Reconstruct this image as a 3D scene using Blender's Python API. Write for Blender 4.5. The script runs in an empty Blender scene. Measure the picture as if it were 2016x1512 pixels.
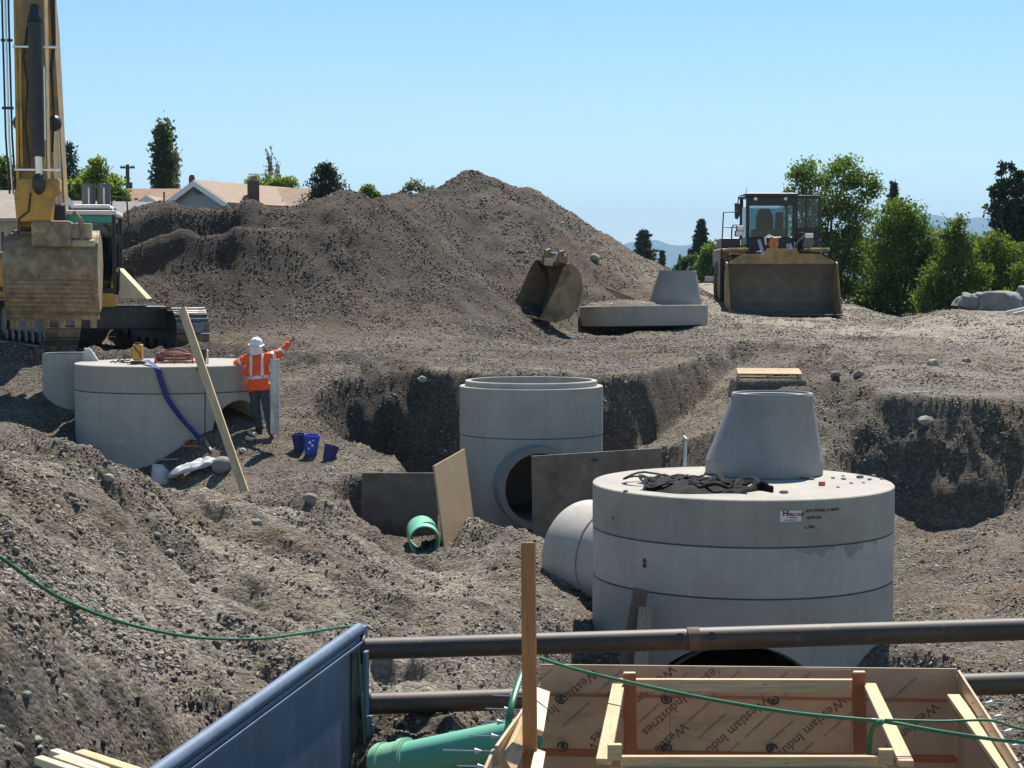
import bpy, bmesh, math, random
import numpy as np
from mathutils import Vector, Matrix, Euler

R = math.radians
SC = bpy.context.scene
COL = SC.collection
rnd = random.Random(7)
rng = np.random.default_rng(11)

# ---------------------------------------------------------------- camera
# the lens stands at the world origin; z is measured from eye level
FPX, CX, CY, HOR = 3450.0, 1008.0, 756.0, 556.0
PITCH = math.atan((CY - HOR) / FPX)
cam_d = bpy.data.cameras.new('camera')
cam_d.sensor_width = 36.0
cam_d.lens = FPX / 2016.0 * 36.0
cam_d.clip_start = 0.1
cam_d.clip_end = 60000
cam = bpy.data.objects.new('camera', cam_d)
cam.rotation_euler = (math.pi / 2 - PITCH, 0, 0)
COL.objects.link(cam)
SC.camera = cam

# ---------------------------------------------------------------- sky, sun, exposure
SUN_AZ, SUN_EL = 15.0, 56.0          # degrees right of the view direction, above the horizon
world = bpy.data.worlds.new('World')
SC.world = world
world.use_nodes = True
wn = world.node_tree
wn.nodes.clear()
wo = wn.nodes.new('ShaderNodeOutputWorld')
wb = wn.nodes.new('ShaderNodeBackground')
ws = wn.nodes.new('ShaderNodeTexSky')
ws.sky_type = 'NISHITA'
ws.sun_disc = False
ws.sun_elevation = R(SUN_EL)
ws.sun_rotation = R(SUN_AZ)
ws.altitude = 650
ws.air_density = 1.0
ws.dust_density = 0.05
ws.ozone_density = 1.2
wb.inputs['Strength'].default_value = 0.074
wh = wn.nodes.new('ShaderNodeHueSaturation')      # the photograph's richer colour
wh.inputs['Saturation'].default_value = 1.2
wh.inputs['Hue'].default_value = 0.492
wn.links.new(ws.outputs[0], wh.inputs['Color'])
wn.links.new(wh.outputs[0], wb.inputs['Color'])
wn.links.new(wb.outputs[0], wo.inputs['Surface'])
sun_dir = Vector((math.sin(R(SUN_AZ)) * math.cos(R(SUN_EL)), math.cos(R(SUN_AZ)) * math.cos(R(SUN_EL)), math.sin(R(SUN_EL))))
sun_d = bpy.data.lights.new('sun', 'SUN')
sun_d.energy = 5.0
sun_d.angle = R(0.53)
sun_d.color = (1.0, 0.95, 0.88)
sun = bpy.data.objects.new('sun', sun_d)
sun.rotation_euler = sun_dir.to_track_quat('Z', 'Y').to_euler()
sun.location = (10, 20, 40)
COL.objects.link(sun)
SC.view_settings.view_transform = 'Standard'
SC.view_settings.look = 'None'
SC.view_settings.exposure = 0.84
SC.view_settings.gamma = 1.0
SC.view_settings.use_curve_mapping = False
SC.cycles.max_bounces = 6
SC.cycles.diffuse_bounces = 3
SC.cycles.glossy_bounces = 3
SC.cycles.transmission_bounces = 4
SC.cycles.transparent_max_bounces = 12
SC.cycles.volume_bounces = 0

def at(u, v, Y):
    """world point at depth Y that the photograph shows at pixel (u, v)"""
    b = (u - CX) / FPX
    a = -(v - CY) / FPX
    y = math.cos(PITCH) + a * math.sin(PITCH)
    z = -math.sin(PITCH) + a * math.cos(PITCH)
    k = Y / y
    return Vector((b * k, Y, z * k))

# ---------------------------------------------------------------- tagging
def tag(o, label=None, cat=None, group=None, kind=None):
    if label: o['label'] = label
    if cat: o['category'] = cat
    if group: o['group'] = group
    if kind: o['kind'] = kind
    return o

def empty(name, loc=(0, 0, 0), rot=(0, 0, 0)):
    o = bpy.data.objects.new(name, None)
    o.location = loc
    o.rotation_euler = rot
    o.empty_display_size = 0.2
    COL.objects.link(o)
    return o

def thing(name, label, cat, loc=(0, 0, 0), rot=(0, 0, 0), group=None):
    return tag(empty(name, loc, rot), label, cat, group)

def copy_tree(o, parent=None):
    c = o.copy()
    COL.objects.link(c)
    if parent is not None:
        c.parent = parent
    for ch in [x for x in bpy.data.objects if x.parent == o]:
        copy_tree(ch, c)
    return c

def world_parent(o, p):
    """child built in world coordinates under an unrotated empty"""
    o.parent = p
    q = p
    m = Matrix.Identity(4)
    chain = []
    while q is not None:
        chain.append(q)
        q = q.parent
    for q in reversed(chain):
        m = m @ q.matrix_parent_inverse @ q.matrix_basis
    o.matrix_parent_inverse = m.inverted()
    return o

# ---------------------------------------------------------------- mesh builder
def frame_from(d):
    d = Vector(d).normalized()
    a = Vector((0, 0, 1)) if abs(d.z) < 0.9 else Vector((1, 0, 0))
    x = a.cross(d).normalized()
    y = d.cross(x)
    return x, y, d

_ico = {}
def ico_data(sub):
    if sub not in _ico:
        bm = bmesh.new()
        bmesh.ops.create_icosphere(bm, subdivisions=sub, radius=1)
        bm.verts.ensure_lookup_table()
        _ico[sub] = ([v.co.copy() for v in bm.verts], [[v.index for v in f.verts] for f in bm.faces])
        bm.free()
    return _ico[sub]

class MB:
    def __init__(self):
        self.v = []
        self.f = []
    def add(self, vs, fs):
        n = len(self.v)
        self.v.extend([tuple(p) for p in vs])
        self.f.extend([tuple(i + n for i in q) for q in fs])
        return self
    def box(self, c, s, rot=None):
        m = Matrix.Translation(Vector(c))
        if rot is not None:
            m = m @ (rot.to_4x4() if isinstance(rot, Matrix) else Euler(rot).to_matrix().to_4x4())
        hx, hy, hz = s[0] / 2, s[1] / 2, s[2] / 2
        vs = [m @ Vector((x * hx, y * hy, z * hz)) for z in (-1, 1) for y in (-1, 1) for x in (-1, 1)]
        return self.add(vs, [(0, 2, 3, 1), (4, 5, 7, 6), (0, 1, 5, 4), (2, 6, 7, 3), (0, 4, 6, 2), (1, 3, 7, 5)])
    def cyl(self, p0, p1, r0, r1=None, n=16, caps=True):
        if r1 is None: r1 = r0
        p0 = Vector(p0); p1 = Vector(p1)
        x, y, d = frame_from(p1 - p0)
        vs = []
        for p, r in ((p0, r0), (p1, r1)):
            for i in range(n):
                a = 2 * math.pi * i / n
                vs.append(p + (x * math.cos(a) + y * math.sin(a)) * r)
        fs = [(i, (i + 1) % n, n + (i + 1) % n, n + i) for i in range(n)]
        if caps:
            fs.append(tuple(range(n - 1, -1, -1)))
            fs.append(tuple(range(n, 2 * n)))
        return self.add(vs, fs)
    def pipe(self, p0, p1, ro, ri, n=32):
        p0 = Vector(p0); p1 = Vector(p1)
        x, y, d = frame_from(p1 - p0)
        vs = []
        for p, r in ((p0, ro), (p1, ro), (p1, ri), (p0, ri)):
            for i in range(n):
                a = 2 * math.pi * i / n
                vs.append(p + (x * math.cos(a) + y * math.sin(a)) * r)
        fs = []
        for k in range(4):
            for i in range(n):
                fs.append((k * n + i, k * n + (i + 1) % n, ((k + 1) % 4) * n + (i + 1) % n, ((k + 1) % 4) * n + i))
        return self.add(vs, fs)
    def tube(self, pts, r, n=8, caps=True, ry=None):
        pts = [Vector(p) for p in pts]
        rs = r if isinstance(r, (list, tuple)) else [r] * len(pts)
        x, y, d = frame_from(pts[1] - pts[0])
        vs = []
        for k, p in enumerate(pts):
            t = (pts[min(k + 1, len(pts) - 1)] - pts[max(k - 1, 0)])
            if t.length < 1e-9: t = d
            t = t.normalized()
            x = (x - t * x.dot(t)).normalized()
            y = t.cross(x)
            for i in range(n):
                a = 2 * math.pi * i / n
                vs.append(p + x * math.cos(a) * rs[k] + y * math.sin(a) * (rs[k] if ry is None else ry))
        fs = []
        for k in range(len(pts) - 1):
            for i in range(n):
                fs.append((k * n + i, k * n + (i + 1) % n, (k + 1) * n + (i + 1) % n, (k + 1) * n + i))
        if caps:
            fs.append(tuple(range(n - 1, -1, -1)))
            fs.append(tuple(range((len(pts) - 1) * n, len(pts) * n)))
        return self.add(vs, fs)
    def lathe(self, prof, n=48, c=(0, 0, 0), cap0=False, cap1=False, off=None):
        """profile [(r,z)] or [(r,z,dx)] turned about a vertical axis"""
        c = Vector(c)
        vs = []
        for p in prof:
            dx = p[2] if len(p) > 2 else 0.0
            for i in range(n):
                a = 2 * math.pi * i / n
                vs.append(c + Vector((p[0] * math.cos(a) + dx, p[0] * math.sin(a), p[1])))
        fs = []
        m = len(prof)
        for k in range(m - 1):
            for i in range(n):
                fs.append((k * n + i, k * n + (i + 1) % n, (k + 1) * n + (i + 1) % n, (k + 1) * n + i))
        if cap0: fs.append(tuple(range(n - 1, -1, -1)))
        if cap1: fs.append(tuple(range((m - 1) * n, m * n)))
        return self.add(vs, fs)
    def prism(self, poly, d, o=(0, 0, 0), ax=(1, 0, 0), ay=(0, 0, 1)):
        """polygon in the plane (ax, ay) at o, extruded by the vector d"""
        o = Vector(o); ax = Vector(ax); ay = Vector(ay); d = Vector(d)
        n = len(poly)
        a = [o + ax * p[0] + ay * p[1] for p in poly]
        vs = a + [p + d for p in a]
        fs = [tuple(range(n)), tuple(range(2 * n - 1, n - 1, -1))]
        fs += [(i, n + i, n + (i + 1) % n, (i + 1) % n) for i in range(n)]
        return self.add(vs, fs)
    def hexa(self, c4, d):
        """a sheet given by four corners, thickened by the vector d"""
        d = Vector(d)
        a = [Vector(p) for p in c4]
        vs = a + [p + d for p in a]
        return self.add(vs, [(0, 1, 2, 3), (7, 6, 5, 4), (0, 4, 5, 1), (1, 5, 6, 2), (2, 6, 7, 3), (3, 7, 4, 0)])
    def ico(self, c, s, sub=2, jit=0.0, rot=None, seed=0):
        vs, fs = ico_data(sub)
        c = Vector(c)
        q = Euler(rot).to_matrix() if rot is not None else Matrix.Identity(3)
        rr = random.Random(seed)
        s = s if isinstance(s, (list, tuple, Vector)) else (s, s, s)
        out = []
        for v in vs:
            k = 1 + rr.uniform(-jit, jit)
            out.append(c + q @ Vector((v.x * s[0] * k, v.y * s[1] * k, v.z * s[2] * k)))
        return self.add(out, fs)
    def capsule(self, p0, p1, r0, r1=None, n=14):
        if r1 is None: r1 = r0
        p0 = Vector(p0); p1 = Vector(p1)
        d = (p1 - p0).normalized()
        pts, rs = [], []
        for k in range(5):
            a = math.pi / 2 * k / 4
            pts.append(p0 - d * r0 * math.cos(a)); rs.append(max(r0 * math.sin(a), 0.0004))
        for k in range(5):
            a = math.pi / 2 * k / 4
            pts.append(p1 + d * r1 * math.sin(a)); rs.append(max(r1 * math.cos(a), 0.0004))
        return self.tube(pts, rs, n)
    def build(self, name, mat, parent=None, smooth=None, bevel=0.0, world=False, segs=2, fix=True):
        me = bpy.data.meshes.new(name)
        me.from_pydata(self.v, [], self.f)
        if fix:
            bm = bmesh.new()
            bm.from_mesh(me)
            bmesh.ops.recalc_face_normals(bm, faces=bm.faces)
            bm.to_mesh(me)
            bm.free()
        me.materials.append(mat)
        if smooth is not None:
            me.polygons.foreach_set('use_smooth', [True] * len(me.polygons))
            me.set_sharp_from_angle(angle=R(smooth))
        me.update()
        o = bpy.data.objects.new(name, me)
        COL.objects.link(o)
        if parent is not None:
            if world: world_parent(o, parent)
            else: o.parent = parent
        if bevel > 0:
            b = o.modifiers.new('bevel', 'BEVEL')
            b.width = bevel
            b.segments = segs
            b.limit_method = 'ANGLE'
            b.angle_limit = R(35)
            b.harden_normals = False
        return o

def np_mesh(name, verts, faces_flat, nper, mat, parent=None, smooth=False):
    """mesh from numpy arrays, all faces with nper corners"""
    me = bpy.data.meshes.new(name)
    nv = len(verts)
    nf = len(faces_flat) // nper
    me.vertices.add(nv)
    me.vertices.foreach_set('co', np.asarray(verts, dtype=np.float32).ravel())
    me.loops.add(nf * nper)
    me.loops.foreach_set('vertex_index', np.asarray(faces_flat, dtype=np.int32))
    me.polygons.add(nf)
    me.polygons.foreach_set('loop_start', np.arange(0, nf * nper, nper, dtype=np.int32))
    me.polygons.foreach_set('loop_total', np.full(nf, nper, dtype=np.int32))
    if smooth:
        me.polygons.foreach_set('use_smooth', np.ones(nf, dtype=bool))
    me.materials.append(mat)
    me.update(calc_edges=True)
    me.validate()
    o = bpy.data.objects.new(name, me)
    COL.objects.link(o)
    if parent is not None: o.parent = parent
    return o

def board(name, p0, p1, w, t, mat, parent=None, up=(0, 0, 1), bevel=0.003, world=True):
    """timber from p0 to p1 (along local x), w wide across, t thick along up"""
    p0 = Vector(p0); p1 = Vector(p1)
    L = (p1 - p0).length
    x = (p1 - p0).normalized()
    up = Vector(up)
    y = up.cross(x).normalized()
    z = x.cross(y)
    m = MB().box((0, 0, 0), (L, w, t))
    o = m.build(name, mat, None, bevel=bevel, segs=1)
    mw = Matrix((x, y, z)).transposed().to_4x4()
    mw.translation = (p0 + p1) / 2
    o.matrix_basis = mw
    if parent is not None:
        if world: world_parent(o, parent)
        else: o.parent = parent
    return o

def boolean_cut(o, cutters):
    """subtract cutter objects from o and bake the result"""
    for c in cutters:
        b = o.modifiers.new('cut', 'BOOLEAN')
        b.operation = 'DIFFERENCE'
        b.object = c
        b.solver = 'EXACT'
    dg = bpy.context.evaluated_depsgraph_get()
    me = bpy.data.meshes.new_from_object(o.evaluated_get(dg))
    o.modifiers.clear()
    o.data = me
    for c in cutters:
        bpy.data.objects.remove(c)
    return o

def bake_mods(o):
    dg = bpy.context.evaluated_depsgraph_get()
    me = bpy.data.meshes.new_from_object(o.evaluated_get(dg))
    o.modifiers.clear()
    o.data = me
    return o

def text_mesh(name, s, size, mat, parent, matrix, bold=0.0, align='LEFT'):
    cu = bpy.data.curves.new(name, 'FONT')
    cu.body = s
    cu.size = size
    cu.offset = bold
    cu.align_x = align
    cu.resolution_u = 2
    t = bpy.data.objects.new(name, cu)
    COL.objects.link(t)
    dg = bpy.context.evaluated_depsgraph_get()
    me = bpy.data.meshes.new_from_object(t.evaluated_get(dg))
    bpy.data.objects.remove(t)
    me.materials.clear()
    me.materials.append(mat)
    o = bpy.data.objects.new(name, me)
    COL.objects.link(o)
    o.matrix_basis = matrix
    if parent is not None: world_parent(o, parent)
    return o

# ---------------------------------------------------------------- materials
class NT:
    def __init__(self, name):
        self.m = bpy.data.materials.new(name)
        self.m.use_nodes = True
        self.t = self.m.node_tree
        self.t.nodes.clear()
        self.out = self.n('ShaderNodeOutputMaterial')
        self.b = self.n('ShaderNodeBsdfPrincipled')
        self.l(self.b.outputs[0], self.out.inputs['Surface'])
    def n(self, k, **kw):
        x = self.t.nodes.new(k)
        for a, b in kw.items():
            setattr(x, a, b)
        return x
    def l(self, a, b):
        self.t.links.new(a, b)
    def coord(self, kind='Object', scale=(1, 1, 1)):
        c = self.n('ShaderNodeTexCoord')
        mp = self.n('ShaderNodeMapping')
        mp.inputs['Scale'].default_value = scale
        self.l(c.outputs[kind], mp.inputs['Vector'])
        return mp.outputs[0]
    def noise(self, vec, scale, detail=4, rough=0.55, dist=0.0):
        x = self.n('ShaderNodeTexNoise')
        x.inputs['Scale'].default_value = scale
        x.inputs['Detail'].default_value = detail
        x.inputs['Roughness'].default_value = rough
        x.inputs['Distortion'].default_value = dist
        if vec is not None: self.l(vec, x.inputs['Vector'])
        return x.outputs[0]
    def ramp(self, fac, stops):
        x = self.n('ShaderNodeValToRGB')
        e = x.color_ramp.elements
        while len(e) > 1: e.remove(e[-1])
        e[0].position = stops[0][0]
        e[0].color = c4(stops[0][1])
        for p, c in stops[1:]:
            k = e.new(p)
            k.color = c4(c)
        self.l(fac, x.inputs[0])
        return x.outputs[0]
    def mix(self, fac, a, b, mode='MIX'):
        x = self.n('ShaderNodeMix', data_type='RGBA', blend_type=mode)
        for s, i in ((fac, 0), (a, 6), (b, 7)):
            if isinstance(s, (int, float)): x.inputs[i].default_value = s
            elif isinstance(s, (tuple, list)): x.inputs[i].default_value = c4(s)
            else: self.l(s, x.inputs[i])
        return x.outputs[2]
    def math(self, op, a, b=0.0):
        x = self.n('ShaderNodeMath', operation=op)
        for s, i in ((a, 0), (b, 1)):
            if isinstance(s, (int, float)): x.inputs[i].default_value = s
            else: self.l(s, x.inputs[i])
        return x.outputs[0]
    def bump(self, h, strength, dist=0.02):
        x = self.n('ShaderNodeBump')
        x.inputs['Strength'].default_value = strength
        x.inputs['Distance'].default_value = dist
        self.l(h, x.inputs['Height'])
        self.l(x.outputs[0], self.b.inputs['Normal'])
    def set(self, **kw):
        for k, v in kw.items():
            k = k.replace('_', ' ')
            if isinstance(v, (int, float)): self.b.inputs[k].default_value = v
            elif isinstance(v, (tuple, list)): self.b.inputs[k].default_value = c4(v)
            else: self.l(v, self.b.inputs[k])

def c4(c):
    c = tuple(c)
    return c if len(c) == 4 else c + (1.0,)

def sc(c, k):
    return tuple(min(1.0, x * k) for x in c[:3])

def mat_simple(name, col, rough=0.6, metal=0.0, var=0.2, scale=4.0, bump=0.0, bscale=40.0, dirt=None, dirt_amt=0.5, dscale=2.5, kind='Object', streak=None):
    t = NT(name)
    v = t.coord(kind)
    n1 = t.noise(v, scale, 5, 0.6)
    c = t.ramp(n1, [(0.3, sc(col, 1 - var)), (0.7, sc(col, 1 + var))])
    if dirt is not None:
        sv = t.coord(kind, streak) if streak else v
        n2 = t.noise(sv, dscale, 6, 0.65, 0.3)
        f = t.ramp(n2, [(0.62 - dirt_amt * 0.25, (0, 0, 0)), (0.78 - dirt_amt * 0.15, (1, 1, 1))])
        c = t.mix(f, c, dirt)
        rr = t.mix(f, (rough,) * 3, (0.85,) * 3)
        t.set(Base_Color=c, Roughness=rr, Metallic=metal)
    else:
        t.set(Base_Color=c, Roughness=rough, Metallic=metal)
    if bump > 0:
        t.bump(t.noise(v, bscale, 4, 0.6), bump, 0.01)
    return t.m

def mat_concrete(name, col, stain=0.35, bump=0.25):
    t = NT(name)
    v = t.coord('Object')
    a = t.noise(v, 1.3, 6, 0.6, 0.4)
    c = t.ramp(a, [(0.28, sc(col, 0.78)), (0.5, col), (0.75, sc(col, 1.16))])
    # form-work streaks run down the wall
    s = t.noise(t.coord('Object', (5.0, 5.0, 0.35)), 1.6, 5, 0.6)
    c = t.mix(t.ramp(s, [(0.45, (0, 0, 0)), (0.75, (stain,) * 3)]), c, sc(col, 0.62))
    # lifts laid in bands, pale bloom and small dark blow-holes
    l = t.noise(t.coord('Object', (0.25, 0.25, 7.0)), 1.2, 3, 0.5)
    c = t.mix(t.ramp(l, [(0.5, (0, 0, 0)), (0.7, (0.22,) * 3)]), c, sc(col, 1.25))
    p = t.noise(v, 26, 2, 0.5)
    c = t.mix(t.ramp(p, [(0.68, (0, 0, 0)), (0.73, (0.75,) * 3)]), c, sc(col, 0.45))
    sp_ = t.noise(v, 2.1, 7, 0.75, 0.8)
    c = t.mix(t.ramp(sp_, [(0.57, (0, 0, 0)), (0.68, (0.4,) * 3)]), c, (0.27, 0.225, 0.175))
    ef = t.noise(t.coord('Object', (1.4, 1.4, 0.8)), 2.4, 7, 0.7, 0.5)
    c = t.mix(t.ramp(ef, [(0.60, (0, 0, 0)), (0.70, (0.35,) * 3)]), c, sc(col, 1.35))
    g = t.noise(v, 120, 3, 0.7)
    c = t.mix(0.22, c, t.ramp(g, [(0.3, sc(col, 0.5)), (0.7, sc(col, 1.4))]))
    t.set(Base_Color=c, Roughness=0.86)
    t.b.inputs['Specular IOR Level'].default_value = 0.25
    h = t.math('ADD', t.noise(v, 60, 4, 0.65), t.math('MULTIPLY', t.noise(v, 5, 3, 0.5), 1.2))
    t.bump(h, bump, 0.012)
    return t.m

def mat_wood(name, col, grain=0.35, rough=0.7, knots=True):
    t = NT(name)
    v = t.coord('Object', (1.2, 22.0, 22.0))
    a = t.noise(v, 2.2, 6, 0.6, 1.2)
    c = t.ramp(a, [(0.30, sc(col, 1 - grain)), (0.52, col), (0.74, sc(col, 1 + grain * 0.6))])
    b = t.noise(t.coord('Object'), 2.3, 3, 0.5)
    c = t.mix(t.ramp(b, [(0.42, (0, 0, 0)), (0.72, (0.45,) * 3)]), c, sc(col, 0.72))
    if knots:
        k = t.noise(t.coord('Object', (3.0, 9.0, 9.0)), 2.4, 1, 0.4)
        c = t.mix(t.ramp(k, [(0.74, (0, 0, 0)), (0.80, (0.8,) * 3)]), c, sc(col, 0.32))
    oi = t.n('ShaderNodeObjectInfo')
    tone = t.math('ADD', t.math('MULTIPLY', oi.outputs['Random'], 0.3), 0.85)
    hs = t.n('ShaderNodeHueSaturation')
    t.l(tone, hs.inputs['Value'])
    t.l(c, hs.inputs['Color'])
    t.set(Base_Color=hs.outputs[0], Roughness=rough)
    t.b.inputs['Specular IOR Level'].default_value = 0.25
    t.bump(t.noise(v, 6, 5, 0.6), 0.25, 0.004)
    return t.m
# ---------------------------------------------------------------- the materials in use
MT = {}
MT['concrete'] = mat_concrete('concrete_grey', (0.385, 0.36, 0.32))
MT['concrete_slab'] = mat_concrete('concrete_slab', (0.355, 0.328, 0.285), 0.4)
MT['concrete_pale'] = mat_concrete('concrete_pale', (0.45, 0.42, 0.375), 0.35)
MT['concrete_cone'] = mat_concrete('concrete_cone', (0.27, 0.265, 0.255), 0.25)
MT['concrete_dark'] = mat_concrete('concrete_damp', (0.24, 0.235, 0.22), 0.3)
MT['concrete_damp'] = mat_concrete('concrete_damp_patch', (0.33, 0.315, 0.29), 0.2)
MT['mortar'] = mat_simple('mortar_joint', (0.07, 0.068, 0.063), 0.95)
MT['black_in'] = mat_simple('pipe_dark', (0.05, 0.05, 0.048), 0.9)
MT['yellow'] = mat_simple('machine_yellow', (0.55, 0.29, 0.035), 0.42, 0, 0.12, 3, 0.05, 30, dirt=(0.20, 0.15, 0.09), dirt_amt=0.55, dscale=2.2)
MT['yellow_dull'] = mat_simple('machine_yellow_dusty', (0.36, 0.23, 0.075), 0.62, 0, 0.2, 4, 0.12, 30, dirt=(0.17, 0.13, 0.09), dirt_amt=0.8, dscale=3)
MT['steel_worn'] = mat_simple('worn_steel', (0.30, 0.225, 0.14), 0.55, 0.2, 0.35, 6, 0.25, 35, dirt=(0.16, 0.12, 0.085), dirt_amt=0.8, dscale=4)
MT['steel_dark'] = mat_simple('dark_steel', (0.055, 0.055, 0.058), 0.5, 0.5, 0.25, 6, 0.1, 40, dirt=(0.11, 0.09, 0.07), dirt_amt=0.5)
MT['steel_bright'] = mat_simple('polished_steel', (0.62, 0.61, 0.58), 0.28, 0.95, 0.08, 10)
MT['track'] = mat_simple('track_steel', (0.20, 0.19, 0.18), 0.38, 0.7, 0.35, 8, 0.2, 50, dirt=(0.10, 0.085, 0.07), dirt_amt=0.6)
MT['black'] = mat_simple('black_paint', (0.022, 0.022, 0.024), 0.45, 0, 0.2)
MT['rubber'] = mat_simple('tyre_rubber', (0.035, 0.034, 0.033), 0.85, 0, 0.25, 8, 0.2, 40, dirt=(0.15, 0.125, 0.10), dirt_amt=0.7)
MT['white'] = mat_simple('white_paint', (0.74, 0.74, 0.72), 0.5, 0, 0.06, 6, 0, 40, dirt=(0.4, 0.37, 0.32), dirt_amt=0.3)
MT['grey_plastic'] = mat_simple('grey_plastic', (0.12, 0.125, 0.13), 0.6, 0, 0.15)
MT['seat'] = mat_simple('seat_fabric', (0.035, 0.04, 0.05), 0.85)
MT['green_cab'] = mat_simple('cab_tint_strip', (0.03, 0.32, 0.27), 0.35, 0, 0.05)
MT['red'] = mat_simple('red_paint', (0.42, 0.05, 0.03), 0.6, 0, 0.15)
MT['amber'] = mat_simple('rust_orange', (0.45, 0.17, 0.05), 0.6, 0.1, 0.25, 8)
MT['lens'] = mat_simple('lamp_lens', (0.75, 0.75, 0.72), 0.15)
MT['rust'] = mat_simple('rusty_steel', (0.17, 0.115, 0.08), 0.75, 0.3, 0.35, 3, 0.3, 30, dirt=(0.10, 0.075, 0.055), dirt_amt=0.9, dscale=2)
MT['plate'] = mat_simple('steel_plate', (0.20, 0.17, 0.14), 0.6, 0.4, 0.3, 2, 0.15, 40, dirt=(0.15, 0.11, 0.08), dirt_amt=0.9, dscale=2)
MT['hose_green'] = mat_simple('green_hose', (0.02, 0.14, 0.06), 0.4, 0, 0.12, 10)
MT['green_pvc'] = mat_simple('green_sewer_pipe', (0.16, 0.47, 0.31), 0.4, 0, 0.06, 3, 0, 40, dirt=(0.30, 0.30, 0.24), dirt_amt=0.25)
MT['green_coupling'] = mat_simple('green_coupling', (0.27, 0.55, 0.35), 0.3, 0, 0.05)
MT['blue_plastic'] = mat_simple('blue_bucket', (0.02, 0.075, 0.50), 0.4, 0, 0.1, 6, 0, 40, dirt=(0.2, 0.2, 0.25), dirt_amt=0.2)
MT['navy_plastic'] = mat_simple('navy_bucket', (0.012, 0.025, 0.13), 0.5, 0, 0.1)
MT['blue_hose'] = mat_simple('blue_layflat', (0.012, 0.022, 0.15), 0.55, 0, 0.15, 12)
MT['sack'] = mat_simple('white_sack', (0.48, 0.48, 0.47), 0.75, 0, 0.15, 8, 0.6, 9, dirt=(0.35, 0.33, 0.3), dirt_amt=0.4)
MT['tarp'] = mat_simple('black_sling', (0.006, 0.006, 0.007), 0.8, 0, 0.3, 9, 0.3, 18)
MT['tarp'].node_tree.nodes['Principled BSDF'].inputs['Specular IOR Level'].default_value = 0.12
MT['pvc_white'] = mat_simple('pale_pipe', (0.60, 0.58, 0.50), 0.6, 0, 0.12, 5, 0.1, 30, dirt=(0.3, 0.27, 0.22), dirt_amt=0.5)
MT['wood'] = mat_wood('fir_lumber', (0.60, 0.42, 0.235))
MT['wood_pale'] = mat_wood('pale_lumber', (0.66, 0.55, 0.37), 0.22)
MT['wood_orange'] = mat_wood('orange_fir', (0.50, 0.215, 0.085), 0.3)
MT['wood_red'] = mat_wood('reddish_fir', (0.40, 0.13, 0.06), 0.3)
MT['wood_grey'] = mat_wood('weathered_lumber', (0.33, 0.27, 0.20), 0.3)
MT['wood_dark'] = mat_wood('damp_lumber', (0.17, 0.115, 0.085), 0.3)
MT['ink'] = mat_simple('ink', (0.12, 0.07, 0.045), 0.7, 0, 0.45, 14)
MT['ink_faint'] = mat_simple('faint_ink', (0.20, 0.125, 0.08), 0.7)
MT['ink_red'] = mat_simple('red_stencil', (0.13, 0.025, 0.022), 0.8, 0, 0.3, 60)
MT['ink_wine'] = mat_simple('sticker_ink', (0.22, 0.01, 0.02), 0.6)
MT['sticker'] = mat_simple('sticker_white', (0.66, 0.66, 0.67), 0.4, 0, 0.04)
MT['brick_red'] = mat_simple('brick_chip', (0.42, 0.13, 0.07), 0.85)
MT['rock'] = mat_simple('boulder_rock', (0.21, 0.20, 0.185), 0.9, 0, 0.3, 3, 0.6, 9)

def form_ply():
    t = NT('film_faced_plywood')
    v = t.coord('Object')
    base = (0.47, 0.31, 0.195)
    a = t.noise(v, 2.2, 5, 0.6)
    c = t.ramp(a, [(0.3, sc(base, 0.8)), (0.7, sc(base, 1.2))])
    # cement drips and old pour lines
    s = t.noise(t.coord('Object', (11, 11, 0.5)), 1.6, 5, 0.7)
    c = t.mix(t.ramp(s, [(0.60, (0, 0, 0)), (0.74, (0.45,) * 3)]), c, (0.42, 0.30, 0.22))
    l = t.noise(t.coord('Object', (0.7, 0.7, 7)), 1.1, 4, 0.6)
    c = t.mix(t.ramp(l, [(0.58, (0, 0, 0)), (0.66, (0.5,) * 3)]), c, sc(base, 0.6))
    t.set(Base_Color=c, Roughness=0.38)
    t.bump(t.noise(v, 40, 3, 0.6), 0.05, 0.004)
    return t.m
MT['form_ply'] = form_ply()
MT['ply_edge'] = mat_wood('plywood_edge', (0.52, 0.38, 0.24), 0.2, knots=False)
MT['plywood'] = mat_wood('bare_plywood', (0.44, 0.31, 0.19), 0.18, knots=False)

def blue_shield():
    t = NT('trench_shield_blue')
    v = t.coord('Object')
    base = (0.10, 0.15, 0.23)
    a = t.noise(v, 1.6, 6, 0.65)
    c = t.ramp(a, [(0.3, sc(base, 0.7)), (0.6, base), (0.8, sc(base, 1.35))])
    s = t.noise(t.coord('Object', (4, 4, 0.5)), 2.0, 6, 0.7)
    c = t.mix(t.ramp(s, [(0.50, (0, 0, 0)), (0.75, (0.28,) * 3)]), c, (0.25, 0.28, 0.33))
    p = t.noise(v, 16, 5, 0.7)
    c = t.mix(t.ramp(p, [(0.66, (0, 0, 0)), (0.72, (0.8,) * 3)]), c, (0.05, 0.06, 0.09))
    r = t.noise(v, 6, 5, 0.7)
    c = t.mix(t.ramp(r, [(0.70, (0, 0, 0)), (0.78, (0.6,) * 3)]), c, (0.20, 0.12, 0.07))
    t.set(Base_Color=c, Roughness=0.55, Metallic=0.0)
    t.bump(t.noise(v, 25, 4, 0.6), 0.08, 0.006)
    return t.m
MT['shield_blue'] = blue_shield()

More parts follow.
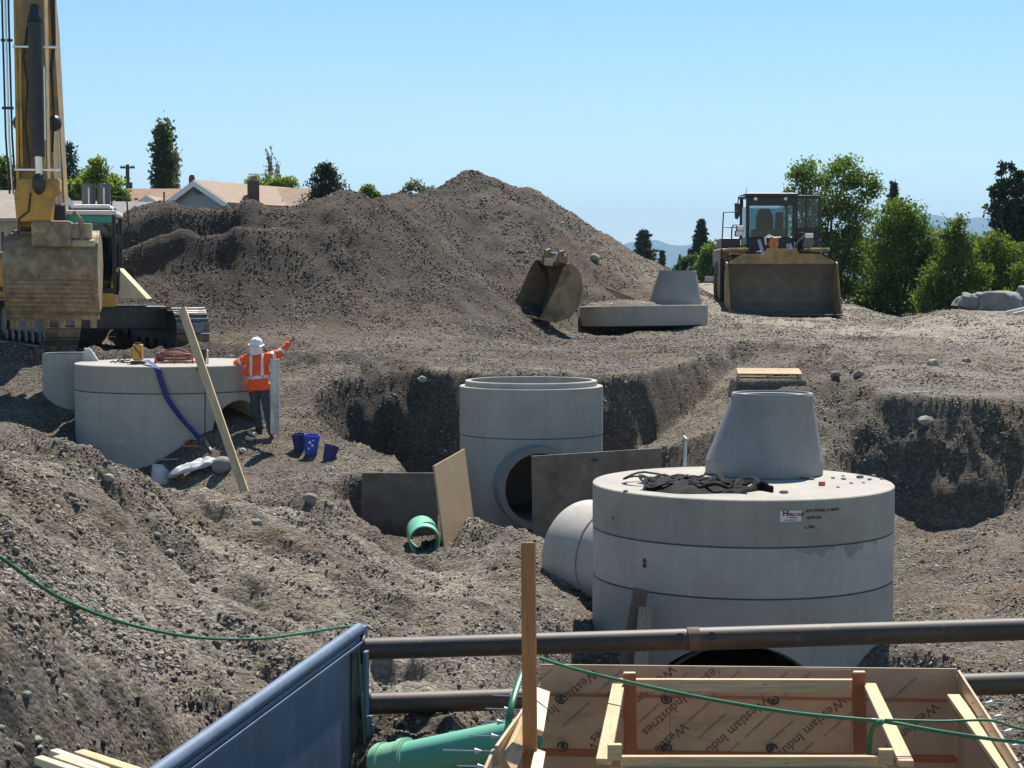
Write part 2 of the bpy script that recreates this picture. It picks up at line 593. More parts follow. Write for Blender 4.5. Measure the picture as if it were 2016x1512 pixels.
def spreader_mat():
    t = NT('spreader_steel')
    v = t.coord('Object')
    a = t.noise(t.coord('Object', (0.5, 3, 3)), 1.3, 5, 0.65)
    c = t.ramp(a, [(0.35, (0.03, 0.028, 0.030)), (0.52, (0.06, 0.048, 0.038)), (0.70, (0.13, 0.08, 0.05))])
    c = t.mix(t.ramp(t.noise(v, 9, 5, 0.7), [(0.6, (0, 0, 0)), (0.75, (0.5,) * 3)]), c, (0.20, 0.17, 0.14))
    t.set(Base_Color=c, Roughness=0.58, Metallic=0.15)
    t.bump(t.noise(v, 45, 4, 0.6), 0.12, 0.005)
    return t.m
MT['spreader'] = spreader_mat()

def glass_mat(name, tint, rough=0.03):
    t = NT(name)
    t.set(Base_Color=tint, Roughness=rough, Transmission_Weight=1.0, IOR=1.02)
    tr = t.n('ShaderNodeBsdfTransparent')
    tr.inputs[0].default_value = c4(tint)
    gl = t.n('ShaderNodeBsdfGlossy')
    gl.inputs['Roughness'].default_value = rough
    mx = t.n('ShaderNodeMixShader')
    fr = t.n('ShaderNodeFresnel')
    fr.inputs[0].default_value = 1.45
    t.l(fr.outputs[0], mx.inputs[0])
    t.l(tr.outputs[0], mx.inputs[1])
    t.l(gl.outputs[0], mx.inputs[2])
    t.l(mx.outputs[0], t.out.inputs['Surface'])
    return t.m
MT['glass'] = glass_mat('cab_glass', (0.46, 0.60, 0.63))
MT['window_glass'] = mat_simple('window_glass', (0.05, 0.06, 0.07), 0.08, 0, 0.1)

def leaf_mat(name, col, trans=0.35, var=0.35):
    t = NT(name)
    oi = t.n('ShaderNodeTexCoord')
    n = t.noise(oi.outputs['Object'], 0.9, 3, 0.6)
    n2 = t.noise(oi.outputs['Object'], 9.0, 2, 0.6)
    c = t.ramp(n, [(0.3, sc(col, 1 - var)), (0.7, sc(col, 1 + var))])
    c = t.mix(0.5, c, t.ramp(n2, [(0.3, sc(col, 0.65)), (0.7, (min(1, col[0] * 1.6), min(1, col[1] * 1.35), col[2] * 1.1))]))
    d = t.n('ShaderNodeBsdfDiffuse')
    t.l(c, d.inputs[0])
    tr = t.n('ShaderNodeBsdfTranslucent')
    t.l(t.mix(1.0, c, (1.25, 1.3, 0.6), 'MULTIPLY'), tr.inputs[0])
    mx = t.n('ShaderNodeMixShader')
    mx.inputs[0].default_value = trans
    t.l(d.outputs[0], mx.inputs[1])
    t.l(tr.outputs[0], mx.inputs[2])
    t.l(mx.outputs[0], t.out.inputs['Surface'])
    return t.m
MT['leaf_locust'] = leaf_mat('leaf_locust', (0.11, 0.168, 0.052), 0.48)
MT['leaf_bright'] = leaf_mat('leaf_bright', (0.15, 0.22, 0.055), 0.5)
MT['leaf_dark'] = leaf_mat('leaf_dark', (0.06, 0.095, 0.04), 0.4)
MT['leaf_poplar'] = leaf_mat('leaf_poplar', (0.075, 0.105, 0.06), 0.4)
MT['leaf_grey'] = leaf_mat('leaf_grey', (0.13, 0.15, 0.12), 0.4)
MT['needle'] = leaf_mat('needle', (0.04, 0.065, 0.042), 0.2)
MT['needle_blue'] = leaf_mat('needle_blue', (0.055, 0.08, 0.065), 0.2)
MT['bark'] = mat_simple('bark', (0.075, 0.058, 0.045), 0.9, 0, 0.3, 8, 0.5, 25)
MT['bark_pale'] = mat_simple('bark_pale', (0.20, 0.18, 0.16), 0.9, 0, 0.3, 8, 0.5, 25)

# soil: damp dug fill mixed with painted shade, grey gravel and dry pale dust, spread by the vertex layer 'soil'
def soil_mat():
    t = NT('gravelly_soil')
    v = t.coord('Object')
    at_ = t.n('ShaderNodeAttribute', attribute_name='soil')
    sep = t.n('ShaderNodeSeparateColor')
    t.l(at_.outputs['Color'], sep.inputs[0])
    dry, brown, damp_shade = sep.outputs[0], sep.outputs[1], sep.outputs[2]
    grey = (0.205, 0.182, 0.150)
    a = t.noise(v, 0.9, 6, 0.65)
    c = t.ramp(a, [(0.3, sc(grey, 0.8)), (0.7, sc(grey, 1.2))])
    c = t.mix(brown, c, t.ramp(t.noise(v, 1.7, 5, 0.6), [(0.3, (0.15, 0.112, 0.078)), (0.7, (0.225, 0.178, 0.13))]))
    st = t.noise(t.coord('Object', (0.22, 0.22, 4.5)), 1.5, 5, 0.6, 0.6)      # beds in the ground
    c = t.mix(t.ramp(st, [(0.40, (0.75,) * 3), (0.5, (0, 0, 0))]), c, (0.15, 0.118, 0.09))
    c = t.mix(t.ramp(st, [(0.56, (0, 0, 0)), (0.66, (0.6,) * 3)]), c, (0.29, 0.245, 0.19))
    c = t.mix(dry, c, t.ramp(t.noise(v, 2.6, 6, 0.65), [(0.3, (0.34, 0.30, 0.25)), (0.7, (0.46, 0.415, 0.35))]))
    c = t.mix(damp_shade, c, t.ramp(t.noise(v, 1.4, 6, 0.65), [(0.3, (0.062, 0.053, 0.045)), (0.7, (0.115, 0.098, 0.083))]))
    # pebbles of mixed colour too small to build
    vo = t.n('ShaderNodeTexVoronoi')
    vo.inputs['Scale'].default_value = 26.0
    t.l(v, vo.inputs['Vector'])
    pc = t.n('ShaderNodeSeparateColor')
    t.l(vo.outputs['Color'], pc.inputs[0])
    tone = t.ramp(pc.outputs[0], [(0.0, (0.55, 0.53, 0.52)), (0.6, (1.0, 0.98, 0.95)), (1.0, (1.55, 1.5, 1.45))])
    c = t.mix(0.8, c, tone, 'MULTIPLY')
    fine = t.noise(v, 55, 5, 0.75)
    c = t.mix(0.7, c, t.ramp(fine, [(0.25, (0.5, 0.49, 0.48)), (0.75, (1.4, 1.39, 1.36))]), 'MULTIPLY')
    t.set(Base_Color=c, Roughness=0.95)
    t.b.inputs['Specular IOR Level'].default_value = 0.15
    h = t.math('ADD', t.math('MULTIPLY', vo.outputs['Distance'], -1.2), t.math('MULTIPLY', fine, 1.2))
    h = t.math('ADD', h, t.math('MULTIPLY', t.noise(v, 9, 5, 0.7), 2.5))
    t.bump(h, 0.9, 0.035)
    return t.m
MT['soil'] = soil_mat()

def stone_mat():
    t = NT('river_stone')
    oi = t.n('ShaderNodeObjectInfo')
    c = t.ramp(oi.outputs['Random'], [(0.0, (0.11, 0.095, 0.08)), (0.3, (0.19, 0.165, 0.135)), (0.55, (0.25, 0.22, 0.18)),
                                      (0.8, (0.29, 0.26, 0.22)), (0.97, (0.33, 0.30, 0.255)), (1.0, (0.44, 0.41, 0.36))])
    n = t.noise(t.coord('Object'), 2.5, 4, 0.6)
    c = t.mix(0.6, c, t.ramp(n, [(0.3, (0.7, 0.69, 0.68)), (0.7, (1.2, 1.19, 1.17))]), 'MULTIPLY')
    t.set(Base_Color=c, Roughness=0.85)
    t.b.inputs['Specular IOR Level'].default_value = 0.3
    t.bump(t.noise(t.coord('Object'), 9, 3, 0.6), 0.15, 0.05)
    return t.m
MT['stone'] = stone_mat()
def clod_mat():
    t = NT('soil_clod')
    oi = t.n('ShaderNodeObjectInfo')
    c = t.ramp(oi.outputs['Random'], [(0.0, (0.085, 0.067, 0.053)), (0.5, (0.145, 0.116, 0.09)), (0.85, (0.21, 0.172, 0.135)), (1.0, (0.27, 0.225, 0.175))])
    t.set(Base_Color=c, Roughness=0.97)
    t.b.inputs['Specular IOR Level'].default_value = 0.1
    t.bump(t.noise(t.coord('Object'), 6, 4, 0.7), 0.5, 0.08)
    return t.m
MT['clod'] = clod_mat()
# ---------------------------------------------------------------- the ground
_perm = rng.permutation(4096)
_ang = rng.uniform(0, 2 * np.pi, 4096)
_gc, _gs = np.cos(_ang), np.sin(_ang)
def pnoise(x, y, seed=0):
    xi = np.floor(x).astype(np.int64); yi = np.floor(y).astype(np.int64)
    xf = x - xi; yf = y - yi
    def g(ix, iy, dx, dy):
        h = _perm[(_perm[(ix + seed * 71) & 4095] + iy + seed * 131) & 4095]
        return _gc[h] * dx + _gs[h] * dy
    u = xf * xf * xf * (xf * (xf * 6 - 15) + 10); w = yf * yf * yf * (yf * (yf * 6 - 15) + 10)
    a = g(xi, yi, xf, yf); b = g(xi + 1, yi, xf - 1, yf)
    c = g(xi, yi + 1, xf, yf - 1); d = g(xi + 1, yi + 1, xf - 1, yf - 1)
    return (a * (1 - u) + b * u) * (1 - w) + (c * (1 - u) + d * u) * w
def fbm(x, y, s, octv=4, seed=0, gain=0.5):
    o = np.zeros_like(x); a = 1.0; f = 1.0 / s
    for k in range(octv):
        o += a * pnoise(x * f + 13.7 * k, y * f - 7.1 * k, seed + k)
        a *= gain; f *= 2.03
    return o

class TPS:
    """smooth sheet through control points, fitted in (bearing, log depth)"""
    def __init__(self, pts):
        P = np.array(pts, float)
        self.q = self.par(P[:, 0], P[:, 1])
        n = len(P)
        K = self.phi(self.q[:, None, :] - self.q[None, :, :]) + np.eye(n) * 2e-4
        A = np.zeros((n + 3, n + 3))
        A[:n, :n] = K
        A[:n, n] = 1; A[:n, n + 1:] = self.q
        A[n, :n] = 1; A[n + 1:, :n] = self.q.T
        self.w = np.linalg.solve(A, np.concatenate([P[:, 2], np.zeros(3)]))
    @staticmethod
    def par(x, y):
        return np.stack([x / y * 2.6, np.log(y)], -1)
    @staticmethod
    def phi(d):
        r2 = (d ** 2).sum(-1)
        return 0.5 * r2 * np.log(r2 + 1e-12)
    def __call__(self, x, y):
        sh = x.shape
        q = self.par(x.ravel(), y.ravel())
        out = np.empty(len(q))
        n = len(self.q)
        for i in range(0, len(q), 40000):
            s = q[i:i + 40000]
            out[i:i + 40000] = self.phi(s[:, None, :] - self.q[None]) @ self.w[:n] + self.w[n] + s @ self.w[n + 1:]
        return out.reshape(sh)

def P3(lst):
    return [tuple(at(*p)) for p in lst]

U_pts = P3([  # heap: crest
    (250, 436, 46), (350, 408, 45.6), (480, 405, 45.6), (600, 404, 45.8), (650, 396, 46), (720, 402, 46.6), (790, 408, 48.5), (840, 400, 51),
    (880, 368, 55), (925, 343, 56), (960, 352, 56), (1010, 372, 56), (1060, 390, 56), (1130, 433, 56), (1200, 484, 56), (1260, 508, 57), (1325, 540, 60),
    # heap: face and foot
    (300, 500, 44.3), (450, 500, 44.2), (620, 490, 44.4), (760, 490, 45.8), (400, 450, 49), (550, 450, 49), (680, 430, 50), (925, 440, 52.5), (925, 540, 48.5), (1060, 500, 51.5), (1150, 525, 53.6),
    (230, 600, 42.8), (400, 615, 42.4), (550, 630, 42), (700, 645, 41.6), (850, 645, 42.5), (960, 632, 45), (1060, 628, 48), (1120, 648, 49), (1160, 658, 49.2), (1260, 655, 49.6), (1390, 628, 51.5), (1150, 648, 50.8), (1260, 646, 51.2), (1370, 628, 51.8),
    # working pad
    (1545, 622, 54), (1440, 600, 60), (1400, 572, 80), (1660, 606, 58), (1700, 608, 62), (1760, 640, 50), (1850, 612, 50), (1950, 616, 50), (2016, 617, 48), (2100, 620, 48),
    (1800, 645, 62), (1920, 645, 62), (1900, 655, 45), (2030, 662, 43), (1700, 690, 39), (1900, 710, 36), (2030, 722, 35), (1500, 676, 40), (1600, 735, 33.5),
    (1620, 765, 31.5), (1800, 775, 30), (2020, 795, 28.5), (1280, 662, 47), (1400, 642, 50), (1150, 667, 46), (1000, 668, 43), (1200, 700, 39), (1350, 690, 39),
    (1200, 748, 33.2), (1000, 738, 34), (850, 738, 33.6), (950, 702, 37), (700, 698, 35), (700, 685, 38), (560, 690, 36.5), (380, 690, 36.6), (100, 680, 37.5), (-100, 680, 37.5), (0, 660, 42),
]) + [(-14, 62, -0.6), (-8, 62, -0.6), (-3, 66, -0.3), (0, 68, -0.6), (4, 66, -1.0), (-20, 52, -1.0), (-14, 46, -1.0), (-40, 110, -0.8), (-20, 110, -0.8), (0, 110, -0.6), (12.2, 110, -0.1), (25, 110, -1.2), (42, 110, -1.8),
      (-25, 80, -1), (-10, 80, -1), (5, 80, -0.9), (25, 80, -1.8), (28, 66, -1.8), (-12, 30, -1.6), (-16, 40, -1.3), (-10, 20, -1.6), (11.5, 24, -2.1), (7.5, 15, -2.4), (4, 8, -2.5), (-4, 8, -2.0), (0, 15, -2.2), (0, 25, -2.0), (20, 36, -1.7), (24, 48, -1.2)]

L_pts = P3([  # the long gravel slope on the left, crest first
    (0, 905, 17.5), (-120, 900, 17), (130, 895, 19), (230, 962, 22), (330, 988, 24.5), (480, 988, 27), (620, 945, 28.4),
    (0, 1095, 13), (0, 1300, 11), (0, 1500, 9.5), (-150, 1300, 10.5), (200, 1100, 15.5), (200, 1300, 12.5), (200, 1500, 10.5), (400, 1100, 18.5), (400, 1300, 14.5),
    (400, 1480, 12), (600, 1050, 22), (600, 1200, 17.5), (800, 1150, 21.5), (800, 1230, 18), (900, 1330, 16), (740, 1470, 13.5), (900, 1460, 13.4), (1000, 1200, 20), (850, 1105, 25),
    (750, 1010, 26), (640, 972, 27), (940, 1065, 26), (1040, 1050, 25.2), (1000, 1330, 16.5), (1100, 1250, 19.5),
    # bench with the worker, and the ramp up to the pad
    (470, 872, 31), (255, 985, 30.4), (190, 990, 30.6), (330, 915, 31.0), (395, 874, 31.2), (330, 990, 29.5), (420, 990, 29.2), (420, 992, 28.0), (350, 1000, 27.0), (520, 854, 32), (600, 900, 31), (750, 885, 31), (830, 897, 30.4), (650, 850, 32), (700, 928, 28.6), (850, 925, 28.6),
    (600, 762, 34), (700, 760, 34), (560, 702, 36.5), (700, 700, 36),
    (50, 805, 33), (40, 872, 30), (-80, 800, 33), (380, 705, 35.9), (100, 700, 35.6), (-100, 700, 35.6),
    # floor of the dig on the right
    (1780, 1050, 28.3), (1900, 1015, 28.8), (2016, 1005, 28.0), (1800, 1100, 27), (1800, 1250, 21), (2000, 1250, 20.5), (2000, 1100, 25.5), (1800, 1320, 19), (2030, 1320, 18.5), (2150, 1150, 22),
    (1390, 905, 29.0), (1300, 878, 33.0), (1345, 872, 31.2), (1385, 802, 35.4), (1440, 742, 37.6), (1500, 696, 39.4), (1470, 802, 32.6), (1545, 748, 33.6), (1250, 905, 30.5), (1560, 900, 29),
]) + [(-5.4, 24.5, -3.3), (-7.6, 28, -3.7), (-8.5, 22, -3.2), (-10, 26, -3.0), (1, 12, -4.7), (3, 12, -4.9), (1, 9, -4.7), (3, 9, -5.0), (5, 12, -4.8), (2, 15.5, -4.6),
      (3.5, 17, -4.9), (5.3, 18, -4.4), (1.5, 25.5, -4.3), (3, 25.5, -4.4), (-2, 7, -3.2), (0, 7, -4.0)]
class Sheet:
    """the fitted sheet tabulated on a coarse grid, read back bilinearly"""
    def __init__(self, pts, nu=260, nv=300):
        self.u0, self.u1, self.v0, self.v1 = -0.46, 0.46, math.log(5.5), math.log(114.0)
        self.nu, self.nv = nu, nv
        u = np.linspace(self.u0, self.u1, nu); v = np.exp(np.linspace(self.v0, self.v1, nv))
        self.t = TPS(pts)(v[:, None] * u[None, :], np.repeat(v[:, None], nu, 1))
    def __call__(self, x, y):
        a = np.clip((x / y - self.u0) / (self.u1 - self.u0) * (self.nu - 1), 0, self.nu - 1.001)
        b = np.clip((np.log(y) - self.v0) / (self.v1 - self.v0) * (self.nv - 1), 0, self.nv - 1.001)
        i = a.astype(int); j = b.astype(int); a = a - i; b = b - j
        t = self.t
        return (t[j, i] * (1 - a) + t[j, i + 1] * a) * (1 - b) + (t[j + 1, i] * (1 - a) + t[j + 1, i + 1] * a) * b
TU, TL = Sheet(U_pts), Sheet(L_pts)

# top edge of the dig (foot of its walls) with the width of the wall at each corner
EDGE = [(-22, 34.6, 1.5), (-11, 35.0, 1.4), (-6, 35.4, 1.2), (-3.2, 35.4, 1.6), (-2.6, 33.6, 0.9), (-1.6, 32.6, 0.55), (1.9, 32.5, 0.55), (2.9, 33.9, 0.35), (3.9, 36.2, 0.35), (4.8, 38.2, 0.4), (5.6, 39.9, 0.4),
        (6.1, 38.6, 1.2), (5.6, 34.6, 1.6), (5.0, 31.6, 1.3), (5.4, 29.8, 1.2), (7.0, 28.4, 1.25), (9.0, 27.5, 1.2), (13, 26, 1.6), (16, 20, 1.5), (12, 4, 1.5)]
POLY = EDGE + [(-30, 4, 1.5)]
PITS = [  # (polygon, floor, wall slope)
    ([(-2.7, 33.1), (-1.5, 32.5), (1.9, 32.5), (3.0, 31.0), (3.2, 28.5), (2.6, 25.5), (0.9, 25.2), (-0.5, 27.2), (-1.2, 28.6), (-1.35, 30.3), (-1.8, 31.6)], -4.25, 1.7),
    ([(-2.35, 27.75), (-1.0, 27.75), (-0.75, 25.6), (-1.35, 25.0), (-1.9, 25.6)], -4.02, 1.5),
    ([(-1.36, 12.85), (-0.6, 12.6), (5.2, 13.4), (5.0, 4), (-3.25, 4)], -5.0, 1.6),
    ([(1.2, 19.6), (4.2, 19.6), (4.6, 14), (0.9, 13.8)], -5.2, 1.2),
]
def poly_sd(x, y, poly):
    """distance outside (+) / inside (-) a polygon, and the wall width interpolated along it"""
    d = np.full(x.shape, 1e9); w = np.ones_like(x)
    inside = np.zeros(x.shape, bool)
    n = len(poly)
    for i in range(n):
        a = poly[i]; b = poly[(i + 1) % n]
        ex, ey = b[0] - a[0], b[1] - a[1]
        t = np.clip(((x - a[0]) * ex + (y - a[1]) * ey) / (ex * ex + ey * ey), 0, 1)
        dd = np.hypot(x - a[0] - t * ex, y - a[1] - t * ey)
        m = dd < d
        d = np.where(m, dd, d)
        if len(a) > 2:
            w = np.where(m, a[2] * (1 - t) + b[2] * t, w)
        c = ((a[1] > y) != (b[1] > y)) & (x < ex * (y - a[1]) / (ey if abs(ey) > 1e-9 else 1e-9) + a[0])
        inside ^= c
    return np.where(inside, -d, d), w

def heap_mask(x, y):
    m = np.clip((y - 41.0 - 0.12 * np.abs(x + 6)) / 3.0, 0, 1) * np.clip((64 - y) / 4, 0, 1)
    return m * np.clip((5.2 - x) / 3.0, 0, 1) * np.clip((x + 17) / 2, 0, 1)

def base_height(x, y):
    U = TU(x, y); L = TL(x, y)
    j = fbm(x, y, 1.1, 4, 3) * 0.28
    sd, w = poly_sd(x, y, POLY)
    k = np.clip((sd + j * np.minimum(w, 1.0)) / w, 0, 1)
    far = np.clip((y - 40) / 3, 0, 1)
    k = np.maximum(k, far)
    L = np.minimum(L, U + 0.6)
    z = L + (U - L) * k
    wall = (k > 0.02) & (k < 0.98)
    cut = np.zeros_like(z)
    for poly, fl, sl in PITS:
        s2, _ = poly_sd(x, y, poly)
        zz = fl + np.maximum(0, s2 + j * 0.55) * sl
        cut = np.maximum(cut, np.clip((z - zz) / 0.2, 0, 1))
        z = np.minimum(z, zz)
    return z, k, wall, cut, w

def height(x, y, detail=True):
    z, k, wall, cut, w = base_height(x, y)
    if not detail:
        return z, k, wall, cut
    hm = heap_mask(x, y)
    rough = 0.45 + 0.55 * np.clip(np.where(wall | (cut > 0), 1.0, 0) + hm + np.clip((30 - y) / 5, 0, 1), 0, 1)
    n = fbm(x, y, 2.2, 3, 20) * 0.22 + fbm(x, y, 0.55, 3, 30) * 0.075 + fbm(x, y, 0.17, 3, 40) * 0.035
    # slumped lumps and hollows on the heap
    lum = np.abs(fbm(x, y, 3.0, 4, 55)) * 0.9 - 0.15
    # rills run down the left slope towards the dig
    ls = np.clip((29 - y) / 3, 0, 1) * np.clip((0.6 - x) / 1.5, 0, 1)
    c, s = math.cos(R(-33)), math.sin(R(-33))
    a, b = x * c + y * s, -x * s + y * c
    ril = fbm(a * 0.18, b, 0.75, 4, 70) * 0.30 + fbm(a * 0.15, b, 0.22, 2, 77) * 0.06
    clod = np.maximum(0, fbm(x, y, 0.9, 3, 81) - 0.28) * 0.5
    z = z + n * rough + lum * hm * 0.4 + (ril - clod) * ls
    # gullies down the cut faces
    g = fbm(x * 1.0, y * 0.35, 0.6, 4, 90) * 0.42 + fbm(x + y * 0.4, y * 0.5, 0.3, 3, 93) * 0.2
    z = z + np.where(wall, g * 4 * k * (1 - k) * np.clip(w / 0.9, 0.4, 0.6), 0)
    # tyre and track marks on the pad
    pad = k * (1 - hm) * np.clip((y - 33) / 2, 0, 1) * np.clip((75 - y) / 10, 0, 1)
    for yy, x0, x1, dep, slope in ((37.6, -4, 6, 0.07, 0.02), (38.9, -4, 7, 0.09, 0.03), (41.2, -3, 9, 0.06, 0.05), (43.6, 3, 14, 0.06, -0.25), (46.2, 4, 15, 0.07, -0.25), (36.0, 6, 14, 0.06, -0.3), (38.6, 7, 16, 0.07, -0.3), (48.6, 5, 16, 0.08, -0.5), (50.4, 5, 16, 0.08, -0.5), (45.0, 6, 15, 0.07, -0.45)):
        q = y - (yy + slope * (x - x0)) - fbm(x, y, 3.0, 2, 95) * 0.3
        mk = np.clip((x - x0) / 1.5, 0, 1) * np.clip((x1 - x) / 1.5, 0, 1)
        z = z - dep * np.exp(-(q / 0.22) ** 2) * mk * pad + dep * 0.6 * np.exp(-((q - 0.45) / 0.25) ** 2) * mk * pad
    # two machine ruts cut into the left shoulder of the heap
    for vv in (44.9, 45.3):
        q = y - vv - fbm(x, y, 2.0, 2, 99) * 0.2
        mk = np.clip((x + 13) / 1.0, 0, 1) * np.clip((-5.6 - x) / 1.5, 0, 1)
        z = z - 0.42 * np.exp(-(q / 0.34) ** 2) * mk + 0.22 * np.exp(-((q + 0.6) / 0.3) ** 2) * mk
    return z, k, wall, cut

NU, NV = 760, 860
tu = np.linspace(-0.44, 0.44, NU)
lv = np.linspace(math.log(6.0), math.log(112.0), NV)
gx = np.exp(lv)[:, None] * tu[None, :]
gy = np.repeat(np.exp(lv)[:, None], NU, 1)
gz, gk, gwall, gcut = height(gx, gy)

def ground_z(x, y):
    z, _, _, _ = height(np.array([float(x)]), np.array([float(y)]))
    return float(z[0])

# soil kinds
hm = heap_mask(gx, gy)
tr1 = np.exp(-((gx - (8.0 + (gy - 54) * 0.10)) / 2.4) ** 2) * np.clip((gy - 50) / 6, 0, 1)
tr2 = np.exp(-((gy - (47.5 - (gx - 9) * 0.55)) / 3.0) ** 2) * np.clip((gx - 7) / 3, 0, 1)
dry = np.clip(1.0 * tr1 + 1.0 * tr2 + 0.3 * np.clip((gx - 4) / 4, 0, 1) * (gy > 30) * gk + fbm(gx, gy, 2.5, 4, 120) * 0.5, 0, 1) * (1 - hm) * np.clip((gy - 29) / 3, 0, 1)
dry = np.maximum(dry, np.clip((28 - gy) / 4, 0, 1) * np.clip((0.8 - gx) / 1.5, 0, 1) * np.clip(0.30 + fbm(gx, gy, 1.7, 4, 126) * 0.9, 0, 0.75))
brown = np.clip(fbm(gx, gy, 2.2, 4, 130) * 1.3 + 0.2 + 0.25 * np.clip((20 - gy) / 6, 0, 1) * (gx < 0) + 0.35 * hm, 0, 0.9)
damp_shade = np.clip(0.95 * hm * np.clip((3.0 - gx) / 7, 0.25, 1) + 0.45 * (gwall | (gcut > 0.5)) + fbm(gx, gy, 1.6, 4, 140) * 0.55 + 0.34 * np.clip((gy - 29) / 3, 0, 1) * np.clip((4 - gx) / 3, 0, 1), 0, 1)  # damp soil; heap and middle ground darkened further to paint their backlit shade

verts = np.stack([gx, gy, gz], -1).reshape(-1, 3)
idx = np.arange(NU * NV).reshape(NV, NU)
quads = np.stack([idx[:-1, :-1], idx[:-1, 1:], idx[1:, 1:], idx[1:, :-1]], -1)      # (NV-1, NU-1, 4)
qh = hm[:-1, :-1] > 0.35
qd = (gk[:-1, :-1] < 0.5) & (gy[:-1, :-1] < 41)
col = np.stack([dry, brown, damp_shade, np.ones_like(dry)], -1).reshape(-1, 4)

def terrain_piece(name, mask):
    q = quads[mask]
    used, inv = np.unique(q.ravel(), return_inverse=True)
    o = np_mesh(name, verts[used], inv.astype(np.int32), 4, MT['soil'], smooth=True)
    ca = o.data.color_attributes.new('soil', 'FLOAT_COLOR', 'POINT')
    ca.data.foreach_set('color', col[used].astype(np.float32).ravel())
    tag(o, kind='structure')
    return o
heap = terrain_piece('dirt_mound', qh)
dig = terrain_piece('excavation', qd & ~qh)
ground = terrain_piece('ground', ~qh & ~qd)

# open country out to the skyline
def far_mat():
    t = NT('dry_grassland')
    v = t.coord('Object')
    a = t.noise(v, 0.03, 6, 0.6)
    t.set(Base_Color=t.ramp(a, [(0.35, (0.10, 0.12, 0.05)), (0.6, (0.22, 0.19, 0.11))]), Roughness=0.95)
    return t.m
MT['far'] = far_mat()
m = MB()
m.add([(-49, 111, -1.4), (49, 111, -1.9), (9000, 13000, -3), (-9000, 13000, -3), (-9000, 111, -2), (9000, 111, -2)], [(0, 1, 2, 3), (0, 3, 4), (1, 5, 2)])
fg = m.build('terrain', MT['far'])
tag(fg, kind='structure')
m = MB()
m.add([(-49.2, 111, -1.42), (-9000, 111, -2.02), (-9000, -300, -2.5), (-2.6, 6, -3.6)], [(0, 1, 2, 3)])
m.add([(49.2, 111, -1.92), (9000, 111, -2.02), (9000, -300, -3.2), (2.6, 6, -4.6)], [(0, 3, 2, 1)])
tag(m.build('field', MT['far']), kind='structure')

# blue hills on the skyline
def ridge(name, u0, u1, prof, Y, depth, seed):
    n = 160
    us = np.linspace(u0, u1, n)
    hv = np.interp(us, [p[0] for p in prof], [p[1] for p in prof])
    rows = 14
    vs, fs = [], []
    for j in range(rows):
        t = j / (rows - 1)
        for i in range(n):
            top = at(us[i], hv[i], Y)
            w = math.sin(math.pi * t)
            y = Y + (t - 0.5) * 2 * depth
            jag = (math.sin(i * 0.9 + j * 1.7 + seed) * 0.3 + math.sin(i * 0.31 + j * 0.8 + seed * 2) * 0.7) * 0.06
            z = -40 + (top.z + 40) * max(0.0, w * (1 + jag * (1 - w) * 4))
            vs.append((top.x * y / Y, y, z))
    for j in range(rows - 1):
        for i in range(n - 1):
            fs.append((j * n + i, j * n + i + 1, (j + 1) * n + i + 1, (j + 1) * n + i))
    m = MB(); m.add(vs, fs)
    o = m.build(name, MT['hill'], smooth=60)
    return tag(o, kind='structure')
MT['hill'] = mat_simple('forested_hill', (0.035, 0.06, 0.03), 0.95, 0, 0.35, 0.004)
ridge('hill', 900, 1760, [(900, 520), (1150, 500), (1214, 486), (1240, 477), (1262, 478), (1292, 472), (1320, 482), (1345, 484), (1370, 480), (1450, 500), (1560, 505), (1700, 500), (1760, 545)], 9000, 1400, 1)
ridge('hill', 1500, 2500, [(1500, 545), (1600, 500), (1700, 470), (1790, 425), (1822, 421), (1850, 425), (1885, 434), (1925, 428), (1960, 431), (2016, 440), (2150, 430), (2400, 480), (2500, 545)], 9600, 1500, 5)
# ---------------------------------------------------------------- precast concrete
def ring_wall(name, c, R0, z0, z1, mat, parent, n=96, cap=True, lip=0.012):
    """one precast section: slightly chamfered solid drum"""
    m = MB()
    m.lathe([(R0 - lip, z0), (R0, z0 + lip), (R0, z1 - lip), (R0 - lip, z1)], n, (c[0], c[1], 0), True, True)
    return m.build(name, mat, parent, smooth=30, world=True)

def joint(c, R0, z, parent, h=0.02):
    m = MB()
    m.lathe([(R0 - 0.012, z - h), (R0 - 0.012, z + h)], 96, (c[0], c[1], 0))
    return m.build('mortar_joint', MT['mortar'], parent, smooth=30, world=True)

# --- the near vault: base, riser, top slab
S1 = Vector((2.85, 21.6, -2.467)); R1 = 1.85
v1 = thing('concrete_vault', 'big round concrete vault in front with a wide flat pale lid', 'vault', (S1.x, S1.y, -6.4))
slab = ring_wall('top_slab', S1, R1, -3.005, -2.467, MT['concrete_slab'], v1)
riser = ring_wall('riser_section', S1, R1 - 0.004, -3.60, -3.017, MT['concrete_pale'], v1)
joint(S1, R1, -3.011, v1, 0.012); joint(S1, R1, -3.606, v1, 0.012)
base1 = ring_wall('base_section', S1, R1 - 0.002, -6.4, -3.612, MT['concrete'], v1)
cut = MB().cyl((2.56, 18.5, -5.26), (2.62, 22.6, -5.26), 1.15, n=72).build('cut', MT['black_in'])
boolean_cut(base1, [cut])
m = MB()
m.lathe([(1.13, 0.0), (1.148, 0.0), (1.148, 0.10), (1.13, 0.10)], 64)
g = m.build('opening_gasket', MT['black'], v1, smooth=30)
g.matrix_basis = Matrix.Translation(Vector((2.573, 19.86, -5.26)) - Vector(v1.location)) @ Euler((R(90), 0, R(0))).to_matrix().to_4x4()
